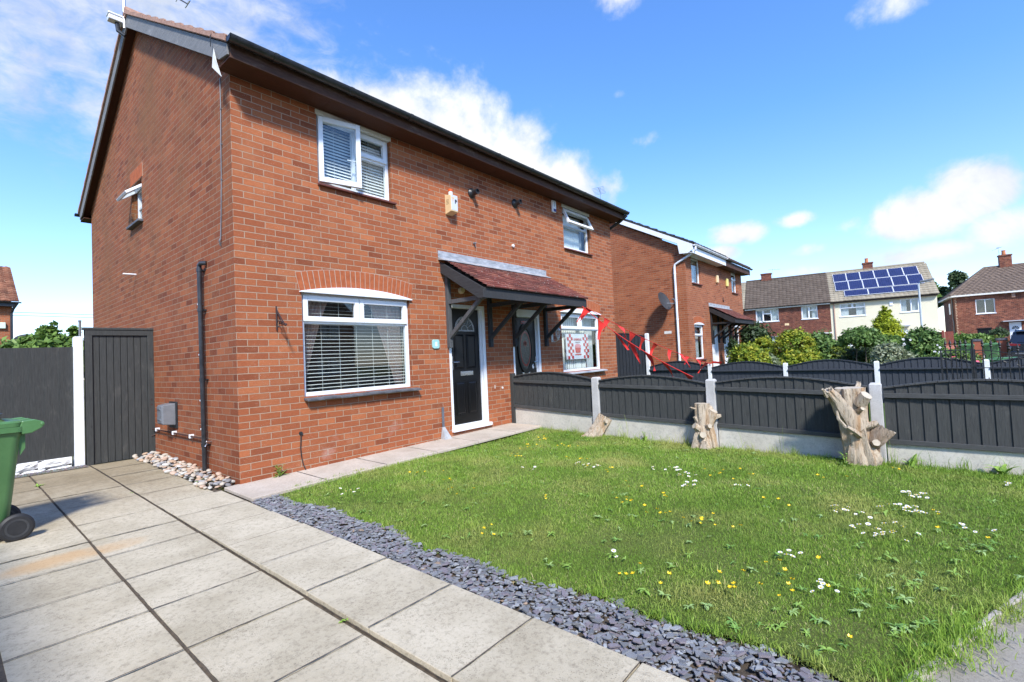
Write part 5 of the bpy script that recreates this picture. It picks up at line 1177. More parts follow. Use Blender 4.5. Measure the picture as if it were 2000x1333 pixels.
# houses across the street (behind the camera; they show in the window reflections)
for k, (xx, lab) in enumerate(((-16, 'red brick house with brown roof across the street, left of the driveway'), (-3.5, 'red brick house with brown roof across the street, facing the lawn'), (9, 'red brick house with brown roof across the street, furthest from the driveway'))):
    t = thing('brick_house', lab, 'house', (xx + 9.5, -27 - .0 * k, -.2), math.pi, 'houses across the street')
    hl_ = [(1.2, 3.0, .9, 2.1), (1.2, 2.6, 3.4, 4.5), (6.4, 8.2, .9, 2.1), (6.6, 8.0, 3.4, 4.5), (4.2, 5.1, .1, 2.1)]
    q = MB(); q.holed(0, 9.5, -.2, 5.0, hl_, ident, .1); q.box(0, 9.5, 6.99, 7, -.2, 5); q.add([(0, 0, -.2), (0, 7, -.2), (0, 7, 5), (0, 3.5, 7.5), (0, 0, 5)], [(0, 1, 2, 3, 4)]); q.add([(9.5, 0, -.2), (9.5, 7, -.2), (9.5, 7, 5), (9.5, 3.5, 7.5), (9.5, 0, 5)], [(0, 1, 2, 3, 4)])
    obj('wall', q, M['brick_plain'], t, recalc=False)
    r = obj('roof', slope_mesh(-.2, 9.7, -.35, 4.95, 3.5, 7.6), M['tile_brown'], t, recalc=False); obj('rear_slope', slope_mesh(-.2, 9.7, 7.35, 4.95, 3.5, 7.6, tw=.6, ch=.6), M['tile_brown'], r, recalc=False)
    for h_ in hl_[:4]: far_window(t, *h_, [(0, .5, 0, 1, 0), (.5, 1, 0, 1, 0)])
    q = MB(); q.box(4.2, 5.1, .05, .09, .1, 2.1); obj('front_door', q, M['white'], t)
    q = MB(); q.box(-.2, 9.7, -.33, 0, 4.8, 4.95); obj('fascia', q, M['white'], t)
GA = thing('added_garage', 'flat-roofed brick outbuilding added out of view, shading the left of the driveway', 'added_garage', (-6.15, -8.2, -.2))  # unseen building, added to cast the shadow along the left of the drive
q = MB(); q.box(0, 2.68, .1, 5.9, 0, 2.45); obj('wall', q, M['brick_plain'], GA); q = MB(); q.box(-.08, 2.75, 0, 6.0, 2.452, 2.62); obj('roof', q, M['black_wood'], GA)
q = MB(); q.box(.2, 2.45, .06, .099, 0, 2.1)
for k in range(7): q.box(.22, 2.43, .05, .06, .06 + k * .29, .3 + k * .29)
obj('added_garage_door', q, M['white'], GA)
# tall grey pole behind the gate
q = MB(); q.tube([(0, 0, 0), (0, 0, 2.3)], .02, 8); q.box(-.022, .022, -.022, .022, 2.28, 2.31); tag(obj('clothes_pole', q, M['grey_plastic'], loc=(-.35, 6.26, 0), smooth='auto'), 'thin dark pole rising behind the white gate post', 'pole')
q = MB()
for dz in (0, .16): q.tube([(-12 + i * 4, 30 - .0 * i, 4.55 + dz + .006 * i + .0006 * (i - 8) ** 2 * 4) for i in range(17)], .012, 5)
tag(obj('overhead_wires', q, M['black_plastic']), 'pair of thin overhead wires crossing the sky behind the gable', 'wires')

# ================================================================== iron gates between the fences
IG = thing('iron_gate', 'black wrought iron double gate with spear tops, behind the low fence at the right', 'gate', (9.3, -5.98, -.12))
M['wrought'] = simple('black wrought iron', (.01, .01, .011), (.02, .02, .02), 20, .45)
def leaf(name, y0, y1, h0, h1):
    q = MB(); n = 6
    def top(t): return h0 + (h1 - h0) * (t * t)
    q.box(-.012, .012, y0 - .012, y0 + .012, 0, h0 + .02); q.box(-.012, .012, y1 - .012, y1 + .012, 0, h1 + .02)
    for z_ in (.12, .45, .82): q.bar((0, y0, z_), (0, y1, z_), .02, .012)
    for i in range(8): t0, t1 = i / 8, (i + 1) / 8; q.bar((0, y0 + (y1 - y0) * t0, top(t0)), (0, y0 + (y1 - y0) * t1, top(t1)), .02, .014)
    for i in range(1, n):
        t = i / n; y = y0 + (y1 - y0) * t; q.tube([(0, y, .1), (0, y, top(t) + .05)], .008, 6)
        zz = top(t) + .05; q.lathe([(.006, zz), (.022, zz + .03), (.008, zz + .05), (.024, zz + .07), (.002, zz + .14)], (0, y, 0), n=6)
        if i < n:
            y2 = y + (y1 - y0) / n / 2; q.tube([(0, y2, .1), (0, y2, .55)], .006, 6); q.lathe([(.005, .55), (.018, .575), (.006, .59), (.018, .605), (.002, .66)], (0, y2, 0), n=6)
    for s in range(4):
        t = (s + .5) / 4; y = y0 + (y1 - y0) * t
        q.tube([(0, y + .06 * math.cos(a), top(t) - .1 + .06 * math.sin(a)) for a in [k * .7 for k in range(9)]], .006, 5)
    return obj(name, q, M['wrought'], IG)
leaf('gate_leaf', 0, -.39, 1.13, 1.13); leaf('gate_leaf', -.43, -1.05, 1.12, .97)
q = MB(); q.tube([(0, -.41, .0), (0, -.41, 1.32)], .016, 8); q.box(-.02, .02, -.5, -.36, .84, .88); q.lathe([(.02, -.03), (.02, .03)], (-.02, -.48, .86), 'x', 8); obj('drop_bolt', q, M['wrought'], IG)

# ================================================================== street furniture and things beyond
SL = thing('street_lamp', 'slim pale grey street lamp in front of the cream house', 'street lamp', (32.9, -6.05, 0))
q = MB(); q.tube([(0, 0, -.2), (0, 0, 1.2)], .075, 12); q.tube([(0, 0, 1.2), (0, 0, 4.0), (-.02, 0, 4.25), (0, -.12, 4.4)], .045, 10); obj('column', q, simple('galvanised column', (.42, .47, .5), (.5, .55, .58), 6, .5), SL, smooth='auto')
q = MB(); q.prism([(-.1, -.05, 4.36), (.1, -.05, 4.36), (.12, -.6, 4.42), (0, -.68, 4.43), (-.12, -.6, 4.42)], (0, 0, .09)); o = obj('lamp_head', q, simple('grey lamp head', (.16, .17, .18)), SL, bevel=.02)
q = MB(); q.box(-.07, .07, -.58, -.22, 4.345, 4.375); obj('lens', q, M['white_dull'], o, bevel=.01)
def wheelie_bin(label, loc, rz=0, scale=1.0, group=None, number=None, name='wheelie_bin'):
    t = thing(name, label, 'bin', loc, rz, group); t.scale = (scale,) * 3
    def ring(z, xa, xb, w, r, n=4):
        P = []
        for cx_, cy_, a0 in ((xb - r, w / 2 - r, 0), (xa + r, w / 2 - r, 90), (xa + r, -w / 2 + r, 180), (xb - r, -w / 2 + r, 270)):
            for k in range(n + 1): a = math.radians(a0 + 90 * k / n); P.append((cx_ + r * math.cos(a), cy_ + r * math.sin(a), z))
        return P
    rings = [ring(.04, -.54, -.08, .44, .05), ring(.08, -.56, -.055, .47, .06), ring(.86, -.66, .02, .54, .06), ring(.9, -.67, .03, .56, .06), ring(.905, -.7, .05, .6, .07), ring(.95, -.7, .05, .6, .07), ring(.95, -.66, .01, .55, .05)]
    q = MB(); m_ = len(rings[0])
    for r_ in rings: q.v += r_
    for i in range(len(rings) - 1):
        for k in range(m_): q.f.append((i * m_ + k, i * m_ + (k + 1) % m_, (i + 1) * m_ + (k + 1) % m_, (i + 1) * m_ + k)); q.mi.append(0)
    q.f.append(tuple(range(m_))); q.mi.append(0)
    for yy in (-.22, 0, .22): q.prism([(.048, yy, .9), (.048, yy, .76), (.015, yy, .7), (.0, yy, .9)], (0, .012, 0))
    for yy in (-.283, .271): q.prism([(-.42, yy, .905), (-.42, yy, .80), (-.40, yy, .78), (-.38, yy, .8), (-.38, yy, .905)], (0, .012, 0))
    b = obj('bin_body', q, M['bin'], t, smooth='auto')
    rings = [ring(.952, -.715, .03, .6, .07), ring(.985, -.715, .04, .6, .07), ring(1.0, -.69, .02, .56, .07), ring(1.0, -.62, -.06, .46, .08), ring(1.03, -.58, -.09, .42, .08)]
    q = MB(); m_ = len(rings[0])
    for r_ in rings: q.v += r_
    for i in range(len(rings) - 1):
        for k in range(m_): q.f.append((i * m_ + k, i * m_ + (k + 1) % m_, (i + 1) * m_ + (k + 1) % m_, (i + 1) * m_ + k)); q.mi.append(0)
    q.f.append(tuple(range(m_))); q.f.append(tuple((len(rings) - 1) * m_ + k for k in range(m_))); q.mi += [0, 0]
    l = obj('lid', q, M['bin'], t, smooth='auto')
    q = MB()
    for yy in (-.285, -.03, .225):
        q.prism([(.0, yy, .93), (.02, yy, .995), (.10, yy, 1.0), (.155, yy, .975), (.165, yy, .95), (.14, yy, .92), (.08, yy, .885), (.02, yy, .88)], (0, .055, 0))
    q.tube([(.145, -.29, .955), (.145, .29, .955)], .016, 10); obj('handle', q, M['bin'], t, bevel=.008)
    for s in (-1, 1):
        q = MB(); yw = s * .28; q.lathe([(.07, -.03), (.095, -.03), (.112, -.018), (.112, .018), (.095, .03), (.07, .03)], (-.02, yw, .112), 'y', 28); w = obj('wheel', q, M['tyre'], t, smooth='auto')
        q = MB(); q.lathe([(.018, -.028), (.018, .028)], (-.02, yw, .112), 'y', 12)
        disc(q, -.02, .112, .06, .074, yw - .032, .06, 24)
        for k in range(10): a = k * math.pi / 5; q.bar((-.02 + .015 * math.cos(a), yw + s * .018, .112 + .015 * math.sin(a)), (-.02 + .066 * math.cos(a), yw + s * .022, .112 + .066 * math.sin(a)), .008, .012, (0, 1, 0))
        q.lathe([(.06, yw - .003 - yw), (.06, .003)], (-.02, yw, .112), 'y', 24)
        obj('hub', q, M['hub'], w)
    return t
M['hub'] = simple('dark hub plastic', (.03, .032, .035), (.05, .052, .055), 9, .35)
WB = wheelie_bin('large green wheelie bin with black wheel at the left edge of the driveway', (-1.685, .09, -.005), math.radians(4), .93)
q = MB(); 
for i in range(3): q.box(-.62 + i * .02, -.16 + i * .03, -.2 + i * .02, .16, 1.032 + i * .011, 1.041 + i * .011)
M['cardboard'] = simple('brown cardboard', (.32, .18, .1), (.42, .26, .15), 6, .85)
o = obj('cardboard', q, M['cardboard'], loc=(-1.685, .09, -.04)); o.location.z = -.065; tag(o, 'flattened brown cardboard and black plastic lying on the near green bin', 'cardboard')
q = MB(); q.add([(-.55 + i * .07, -.22 + j * .09, 1.03 + R.uniform(.005, .03)) for j in range(5) for i in range(8)], [(j * 8 + i, j * 8 + i + 1, (j + 1) * 8 + i + 1, (j + 1) * 8 + i) for j in range(4) for i in range(7)])
obj('black_film', q, M['black_plastic'], o)
wheelie_bin('green wheelie bin standing left of the first brick gate pier', (30.8, -7.65, -.15), math.radians(176), 1.0, 'bins by the brick gate piers')
wheelie_bin('green wheelie bin standing between the two brick gate piers', (30.75, -8.52, -.15), math.radians(172), 1.0, 'bins by the brick gate piers')
wheelie_bin('green wheelie bin whose pale lid shows through the iron gate', (14.0, -7.05, -.26), math.radians(60), .95)
M['pier'] = simple('orange brick', (.26, .07, .035), (.36, .11, .055), 12, .85, bump=.003)
for lab, lc in (('orange brick gate pier with dark cap between the two distant green bins', (33.3, -8.23, -.15)), ('orange brick gate pier with dark cap nearest the white front door', (33.2, -9.13, -.15))):
    t = thing('gate_pier', lab, 'pier', lc, 0, 'brick gate piers')
    q = MB(); q.box(-.18, .18, -.17, .17, 0, 1.12); obj('shaft', q, M['brick_mixed'] if 0 else M['pier'], t, bevel=.01); q = MB()
    for k in range(5): q.box(-.21 + k * .084, -.21 + k * .084 + .078, -.2, .2, 1.122, 1.24)
    obj('cap', q, M['slate_sill'], t, bevel=.006)
t = thing('fence', 'short salmon pink timber fence left of the distant bins', 'fence', (31, -6.68, -.25)); q = MB()
for i in range(9): q.box(0, .02, -.85 + i * .095, -.85 + i * .095 + .088, 0, 1.08)
obj('boards', q, simple('pink stained timber', (.5, .17, .12), (.62, .24, .17), 6, .8), t); q = MB(); q.box(-.03, -.001, -.85, .0, .25, .32); q.box(-.03, -.001, -.85, .0, .8, .87); obj('rail', q, simple('pink stained rail', (.45, .15, .1)), t)
t = thing('fence', 'dark red-brown timber fence beside the cream house', 'fence', (33.5, -6.35, -.15)); q = MB()
for i in range(10): q.box(0, .03, -1.0 + i * .12, -1.0 + i * .12 + .112, 0, 1.72)
obj('boards', q, simple('red brown timber', (.2, .045, .03), (.28, .07, .045), 6, .8), t); q = MB(); q.box(-.1, 0, -.62, -.52, 0, 1.8); obj('post', q, simple('red brown post', (.22, .05, .035)), t)
# dark estate car
def car():
    t = thing('parked_car', 'black estate car parked at the right edge, seen from behind', 'car', (31.9, -10.15, -.14), math.radians(-6))
    bm = NT('black car paint', .22, spec=.6); bm.col((.008, .009, .014)); bm.b.inputs['Coat Weight'].default_value = 1; paint = bm.m
    st = [(-.0, .45, .95, .80), (.12, .3, 1.0, .9), (.5, .25, 1.02, .93), (2.2, .22, 1.0, .95), (3.9, .25, .96, .92), (4.4, .32, .8, .8)]
    q = MB(); n = 12; R_ = []
    for (x_, zb, zt_, hw) in st:
        P = [(x_, -hw + .05, zb), (x_, -hw, zb + .15), (x_, -hw - .01, (zb + zt_) / 2), (x_, -hw + .03, zt_ - .08), (x_, -hw + .12, zt_), (x_, hw - .12, zt_), (x_, hw - .03, zt_ - .08), (x_, hw + .01, (zb + zt_) / 2), (x_, hw, zb + .15), (x_, hw - .05, zb)]
        R_.append(P)
    for P in R_: q.v += P
    k = 10
    for i in range(len(R_) - 1):
        for j in range(k): q.f.append((i * k + j, i * k + (j + 1) % k, (i + 1) * k + (j + 1) % k, (i + 1) * k + j)); q.mi.append(0)
    q.f += [tuple(range(k)), tuple((len(R_) - 1) * k + j for j in range(k))]; q.mi += [0, 0]
    q.box(-.06, .12, -.86, .86, .32, .55)
    b = obj('body', q, paint, t, smooth='auto', bevel=.03)
    gl = [(.12, 1.0, .82), (.55, 1.5, .66), (.75, 1.58, .62), (2.3, 1.6, .62), (2.6, 1.52, .62), (3.3, .98, .78)]
    q = MB()
    for i in range(len(gl) - 1):
        (xa, za, wa), (xb, zb, wb) = gl[i], gl[i + 1]
        base = .98
        for s in (-1, 1): q.add([(xa, s * .84, base), (xb, s * .84, base), (xb, s * wb, zb), (xa, s * wa, za)], [(0, 1, 2, 3)])
        q.add([(xa, -wa, za), (xb, -wb, zb), (xb, wb, zb), (xa, wa, za)], [(0, 1, 2, 3)])
    dg = simple('dark car glass', (.01, .012, .02), rough=.08, spec=.8)
    obj('cabin_glass', q, dg, b, recalc=True)
    q = MB()
    for i in range(1, 4):
        (xa, za, wa), (xb, zb, wb) = gl[i], gl[i + 1]; q.add([(xa, -wa - .01, za + .012), (xb, -wb - .01, zb + .012), (xb, wb + .01, zb + .012), (xa, wa + .01, za + .012)], [(0, 1, 2, 3)])
    q.box(.38, .6, -.6, .6, 1.5, 1.53)
    for s in (-1, 1):
        q.bar((.12, s * .83, 1.0), (.55, s * .67, 1.5), .06, .04); q.tube([(.7, s * .6, 1.6), (.8, s * .6, 1.64), (2.2, s * .6, 1.66), (2.4, s * .6, 1.6)], .015, 6)
    obj('roof', q, paint, t)
    for s in (-1, 1):
        q = MB(); q.prism([(-.005, s * .5, .8), (-.005, s * .9, .83), (-.005, s * .9, .95), (-.005, s * .5, .9)], (.2, 0, 0)); obj('tail_light', q, M['red_glass'], t, bevel=.01)
        for xx in (.85, 3.5):
            q = MB(); q.lathe([(.2, -.11), (.31, -.11), (.335, -.07), (.335, .07), (.31, .11), (.2, .11)], (xx, s * .82, .335), 'y', 28); w = obj('wheel', q, M['tyre'], t, smooth='auto')
            q = MB(); q.lathe([(.21, -.1), (.21, .1)], (xx, s * .82, .335), 'y', 20); obj('rim', q, M['grey_plastic'], w)
    q = MB(); q.box(-.075, -.06, -.26, .26, .62, .74); obj('number_plate', q, simple('yellow plate', (.75, .5, .03)), t)
    q = MB(); q.lathe([(.04, 0), (.04, -.012)], (-.0, 0, .87), 'x', 14); obj('badge', q, M['metal'], t)
    q = MB(); q.box(-.062, -.05, -.7, .7, .42, .47); obj('bumper_trim', q, M['grey_plastic'], t)
    return t
car()
# ================================================================== bunting
def bunting(label, A, B, sag, n, seed, side=1):
    r = random.Random(seed); A = Vector(A); B = Vector(B)
    t = thing('bunting', label, 'bunting', A, 0, 'strings of red bunting')
    P = lambda s: (B - A) * s + Vector((0, 0, -sag * 4 * s * (1 - s)))
    q = MB(); q.tube([P(i / 24) for i in range(25)], .006, 5); obj('cord', q, M['red'], t)
    d = (B - A).normalized(); out = Vector((-d.y, d.x, 0)).normalized()
    for i in range(n):
        s = (i + .55) / n + r.uniform(-.02, .02); w = r.uniform(.095, .13); h = r.uniform(.27, .36)
        c = P(s); p0, p1 = c - d * w, c + d * w
        blow = out * r.uniform(-.22, .22) + d * r.uniform(-.12, .2); tip = c + Vector((0, 0, -1)) * h * r.uniform(.75, 1) + blow
        q = MB(); N = 5; rows = []
        for j in range(N + 1):
            f = j / N; row = []
            for k in (0, .5, 1):
                base = p0.lerp(p1, k); v = base.lerp(tip, f) + out * (.035 * math.sin(f * 4 + k * 2 + i)) * f + Vector((0, 0, .03 * math.sin(f * 3.1)))
                row.append(tuple(v))
            rows += row
        q.add(rows, [(j * 3 + k, j * 3 + k + 1, (j + 1) * 3 + k + 1, (j + 1) * 3 + k) for j in range(N) for k in (0, 1)])
        obj('flag', q, M['red'], t, smooth=True)
    return t
bunting('string of red triangular flags from the canopy down to the near fence', (5.70, -.86, 2.17), (4.62, -3.25, .86), .1, 7, 4)
bunting('string of red triangular flags from the canopy across to the white post', (5.72, -.84, 2.19), (10.98, -1.5, .84), .12, 11, 9)
q = MB(); q.tube([(-.03, -.03, -.02), (.03, .05, 0), (.06, .0, -.03)], .01, 5); q.add([(0, -.02, 0), (.05, -.25, -.03), (.02, -.3, .02), (-.01, -.06, .05)], [(0, 1, 2, 3)])
tag(obj('bunting_end', q, M['red'], loc=(10.95, -1.5, .86)), 'loose red end of bunting tied over the white post', 'bunting')

# ================================================================== tree stumps
def stump_mat(name, pale, warm, dark, bark=False):
    x = NT(name, .85, spec=.2)
    g = x.noise(16, 9, .7, x.map(3.2, 3.2, .5), .7); g2 = x.noise(5, 6, .65, x.map(2.5, 2.5, .45), .4)
    c = x.ramp(g, [(.36, dark), (.46, pale), (.75, tuple(min(1, q * 1.15) for q in pale))])
    c = x.mix(x.ramp(g2, [(.5, 0), (.68, .8)]), c, warm)
    c = x.mix(x.ramp(x.noise(3, 5, .6), [(.55, 0), (.75, .5)]), c, (.33, .3, .26)); x.col(c); x.bump(g, .03); x.bump(x.noise(120, 4, .7), .002); return x.m
M['dead'] = stump_mat('weathered bare wood', (.52, .43, .32), (.42, .24, .11), (.16, .11, .07))
M['dead_b'] = stump_mat('grey bark', (.36, .28, .21), (.28, .18, .11), (.13, .1, .075))
M['cut'] = simple('sawn end grain', (.4, .34, .26), (.5, .43, .33), 18, .9, bump=.003)
def limb(q, path, radii, seed, n=20, flute=.12, fl_k=5, cap_mi=1, rag=0):
    rr = random.Random(seed); ph = [rr.uniform(0, 6.28) for _ in range(4)]
    path = [Vector(p) for p in path]
    # resample
    P = []; RR = []; S = 5
    for i in range(len(path) - 1):
        for s in range(S):
            f = s / S; P.append(path[i].lerp(path[i + 1], f)); RR.append(radii[i] + (radii[i + 1] - radii[i]) * (f * f * (3 - 2 * f)))
    P.append(path[-1]); RR.append(radii[-1]); b = len(q.v); prev = None; m_ = len(P)
    for i, p in enumerate(P):
        t = (P[min(i + 1, m_ - 1)] - P[max(i - 1, 0)]).normalized(); a = (t.cross(Vector((0, 1, .1))) if prev is None else prev - t * prev.dot(t)).normalized(); prev = a; bb = t.cross(a)
        for k in range(n):
            th = 2 * math.pi * k / n
            f = 1 + flute * (.55 * math.sin(fl_k * th + ph[0] + i * .05) + .3 * math.sin((fl_k + 3) * th + ph[1] - i * .09) + .35 * math.sin(2 * th + ph[2])) + .06 * mnoise.noise((math.cos(th) * 2, math.sin(th) * 2 + seed, i * .4))
            up = t * (rag * rr.uniform(0, 1) if i == m_ - 1 else 0)
            q.v.append(tuple(p + (a * math.cos(th) + bb * math.sin(th)) * RR[i] * f + up))
    for i in range(m_ - 1):
        for k in range(n): q.f.append((b + i * n + k, b + i * n + (k + 1) % n, b + (i + 1) * n + (k + 1) % n, b + (i + 1) * n + k)); q.mi.append(0)
    e = b + (m_ - 1) * n; q.v.append(tuple(P[-1] - (P[-1] - P[-2]).normalized() * .006)); ci = len(q.v) - 1
    for k in range(n): q.f.append((e + k, e + (k + 1) % n, ci)); q.mi.append(cap_mi)
RZ = math.radians(-50.2)
def stump(label, loc, trunks, barks=()):
    t = thing('tree_stump', label, 'tree stump', loc, RZ)
    q = MB()
    for i, (p, r, k) in enumerate(trunks): limb(q, p, r, i * 7 + 3, **k)
    obj('trunk', q, [M['dead'], M['cut']], t, smooth='auto', recalc=True)
    if barks:
        q = MB()
        for i, (p, r, k) in enumerate(barks): limb(q, p, r, i * 5 + 11, **k)
        obj('bark_covered_stem', q, [M['dead_b'], M['cut']], t, smooth='auto')
    return t
stump('tallest pale tree stump with flared broken limbs, beside the nearest concrete post', (4.42, -5.12, -.13), [
    ([(0, 0, -.05), (-.015, 0, .06), (-.06, 0, .28), (-.09, 0, .5), (-.1, 0, .70), (-.105, .0, .865)], [.18, .15, .125, .122, .128, .128], dict(flute=.17, n=40, fl_k=7, rag=.006)),
    ([(-.07, -.02, .44), (-.2, -.03, .62), (-.27, -.04, .74), (-.36, -.05, .85)], [.12, .085, .062, .045], dict(flute=.16, rag=.03)),
    ([(-.34, -.05, .83), (-.35, -.06, .875)], [.03, .02], dict(n=10, rag=.01)), ([(-.37, -.04, .79), (-.425, -.06, .865)], [.028, .012], dict(n=10, rag=.02)),
    ([(-.05, .03, .6), (.0, .06, .76), (.075, .1, .9)], [.1, .062, .02], dict(flute=.2, rag=.03)),
    ([(-.08, -.1, .7), (-.05, -.185, .8)], [.07, .055], dict(n=16, flute=.05)),
    ([(-.1, -.1, .62), (-.09, -.17, .66)], [.035, .022], dict(n=12)),
    ([(-.02, -.06, .45), (.02, -.12, .47), (.075, -.15, .5)], [.055, .035, .026], dict(n=12, flute=.05)),
    ([(-.1, -.12, .36), (-.19, -.16, .42), (-.26, -.15, .47)], [.03, .026, .02], dict(n=10)), ([(-.24, -.12, .44), (-.31, -.1, .55), (-.32, -.1, .63)], [.02, .016, .01], dict(n=8, rag=.01)),
    ([(.03, -.05, .0), (.05, -.09, .1), (.0, -.07, .26)], [.085, .07, .04], dict(n=16, flute=.18)),
    ([(-.16, -.02, .0), (-.15, -.05, .14), (-.13, -.04, .3)], [.06, .05, .03], dict(n=14, flute=.2)),
], [([(.12, .0, -.05), (.115, -.01, .1), (.1, -.02, .24), (.09, -.02, .33)], [.055, .052, .062, .075], dict(flute=.14)),
    ([(.04, -.04, .26), (.1, -.09, .335), (.16, -.11, .43)], [.075, .088, .1], dict(n=26, flute=.14, rag=.02)), ([(.05, -.12, .27), (.03, -.17, .29)], [.045, .035], dict(n=12))])
stump('medium pale tree stump with sawn knots, leaning on the middle concrete post', (4.47, -3.40, -.08), [
    ([(0, 0, -.05), (-.0, 0, .05), (-.01, 0, .2), (-.005, 0, .4), (.0, 0, .595)], [.13, .11, .09, .086, .086], dict(flute=.13, n=36, fl_k=6)),
    ([(.05, -.02, .33), (.1, -.05, .45), (.12, -.07, .5)], [.08, .07, .055], dict(n=18, flute=.06)), ([(.09, -.05, .4), (.15, -.06, .42), (.215, -.06, .43)], [.06, .04, .022], dict(n=12)),
    ([(.06, .0, .5), (.13, .0, .535)], [.06, .03], dict(n=12)), ([(.03, -.08, .3), (.04, -.125, .31)], [.04, .03], dict(n=12)), ([(-.05, -.08, .19), (-.06, -.13, .2)], [.045, .04], dict(n=14)),
    ([(-.07, -.03, .27), (-.14, -.05, .31)], [.05, .035], dict(n=12)), ([(-.07, 0, .36), (-.11, 0, .42)], [.035, .02], dict(n=10)), ([(-.08, 0, .52), (-.16, 0, .55)], [.014, .008], dict(n=8)),
    ([(-.12, .0, .0), (-.1, -.02, .12), (-.08, -.02, .24)], [.055, .045, .03], dict(n=12, flute=.2)), ([(.1, -.03, .0), (.09, -.03, .14), (.07, -.02, .3)], [.07, .06, .05], dict(n=14, flute=.2)),
    ([(-.04, -.12, .0), (-.02, -.09, .1)], [.07, .05], dict(n=14, flute=.2))])
stump('short brown tree stump tilting to the right below the first concrete post', (4.47, -1.75, -.045), [
    ([(-.06, 0, -.04), (.0, 0, .05), (.08, 0, .16), (.17, 0, .3)], [.13, .11, .1, .105], dict(flute=.12, n=30, rag=.01)),
    ([(-.12, -.03, -.02), (-.06, -.05, .06)], [.08, .06], dict(n=14, flute=.2)), ([(-.22, -.02, .02), (-.12, -.03, .03)], [.02, .05], dict(n=10)),
    ([(.12, -.07, .24), (.16, -.12, .25)], [.035, .03], dict(n=12)), ([(.2, .0, .28), (.28, .0, .3)], [.04, .02], dict(n=10))])

# ================================================================== foliage
def leaf_cloud(lobes, n, size, seed, clump=.16, kc=46, inner=.55, asp=1.9, up=.25):
    g = np.random.default_rng(seed); lob = np.array(lobes, float)
    wgt = (lob[:, 3] * lob[:, 5]); wgt /= wgt.sum(); V = []; T = []
    # cluster centres on and inside lobes
    nc = kc * len(lob); li = g.choice(len(lob), nc, p=wgt)
    d = g.normal(size=(nc, 3)); d /= np.linalg.norm(d, axis=1)[:, None]; d[:, 2] = np.where(d[:, 2] < -.35, -d[:, 2], d[:, 2])
    rad = inner + (1 - inner) * g.random(nc) ** .45
    cc = lob[li, :3] + d * lob[li, 3:6] * rad[:, None]; ct = g.random(nc); cs = clump * lob[li, 3:6].mean(1) * g.uniform(.7, 1.5, nc)
    ci = g.integers(0, nc, n); p = cc[ci] + g.normal(size=(n, 3)) * cs[ci][:, None]
    out = p - lob[li[ci], :3]; out /= np.linalg.norm(out, axis=1)[:, None] + 1e-6
    nrm = out * .7 + g.normal(size=(n, 3)) * .6 + np.array([0, 0, up]); nrm /= np.linalg.norm(nrm, axis=1)[:, None]
    a = np.cross(nrm, g.normal(size=(n, 3))); a /= np.linalg.norm(a, axis=1)[:, None]; b = np.cross(nrm, a)
    s = size * g.uniform(.6, 1.35, n)[:, None]; h = nrm * s * .22
    Q = np.stack([p - a * s * .5 * asp, p - b * s * .5 - h, p + a * s * .5 * asp, p + b * s * .5 - h], 1)
    tint = np.clip(ct[ci] * .65 + g.random(n) * .35, 0, 1)
    return Q.reshape(-1, 3), np.arange(n * 4).reshape(-1, 4), np.repeat(tint, 4)
GRN = dict(
    yellow=[(0, (.08, .15, .016)), (.4, (.19, .27, .025)), (.75, (.34, .34, .025)), (1, (.5, .46, .06))],
    yg=[(0, (.035, .075, .01)), (.5, (.1, .15, .018)), (1, (.26, .28, .03))],
    gold=[(0, (.14, .2, .015)), (.5, (.3, .36, .018)), (1, (.46, .48, .03))],
    green=[(0, (.04, .09, .018)), (.5, (.1, .18, .04)), (1, (.2, .31, .08))],
    dark=[(0, (.022, .045, .016)), (.6, (.05, .085, .03)), (1, (.09, .14, .05))],
    grey=[(0, (.09, .12, .055)), (.5, (.22, .26, .14)), (1, (.46, .48, .33))],
    fresh=[(0, (.06, .12, .02)), (.5, (.13, .22, .04)), (1, (.24, .36, .09))])
for k, v in list(GRN.items()): M['leaf_' + k] = foliage_mat(k + ' leaves', v)
M['bark'] = simple('bark', (.06, .045, .03), (.13, .1, .075), 12, .9, bump=.01)
def plant(name, label, cat, loc, lobes, n, size, colr, seed, trunk=None, group=None, **k):
    t = thing(name, label, cat, loc, 0, group); V, F, T = leaf_cloud(lobes, n, size, seed, **k)
    obj('crown' if name != 'shrub' else 'foliage', np_mesh('foliage', V, F, T, 4), M['leaf_' + colr], t, recalc=False)
    q = MB()
    for tr in (trunk or [((0, 0, 0), (0, 0, lobes[0][2]), .02)]): q.tube([tr[0], tuple((a + b) / 2 + .02 for a, b in zip(tr[0], tr[1])), tr[1]], [tr[2], tr[2] * .8, tr[2] * .5], 7)
    l0 = lobes[0]
    rr = random.Random(seed)
    for i in range(6): a = rr.uniform(0, 6.28); q.tube([(l0[0], l0[1], max(.05, l0[2] - l0[5] * .6)), (l0[0] + l0[3] * .7 * math.cos(a), l0[1] + l0[4] * .7 * math.sin(a), l0[2] + l0[5] * rr.uniform(0, .6))], [.018, .005], 5)
    obj('trunk' if name != 'shrub' else 'stem', q, M['bark'], t); return t
plant('shrub', 'tall dark green rounded shrub beside the far corner of the middle semi', 'shrub', (21.3, -.2, 0), [(0, 0, 1.35, .6, .6, .85), (.1, .1, .8, .62, .62, .7)], 4500, .085, 'dark', 1)
plant('shrub', 'yellow-green rounded shrub just in front of the canopied semi', 'shrub', (13.5, -1.75, 0), [(0, 0, .75, .42, .42, .56), (.25, -.3, .6, .34, .34, .45)], 4800, .05, 'yellow', 2, clump=.09, kc=90, inner=.8)
plant('shrub', 'bright yellow shrub between the dark rounded shrub and the large clipped one', 'shrub', (17.45, -1.38, 0), [(0, 0, 1.05, .42, .4, .46), (-.1, .35, .8, .35, .35, .5)], 4200, .055, 'yellow', 3, clump=.09, kc=90, inner=.8)
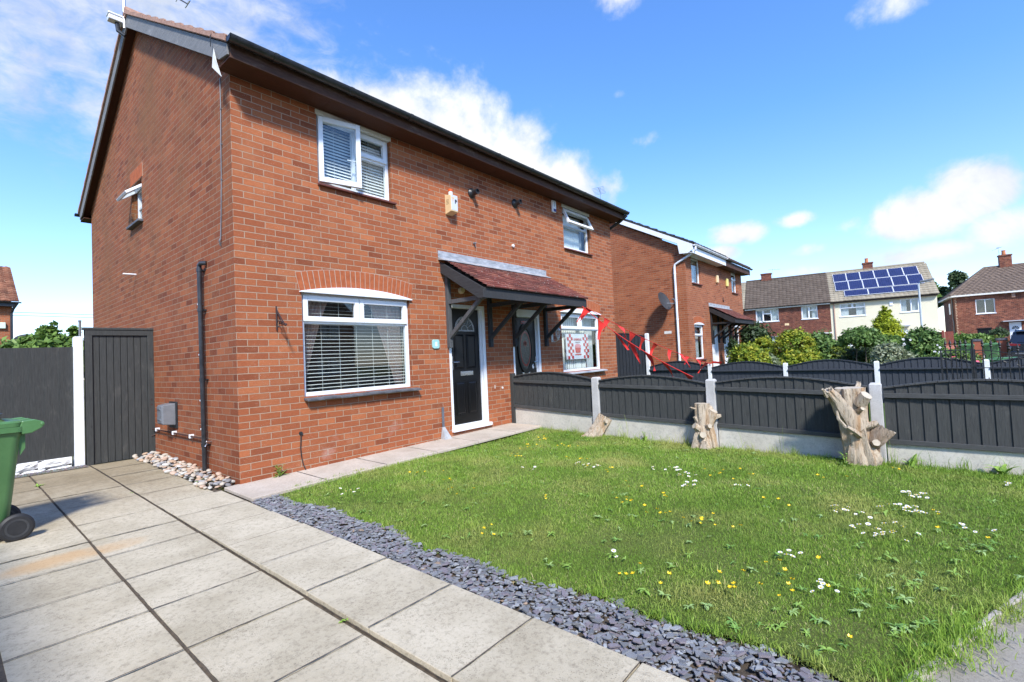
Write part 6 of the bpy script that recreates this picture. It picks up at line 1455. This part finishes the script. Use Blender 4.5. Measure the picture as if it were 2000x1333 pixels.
plant('shrub', 'largest clipped yellow-green dome shrub behind the white-post fence', 'shrub', (15.7, -2.64, 0), [(0, 0, .98, .62, .6, .7), (-.1, -.1, .55, .66, .66, .55)], 9500, .05, 'yellow', 4, clump=.07, kc=200, inner=.86)
plant('shrub', 'glossy mid-green shrub right behind the largest clipped dome', 'shrub', (18.7, -2.95, 0), [(0, 0, .95, .52, .5, .62), (.2, -.3, .6, .4, .4, .5)], 4500, .075, 'green', 5)
plant('shrub', 'low spreading yellow-green shrub left of the two-stemmed tree', 'shrub', (18.8, -3.5, 0), [(0, 0, .7, .42, .48, .52), (0, -.35, .55, .35, .4, .42)], 4500, .055, 'yg', 6, clump=.09, kc=90, inner=.8)
plant('shrub', 'small pale variegated shrub low against the white-post fence', 'shrub', (14.5, -2.0, 0), [(0, 0, .62, .3, .38, .3)], 2200, .05, 'grey', 7)
t = plant('small_tree', 'round-headed green tree on two thin bare stems', 'tree', (15.87, -4.41, -.1), [(0, 0, 1.4, .46, .46, .33), (.05, -.2, 1.3, .36, .36, .28), (-.05, .22, 1.36, .34, .34, .27)], 5200, .06, 'green', 8, clump=.09, kc=70, inner=.78, trunk=[((0, .17, 0), (0, .1, 1.3), .025), ((0, -.12, 0), (0, -.1, 1.3), .025)])
plant('shrub', 'dark low shrub under the two-stemmed tree', 'shrub', (16.9, -4.5, -.1), [(0, 0, .6, .5, .9, .5), (0, -.8, .6, .4, .5, .5)], 4500, .07, 'dark', 9)
plant('shrub', 'pale silvery variegated shrub in front of the conifer', 'shrub', (12.9, -5.15, -.1), [(0, 0, .8, .3, .36, .42), (.05, -.2, .6, .3, .3, .4)], 4000, .042, 'grey', 10)
t = plant('shrub', 'broad rose bush with white flowers right of the conifer', 'shrub', (13.95, -5.8, -.12), [(0, 0, 1.12, .42, .36, .5), (.05, .16, .95, .36, .28, .42), (0, -.16, .98, .36, .28, .42), (0, 0, .6, .45, .42, .5)], 8500, .05, 'green', 11, clump=.09, kc=90, inner=.78)
q = MB(); rr = random.Random(5)
for i in range(24):
    a = rr.uniform(2.4, 4.6); z_ = rr.uniform(.5, 1.5); px_, py_, s = -.45 + rr.uniform(-.05, .1), rr.uniform(-.4, .4), rr.uniform(.018, .032)
    for k in range(5): b = k * 1.257; q.add([(px_, py_, z_), (px_ - .01, py_ + s * math.cos(b), z_ + s * math.sin(b)), (px_ + .0, py_ + s * 1.2 * math.cos(b + .6), z_ + s * 1.2 * math.sin(b + .6)), (px_ - .01, py_ + s * math.cos(b + 1.2), z_ + s * math.sin(b + 1.2))], [(0, 1, 2, 3)])
obj('blossom', q, simple('white petals', (.78, .76, .74)), t, recalc=False)
# conifer: tiers of upswept golden sprays
lb = []
for i in range(15):
    f = i / 14; z_ = .35 + 2.2 * f; r_ = (.8 * (1 - f ** 1.6) + .1) * (.95 + .1 * math.sin(i * 2.1)); lb.append((.04 * math.sin(i), .05 * math.cos(i * 1.7), z_, r_, r_, .2))
plant('conifer', 'golden yellow-green conical conifer in front of the cream house', 'tree', (23.9, -4.75, -.05), lb, 14000, .06, 'gold', 12, trunk=[((0, 0, 0), (0, 0, 2.4), .05)], clump=.17, kc=34, inner=.82, asp=2.4, up=.9)
plant('shrub', 'mixed green shrub at the foot of the conifer', 'shrub', (21.9, -4.9, -.1), [(0, 0, .9, .45, .5, .55), (0, -.6, .8, .4, .5, .5)], 4500, .07, 'fresh', 13)
plant('hedge', 'loose green hedge in front of the hipped brick house', 'hedge', (35.9, -8.0, -.15), [(0, .55, .92, .45, .42, .52), (0, 0, .98, .45, .45, .52), (0, -.5, .95, .45, .42, .5), (0, -.95, .85, .4, .35, .45)], 9000, .085, 'fresh', 14)
plant('shrub', 'small yellow-green shrub beside the white front door', 'shrub', (34.7, -9.25, -.15), [(0, 0, .75, .28, .3, .55), (0, -.25, .5, .28, .25, .4)], 2500, .06, 'yg', 15)
plant('shrub', 'narrow dark climbing shrub by the doors of the canopied semi', 'shrub', (17.55, -.28, 0), [(0, 0, .95, .2, .17, .6), (0, 0, .4, .25, .2, .4)], 2600, .05, 'dark', 16)
t = plant('shrub', 'low rose bush with pink flowers behind the iron gate', 'shrub', (12.0, -6.3, -.15), [(0, 0, .72, .25, .4, .35), (0, .35, .6, .2, .25, .3)], 1500, .05, 'fresh', 17)
q = MB()
for i, (a, b) in enumerate(((.05, .95), (-.12, .82), (.28, .86), (-.3, .85), (.16, .78))):
    q.lathe([(.004, -.04), (.04, -.03), (.055, 0), (.045, .03), (.01, .035)], (-.2, a, b), n=9)
obj('blossom', q, simple('pink petals', (.75, .05, .12), (.8, .12, .2)), t, smooth=True)
t = plant('topiary_ball', 'dark clipped ball by the porch of the hipped brick house', 'topiary', (47.6, -10.5, -.15), [(0, 0, 1.4, .42, .42, .42)], 1500, .08, 'dark', 18)
for i, (lab, lc, lb, n_) in enumerate((('tall dark feathery tree rising behind the hipped roof', (72.8, -9.9, -.2), [(0, 0, 7.6, .55, .6, 1.6), (0, -.9, 6.6, .5, .55, 1.1), (0, .1, 5.4, .9, .9, 1.6)], 2400),
        ('shorter dark tree left of the tall feathery one', (74.8, -8.9, -.2), [(0, 0, 6.3, .5, .5, 1.2), (0, .8, 5.4, .5, .5, .9)], 1200), ('sparse pale tree showing behind the right end of the solar roof', (66, -7.1, -.2), [(0, 0, 6.4, .9, .9, 1.5)], 240))):
    plant('tree', lab, 'tree', lc, lb, n_, .26 if i < 2 else .3, 'dark' if i < 2 else 'fresh', 30 + i, trunk=[((0, 0, 0), (0, 0, 6), .2)])
lb = [(-.9, 0, 1.6, .8, .7, .55), (0, .0, 1.7, .8, .7, .6), (.75, 0, 1.65, .6, .6, .55), (-.05, 0, 2.25, .14, .12, .5), (.1, 0, 2.1, .3, .2, .35), (.42, 0, 2.3, .11, .1, .45), (-.5, 0, 2.15, .22, .2, .22), (-.2, 0, 2.5, .1, .1, .12), (1.0, 0, 1.9, .25, .2, .35)]
plant('fruit_tree', 'leafy light green tree top showing over the dark back fence', 'tree', (.0, 12.3, 0), lb, 6500, .1, 'fresh', 40, kc=40)

# ================================================================== small plants
def leaf_blade(q, base, az_, tilt, L, w, curl=.5, n=4, lob=0):
    d = Vector((math.cos(az_), math.sin(az_), 0)); s = Vector((-math.sin(az_), math.cos(az_), 0)); p = Vector(base); b = len(q.v); a = tilt
    for i in range(n + 1):
        t = i / n; ww = w * math.sin(math.pi * min(.97, .12 + t * .88)) * (1 + lob * (-1) ** i)
        q.v += [tuple(p - s * ww), tuple(p + Vector((0, 0, -ww * .25))), tuple(p + s * ww)]
        p = p + (d * math.cos(a) + Vector((0, 0, math.sin(a)))) * (L / n); a -= curl / n * 2
    for i in range(n):
        for k in (0, 1): q.f.append((b + i * 3 + k, b + i * 3 + k + 1, b + (i + 1) * 3 + k + 1, b + (i + 1) * 3 + k)); q.mi.append(0)
M['weed'] = simple('weed leaf', (.17, .29, .04), (.26, .4, .07), 30, .5); M['weed_dark'] = simple('dark weed leaf', (.12, .24, .035), (.18, .32, .06), 30, .5)
def weed(label, loc, n, L, w, tilt=(.4, 1.2), stalks=0, mat='weed', name='weed', seed=1, lob=0, group=None):
    rr = random.Random(seed); q = MB()
    for i in range(n): leaf_blade(q, (rr.uniform(-.015, .015), rr.uniform(-.015, .015), 0), rr.uniform(0, 6.28), rr.uniform(*tilt), L * rr.uniform(.6, 1.1), w * rr.uniform(.7, 1.2), rr.uniform(.3, 1.0), 5, lob)
    for i in range(stalks):
        a = rr.uniform(0, 6.28); h = L * rr.uniform(1.1, 1.6); x_, y_ = math.cos(a) * h * .3, math.sin(a) * h * .3; q.tube([(0, 0, 0), (x_ * .4, y_ * .4, h * .6), (x_, y_, h)], [.0025, .002, .0012], 4)
        for k in range(7): f = .3 + k * .1; leaf_blade(q, (x_ * f, y_ * f, h * f), a + k * 2.2, .6, L * .28, w * .5, .6, 3)
    return tag(obj(name, q, M[mat], loc=loc, smooth=True, recalc=False), label, 'weed', group)
weed('feathery green weed growing at the foot of the front wall near the house corner', (.4, -.035, .01), 10, .13, .012, stalks=5, seed=3)
weed('small green weed at the wall foot beside the grey metal prop', (2.74, -.03, .035), 10, .07, .012, seed=4, tilt=(.2, .9))
weed('tuft of upright dandelion leaves at the foot of the fence right of the tallest stump', (4.46, -5.52, -.1), 12, .17, .022, tilt=(.6, 1.45), seed=5, lob=.12)
weed('upright pair of dandelion leaves against the concrete base near the right edge', (4.5, -6.2, -.11), 7, .17, .022, tilt=(.9, 1.5), seed=6, lob=.2)
weed('leafy weed clump at the left foot of the tallest stump', (4.2, -4.98, -.1), 14, .12, .018, stalks=3, seed=7)
weed('leafy weed clump between the first and middle stumps', (4.5, -2.55, -.05), 12, .11, .015, stalks=4, seed=8)
weed('green weed among the pebbles nearest the drainpipe', (-.16, 1.0, .03), 14, .07, .02, seed=9, tilt=(.1, 1.1)); weed('green weed at the edge of the pebbles near the house corner', (-.2, .55, .02), 14, .075, .02, seed=10, tilt=(.1, 1.0))
weed('tiny weed in the slab joint nearest the gate', (-.79, .75, .008), 10, .03, .01, seed=11, tilt=(0, .8)); weed('low weed in the drive joint at the bottom edge of the picture', (-.73, -4.15, -.07), 10, .035, .009, seed=12, tilt=(0, .8)); weed('small weed in the stepped drive joint', (-.755, -3.3, -.06), 8, .03, .008, seed=13, tilt=(0, .8))
weed('straggly weed in the drive joint behind the green bin', (-1.34, 2.05, .04), 12, .06, .012, seed=14, tilt=(0, .9))

# short metal prop with flared foot standing against the wall
PR = thing('wall_prop', 'short grey metal strip with flared foot standing left of the nearer black door', 'prop', (2.895, -.02, .04))
q = MB(); q.box(-.022, .022, -.008, .0, .17, .49); q.lathe([(.006, -.014), (.006, -.008)], (0, 0, .45), 'y', 8); obj('strip', q, simple('blue grey steel', (.12, .14, .17), (.18, .2, .23), rough=.5, metal=.3), PR)
q = MB(); q.add([(-.024, -.012, .19), (.024, -.012, .19), (.024, .004, .19), (-.024, .004, .19), (-.055, -.1, 0), (.09, -.1, 0), (.09, .004, 0), (-.055, .004, 0), (.0, -.05, .1)], [(0, 1, 8), (1, 5, 8), (5, 4, 8), (4, 0, 8), (1, 2, 6, 5), (0, 3, 7, 4), (2, 3, 7, 6), (4, 5, 6, 7), (0, 1, 2, 3)]); obj('flared_foot', q, simple('grey mortar foot', (.3, .31, .32), (.42, .43, .44), 12, .8, bump=.003), PR)

# ================================================================== pebbles along the gable
rr = random.Random(21); peb = []
pc = [((.38, .33, .26), (.5, .44, .36)), ((.36, .24, .15), (.47, .33, .22)), ((.22, .22, .22), (.33, .32, .32)), ((.4, .28, .2), (.5, .37, .28)), ((.42, .4, .36), (.52, .5, .45)), ((.14, .13, .13), (.22, .21, .2))]
pm = [simple('pebble stone', a, b, 20, .75, stretch=(1, 1, 3)) for a, b in pc]
pn = ['cream', 'tan', 'grey', 'pinkish', 'white', 'dark grey']
for k in range(18):
    bm = bmesh.new(); bmesh.ops.create_icosphere(bm, subdivisions=3, radius=1)
    for v in bm.verts:
        f = 1 + .16 * mnoise.noise(v.co * 1.1 + Vector((k * 3, 0, 0))); v.co = Vector((v.co.x * f, v.co.y * f * .72, v.co.z * f * .5))
    me = bpy.data.meshes.new('pebble'); bm.to_mesh(me); bm.free(); smooth_mesh(me, True); mi_ = [0, 0, 0, 1, 1, 2, 2, 3, 3, 3, 4, 4, 0, 1, 3, 2, 4, 5][k]; me.materials.append(pm[mi_]); peb.append((me, mi_))
cnt = 0; placed = []
for layer in (0, 1):
    for k in range(900):
        if cnt >= (150 if layer == 0 else 235): break
        y_ = rr.uniform(.03, 3.0); wx = .26 + .02 * math.sin(y_ * 5); x_ = -rr.uniform(.02, wx); 
        if y_ < .12 and x_ < -.2: continue
        s = rr.uniform(.024, .048) * (1 if layer == 0 else .95)
        if any((x_ - a) ** 2 + (y_ - b) ** 2 < ((s + c_) * .78) ** 2 for a, b, c_, l_ in placed if l_ == layer): continue
        placed.append((x_, y_, s, layer)); me, mi_ = peb[rr.randrange(18)]
        o = bpy.data.objects.new('pebble', me); C.objects.link(o); o.location = (x_, y_, gz(y_) + .012 + layer * .027 + .5 * s * .3 + .02 * (1 + x_ / wx)); o.scale = (s, s, s * rr.uniform(.8, 1.1)); o.rotation_euler = (rr.uniform(-.3, .3), rr.uniform(-.3, .3), rr.uniform(0, 6.28))
        tag(o, pn[mi_] + ' rounded pebble in the strip along the gable wall', 'pebble', 'pebbles along the gable wall'); cnt += 1

# ================================================================== slate chippings
sm = [simple('slate chip', a, b, 14, .62, bump=.002) for a, b in (((.165, .172, .185), (.24, .248, .26)), ((.165, .147, .163), (.23, .205, .225)), ((.25, .262, .27), (.36, .37, .375)), ((.27, .19, .13), (.36, .26, .18)), ((.115, .12, .128), (.18, .185, .19)))]
sn = ['blue-grey', 'purple', 'pale grey', 'rusty', 'dark grey']
def chip_geo(g, s):
    n = int(g.integers(5, 8)); a = np.sort(g.uniform(0, 2 * np.pi, n)); r = s * g.uniform(.65, 1.05, n); x_ = np.cos(a) * r * 1.25; y_ = np.sin(a) * r * .8; t = s * g.uniform(.07, .16)
    V = [(x_[i], y_[i], -t) for i in range(n)] + [(x_[i] * .93, y_[i] * .93, t) for i in range(n)]
    return V, n
g = np.random.default_rng(5)
allc = []
for i in range(5600):
    y_ = g.uniform(-5.95, -.68); x_ = g.uniform(-.17, slate_edge(y_) + .04 * g.random() ** 3); s = g.uniform(.01, .031) if g.random() < .5 else g.uniform(.009, .019)
    z_ = gz(y_) - .012 + .026 * (i / 5600) + .006 * math.sin(x_ * 20)
    allc.append((x_, y_, z_, s, g.normal(0, .09), g.normal(0, .09), g.uniform(0, 6.28), g.choice(5, p=[.45, .24, .16, .01, .14])))
cpos = np.array([-2.095, -5.6076, 1.24])
rank = sorted(range(5600), key=lambda i: (-allc[i][3] ** 1.0 / np.linalg.norm(np.array(allc[i][:3]) - cpos)) if i > 3200 and allc[i][1] > -5.25 else 1)
top300 = set(rank[:300])
vars_ = []
for mi_ in range(5):
    for k in range(6):
        V, n = chip_geo(g, 1.0); me = bpy.data.meshes.new('slate_chip'); me.from_pydata(V, [], [tuple(range(n - 1, -1, -1)), tuple(range(n, 2 * n))] + [(i, (i + 1) % n, n + (i + 1) % n, n + i) for i in range(n)]); me.materials.append(sm[mi_]); vars_.append(me)
q = MB()
from mathutils import Euler
for i, (x_, y_, z_, s, rx, ry, rz_, mi_) in enumerate(allc):
    if i in top300:
        o = bpy.data.objects.new('slate_chip', vars_[int(mi_) * 6 + int(g.integers(0, 6))]); C.objects.link(o); o.location = (x_, y_, z_ + .006); o.scale = (s, s, s); o.rotation_euler = (rx, ry, rz_)
        tag(o, sn[int(mi_)] + ' slate chip in the border between drive and lawn', 'slate chip', 'slate chippings')
    else:
        V, n = chip_geo(g, s); E_ = Euler((rx, ry, rz_)).to_matrix(); V = [tuple(E_ @ Vector(v) + Vector((x_, y_, z_))) for v in V]
        q.add(V, [tuple(range(n - 1, -1, -1)), tuple(range(n, 2 * n))] + [(k, (k + 1) % n, n + (k + 1) % n, n + k) for k in range(n)], int(mi_))
tag(obj('slate_chippings', q, sm, recalc=False), 'layer of blue-grey and purple slate chippings between the drive and the lawn', 'slate chippings', kind='stuff')

# gravel grains along the left edge and fence foot
q = MB(); rg = random.Random(3)
for i in range(2600):
    if i < 1500: x_, y_ = rg.uniform(-2.5, -1.91), rg.uniform(-4.5, -.6)
    else: x_, y_ = rg.uniform(-1.9, -.8), rg.uniform(2.88, 3.06)
    s = rg.uniform(.005, .012); z_ = gz(y_) - .018 if i < 1500 else gz(y_) + .012; a = rg.uniform(0, 3)
    q.add([(x_ + s * math.cos(a + k * 2.09), y_ + s * math.sin(a + k * 2.09), z_) for k in range(3)] + [(x_, y_, z_ + s)], [(0, 1, 3), (1, 2, 3), (2, 0, 3)])
tag(obj('gravel_chippings', q, M['gravel'], recalc=False), 'fine grey gravel beside the drive', 'gravel', kind='stuff')

# ================================================================== grass
x = NT('grass blades', .55, spec=.25); a_ = x.n('ShaderNodeAttribute', attribute_name='tint')
c = x.ramp(a_.outputs['Fac'], [(0, (.12, .22, .03)), (.35, (.21, .35, .045)), (.75, (.31, .46, .07)), (.92, (.46, .52, .14)), (1, (.6, .54, .26))])
pt = x.noise(1.25, 6, .6); c = x.mix(x.ramp(pt, [(.48, 0), (.66, .65)]), c, (.5, .46, .16)); c = x.mix(x.ramp(x.noise(.8, 5, .6, x.map(1, 1, 1)), [(.36, .55), (.5, 0)]), c, (.16, .28, .04)); x.col(c)
tr = x.n('ShaderNodeBsdfTranslucent'); x.l(c, tr.inputs[0]); ms = x.n('ShaderNodeMixShader'); ms.inputs[0].default_value = .3
x.l(x.b.outputs[0], ms.inputs[1]); x.l(tr.outputs[0], ms.inputs[2]); x.l(ms.outputs[0], x.t.nodes['Material Output'].inputs['Surface']); M['grass'] = x.m
g = np.random.default_rng(77)
def blades(px_, py_, pz_, L, w, tintv, lean=.55):
    n = len(px_); az_ = g.uniform(0, 2 * np.pi, n); ln = np.abs(g.normal(0, lean, n)); da = g.uniform(0, 2 * np.pi, n)
    s = np.stack([np.cos(az_), np.sin(az_), np.zeros(n)], 1) * w[:, None] * .5; d = np.stack([np.cos(da), np.sin(da), np.zeros(n)], 1)
    P = np.stack([px_, py_, pz_], 1); up = np.array([0, 0, 1.]); c_, s_ = np.cos(ln)[:, None], np.sin(ln)[:, None]
    m1 = P + (up * c_ + d * s_) * (L * .55)[:, None]; ln2 = np.minimum(ln * 1.9 + .15, 1.55); m2 = m1 + (up * np.cos(ln2)[:, None] + d * np.sin(ln2)[:, None]) * (L * .45)[:, None]
    V = np.stack([P - s, P + s, m1 + s * .8, m1 - s * .8, m2], 1).reshape(-1, 3); b = np.arange(n)[:, None] * 5
    F = np.concatenate([b + [0, 1, 2], b + [0, 2, 3], b + [3, 2, 4]], 1).reshape(-1, 3); return V, F, np.repeat(tintv, 5)
def lawn_sample(N, edge=False):
    px_ = g.uniform(.0, 4.55, N); py_ = g.uniform(-7.2, -.55, N)
    left = .10 + .05 * np.sin(py_ * 2.3) + .03 * np.sin(py_ * 7.1) + np.where(py_ < -3, .05, 0) + g.normal(0, .02, N) - np.where(py_ > -1, .1 * (1 + py_), 0)
    front = -5.51 - (px_ - .3) * .385 + .03 * np.sin(px_ * 9) + g.normal(0, .03, N); back = -.60 - .17 * np.exp(-px_ * 1.2) + .05 * np.sin(px_ * 3) + g.normal(0, .02, N)
    ok = (px_ > left) & (py_ > front) & (py_ < back); return px_[ok], py_[ok]
def zl(px_, py_): return np.maximum(-.16, .02 * py_) + .012 + .012 * np.sin(px_ * 1.7 + py_ * .8) - .004
V = []; F = []; T = []; off = 0
def push(v, f, t_):
    global off
    V.append(v); F.append(f + off); T.append(t_); off += len(v)
px_, py_ = lawn_sample(760000); dist = np.hypot(px_ + 2.1, py_ + 5.6); keep = g.random(len(px_)) < np.clip(3.0 / dist, .35, 1) ** 1.2; px_, py_, dist = px_[keep], py_[keep], dist[keep]
tall = .5 + .5 * np.sin(px_ * 2.1 + 1) * np.sin(py_ * 1.7); edge_ = np.clip((px_ - 4.25) / .3, 0, 1) * .8
L = (g.uniform(.01, .025, len(px_)) * (1 + .5 * tall + edge_)) * np.clip(dist / 4, .9, 1.25); w = g.uniform(.0016, .0031, len(px_)) * np.clip(dist / 3.5, .9, 1.9)
push(*blades(px_, py_, zl(px_, py_), L, w, np.clip(g.normal(.48, .24, len(px_)) + .12 * np.sin(px_ * 5.3 + 2 * np.sin(py_ * 3)) , 0, 1), 1.0)); print('blades', len(px_))
# longer tufts: along the fence foot, lawn edges and scattered clumps
tx, ty, tl = [], [], []
def tuft(cx_, cy_, n, r, L0):
    tx.append(g.normal(cx_, r, n)); ty.append(g.normal(cy_, r, n)); tl.append(g.uniform(.5, 1, n) * L0)
for k in range(70): tuft(4.5 + g.uniform(-.05, .03), g.uniform(-7, -.7), int(g.integers(6, 22)), .03, g.uniform(.07, .2))
for k in range(26): tuft(4.5, g.uniform(-6.9, -.8), 3, .02, g.uniform(.25, .42))
for k in range(200): a, b = g.uniform(.3, 4.4), g.uniform(-6.2, -.8); (tuft(a, b, 34, .045, g.uniform(.05, .085)) if b > -5.4 - (a - .3) * .385 else None)
for k in range(60): y_ = g.uniform(-5.3, -.9); tuft(slate_edge(y_) + .02, y_, 22, .02, g.uniform(.05, .08))
for k in range(230): a = g.uniform(.25, 4.4); tuft(a, -5.5 - (a - .3) * .385 + g.normal(0, .045), 20, .03, g.uniform(.04, .11))
for k in range(46): a = g.uniform(.2, 4.4); tuft(a, -.62, 18, .025, g.uniform(.04, .08))
tx, ty, tl = map(np.concatenate, (tx, ty, tl)); push(*blades(tx, ty, zl(tx, ty), tl, g.uniform(.003, .0055, len(tx)), np.clip(g.normal(.5, .2, len(tx)), 0, 1), .5))
me = np_mesh('grass', np.concatenate(V), np.concatenate(F), np.concatenate(T), 3)
tag(obj('grass', me, M['grass'], recalc=False), 'short green grass covering the front lawn', 'grass', kind='stuff')
# broad-leaved weeds growing through the turf
q = MB(); rr = random.Random(31)
spots = [(.995, -4.804), (.712, -5.086), (.905, -5.347), (1.472, -5.57), (1.274, -5.7), (.725, -5.472), (.455, -5.302), (.44, -4.717), (2.056, -4.84), (1.82, -5.18), (1.123, -4.036), (.62, -5.2), (1.1, -5.5), (.85, -5.55), (.6, -5.0), (.4, -4.4), (.35, -2.6), (.5, -2.2)]
for i in range(420):
    a, b = rr.uniform(.2, 4.4), rr.uniform(-6.6, -.8)
    if b > -5.4 - (a - .3) * .385: spots.append((a, b))
for i in range(60): a = rr.uniform(.3, 3.4); spots.append((a, -5.4 - (a - .3) * .385 + rr.uniform(-.06, .6)))
for i, (a, b) in enumerate(spots):
    big = i < 18 or i > 230; n = rr.randint(5, 10); L = rr.uniform(.02, .042) * (1.25 if big else 1); wd = L * rr.uniform(.09, .17); z_ = gz(b) + .02; lob = rr.choice((0, .25, .1)); b0 = len(q.f)
    for k in range(n): leaf_blade(q, (a, b, z_), rr.uniform(0, 6.28), rr.uniform(.15, .8), L * rr.uniform(.7, 1.1), wd, rr.uniform(.3, .9), 5, lob)
    sel = rr.randrange(3)
    for k in range(b0, len(q.f)): q.mi[k] = sel
tag(obj('lawn_weeds', q, [M['weed'], M['weed_dark'], simple('grey-green weed leaf', (.2, .31, .08), (.3, .42, .14), 30, .5)], smooth=True, recalc=False), 'broad-leaved dandelion and plantain rosettes growing in the lawn', 'weeds', kind='stuff')
# daisies and buttercups
def flower_mesh(name, kind):
    q = MB()
    if kind == 'daisy':
        q.tube([(0, 0, 0), (.003, 0, .045)], .0012, 4, mi=2)
        for k in range(13): a = k * 2 * math.pi / 13; c_, s_ = math.cos(a), math.sin(a); q.add([(.003 + c_ * .004, s_ * .004, .046), (.003 + c_ * .012 - s_ * .0028, s_ * .012 + c_ * .0028, .049), (.003 + c_ * .0155, s_ * .0155, .048), (.003 + c_ * .012 + s_ * .0028, s_ * .012 - c_ * .0028, .049)], [(0, 1, 2, 3)], 0)
        q.lathe([(.0045, .046), (.005, .049), (.002, .051)], (.003, 0, 0), n=8, mi=1)
    else:
        q.tube([(0, 0, 0), (-.003, 0, .05)], .001, 4, mi=2)
        for k in range(5): a = k * 2 * math.pi / 5; c_, s_ = math.cos(a), math.sin(a); q.add([(-.003, 0, .05), (-.003 + c_ * .007 - s_ * .006, s_ * .007 + c_ * .006, .053), (-.003 + c_ * .0125, s_ * .0125, .059), (-.003 + c_ * .007 + s_ * .006, s_ * .007 - c_ * .006, .053)], [(0, 1, 2, 3)], 1)
    me = bpy.data.meshes.new(name); me.from_pydata(q.v, [], q.f)
    for m_ in (M['petal_w'], M['petal_y'], M['weed']): me.materials.append(m_)
    me.polygons.foreach_set('material_index', q.mi); return me
M['petal_w'] = simple('white petals', (.8, .79, .8)); M['petal_y'] = simple('yellow petals', (.8, .55, .01), rough=.35)
DA = [(2.634, -2.652, 5), (2.595, -2.808, 9), (2.85, -3.411, 5), (2.74, -3.728, 9), (2.438, -3.889, 10), (2.905, -3.613, 6), (2.656, -4.306, 5), (2.436, -5.092, 7), (2.382, -5.156, 6), (3.147, -5.572, 14), (2.674, -5.539, 16), (2.649, -5.463, 7), (2.019, -5.308, 9), (1.982, -5.379, 7), (2.179, -5.456, 5), (1.291, -4.98, 5), (.939, -5.134, 6), (2.424, -5.85, 5), (4.0, -6.2, 4), (.677, -4.087, 2), (.48, -1.401, 9), (2.136, -2.3, 5)]
BU = [(3.632, -1.349, 10), (3.082, -1.491, 8), (3.333, -1.908, 8), (2.529, -1.761, 6), (1.11, -2.225, 4), (.51, -3.113, 5), (1.342, -1.469, 5), (1.495, -2.994, 3), (1.723, -3.592, 4), (2.157, -3.557, 4), (2.041, -3.805, 4), (1.513, -4.336, 5), (1.515, -4.427, 5), (1.602, -3.769, 4), (.425, -4.234, 4), (.423, -4.283, 2), (.642, -4.837, 5), (.738, -4.859, 4), (.76, -4.935, 3), (1.037, -4.917, 3), (.83, -5.031, 2), (1.326, -5.148, 1), (2.2, -5.9, 2), (.566, -5.45, 1), (2.988, -4.002, 6), (3.198, -4.142, 4), (2.815, -2.472, 6), (2.464, -3.008, 6), (1.245, -1.863, 4), (3.963, -5.326, 3), (3.269, -4.932, 3), (2.331, -4.608, 4), (2.605, -5.724, 2), (1.518, -4.064, 4)]
for name, lst, lab, cat_ in (('daisy', DA, 'small white daisy in the lawn', 'daisy'), ('buttercup', BU, 'small yellow buttercup in the lawn', 'buttercup')):
    me = flower_mesh(name, name)
    for cx_, cy_, n in lst:
        for k in range(n):
            o = bpy.data.objects.new(name, me); C.objects.link(o); sp_ = .07 if name == 'daisy' else .1; b = cy_ + rr.gauss(0, sp_)
            o.location = (cx_ + rr.gauss(0, sp_ * .8), b, gz(b) + .012); o.rotation_euler = (rr.uniform(-.35, .35), rr.uniform(-.35, .35), rr.uniform(0, 6)); s = rr.uniform(.75, 1.15) * (1.0 if name == 'daisy' else 1.1); o.scale = (s, s, s)
            tag(o, lab, cat_, 'daisies in the lawn' if name == 'daisy' else 'buttercups in the lawn')
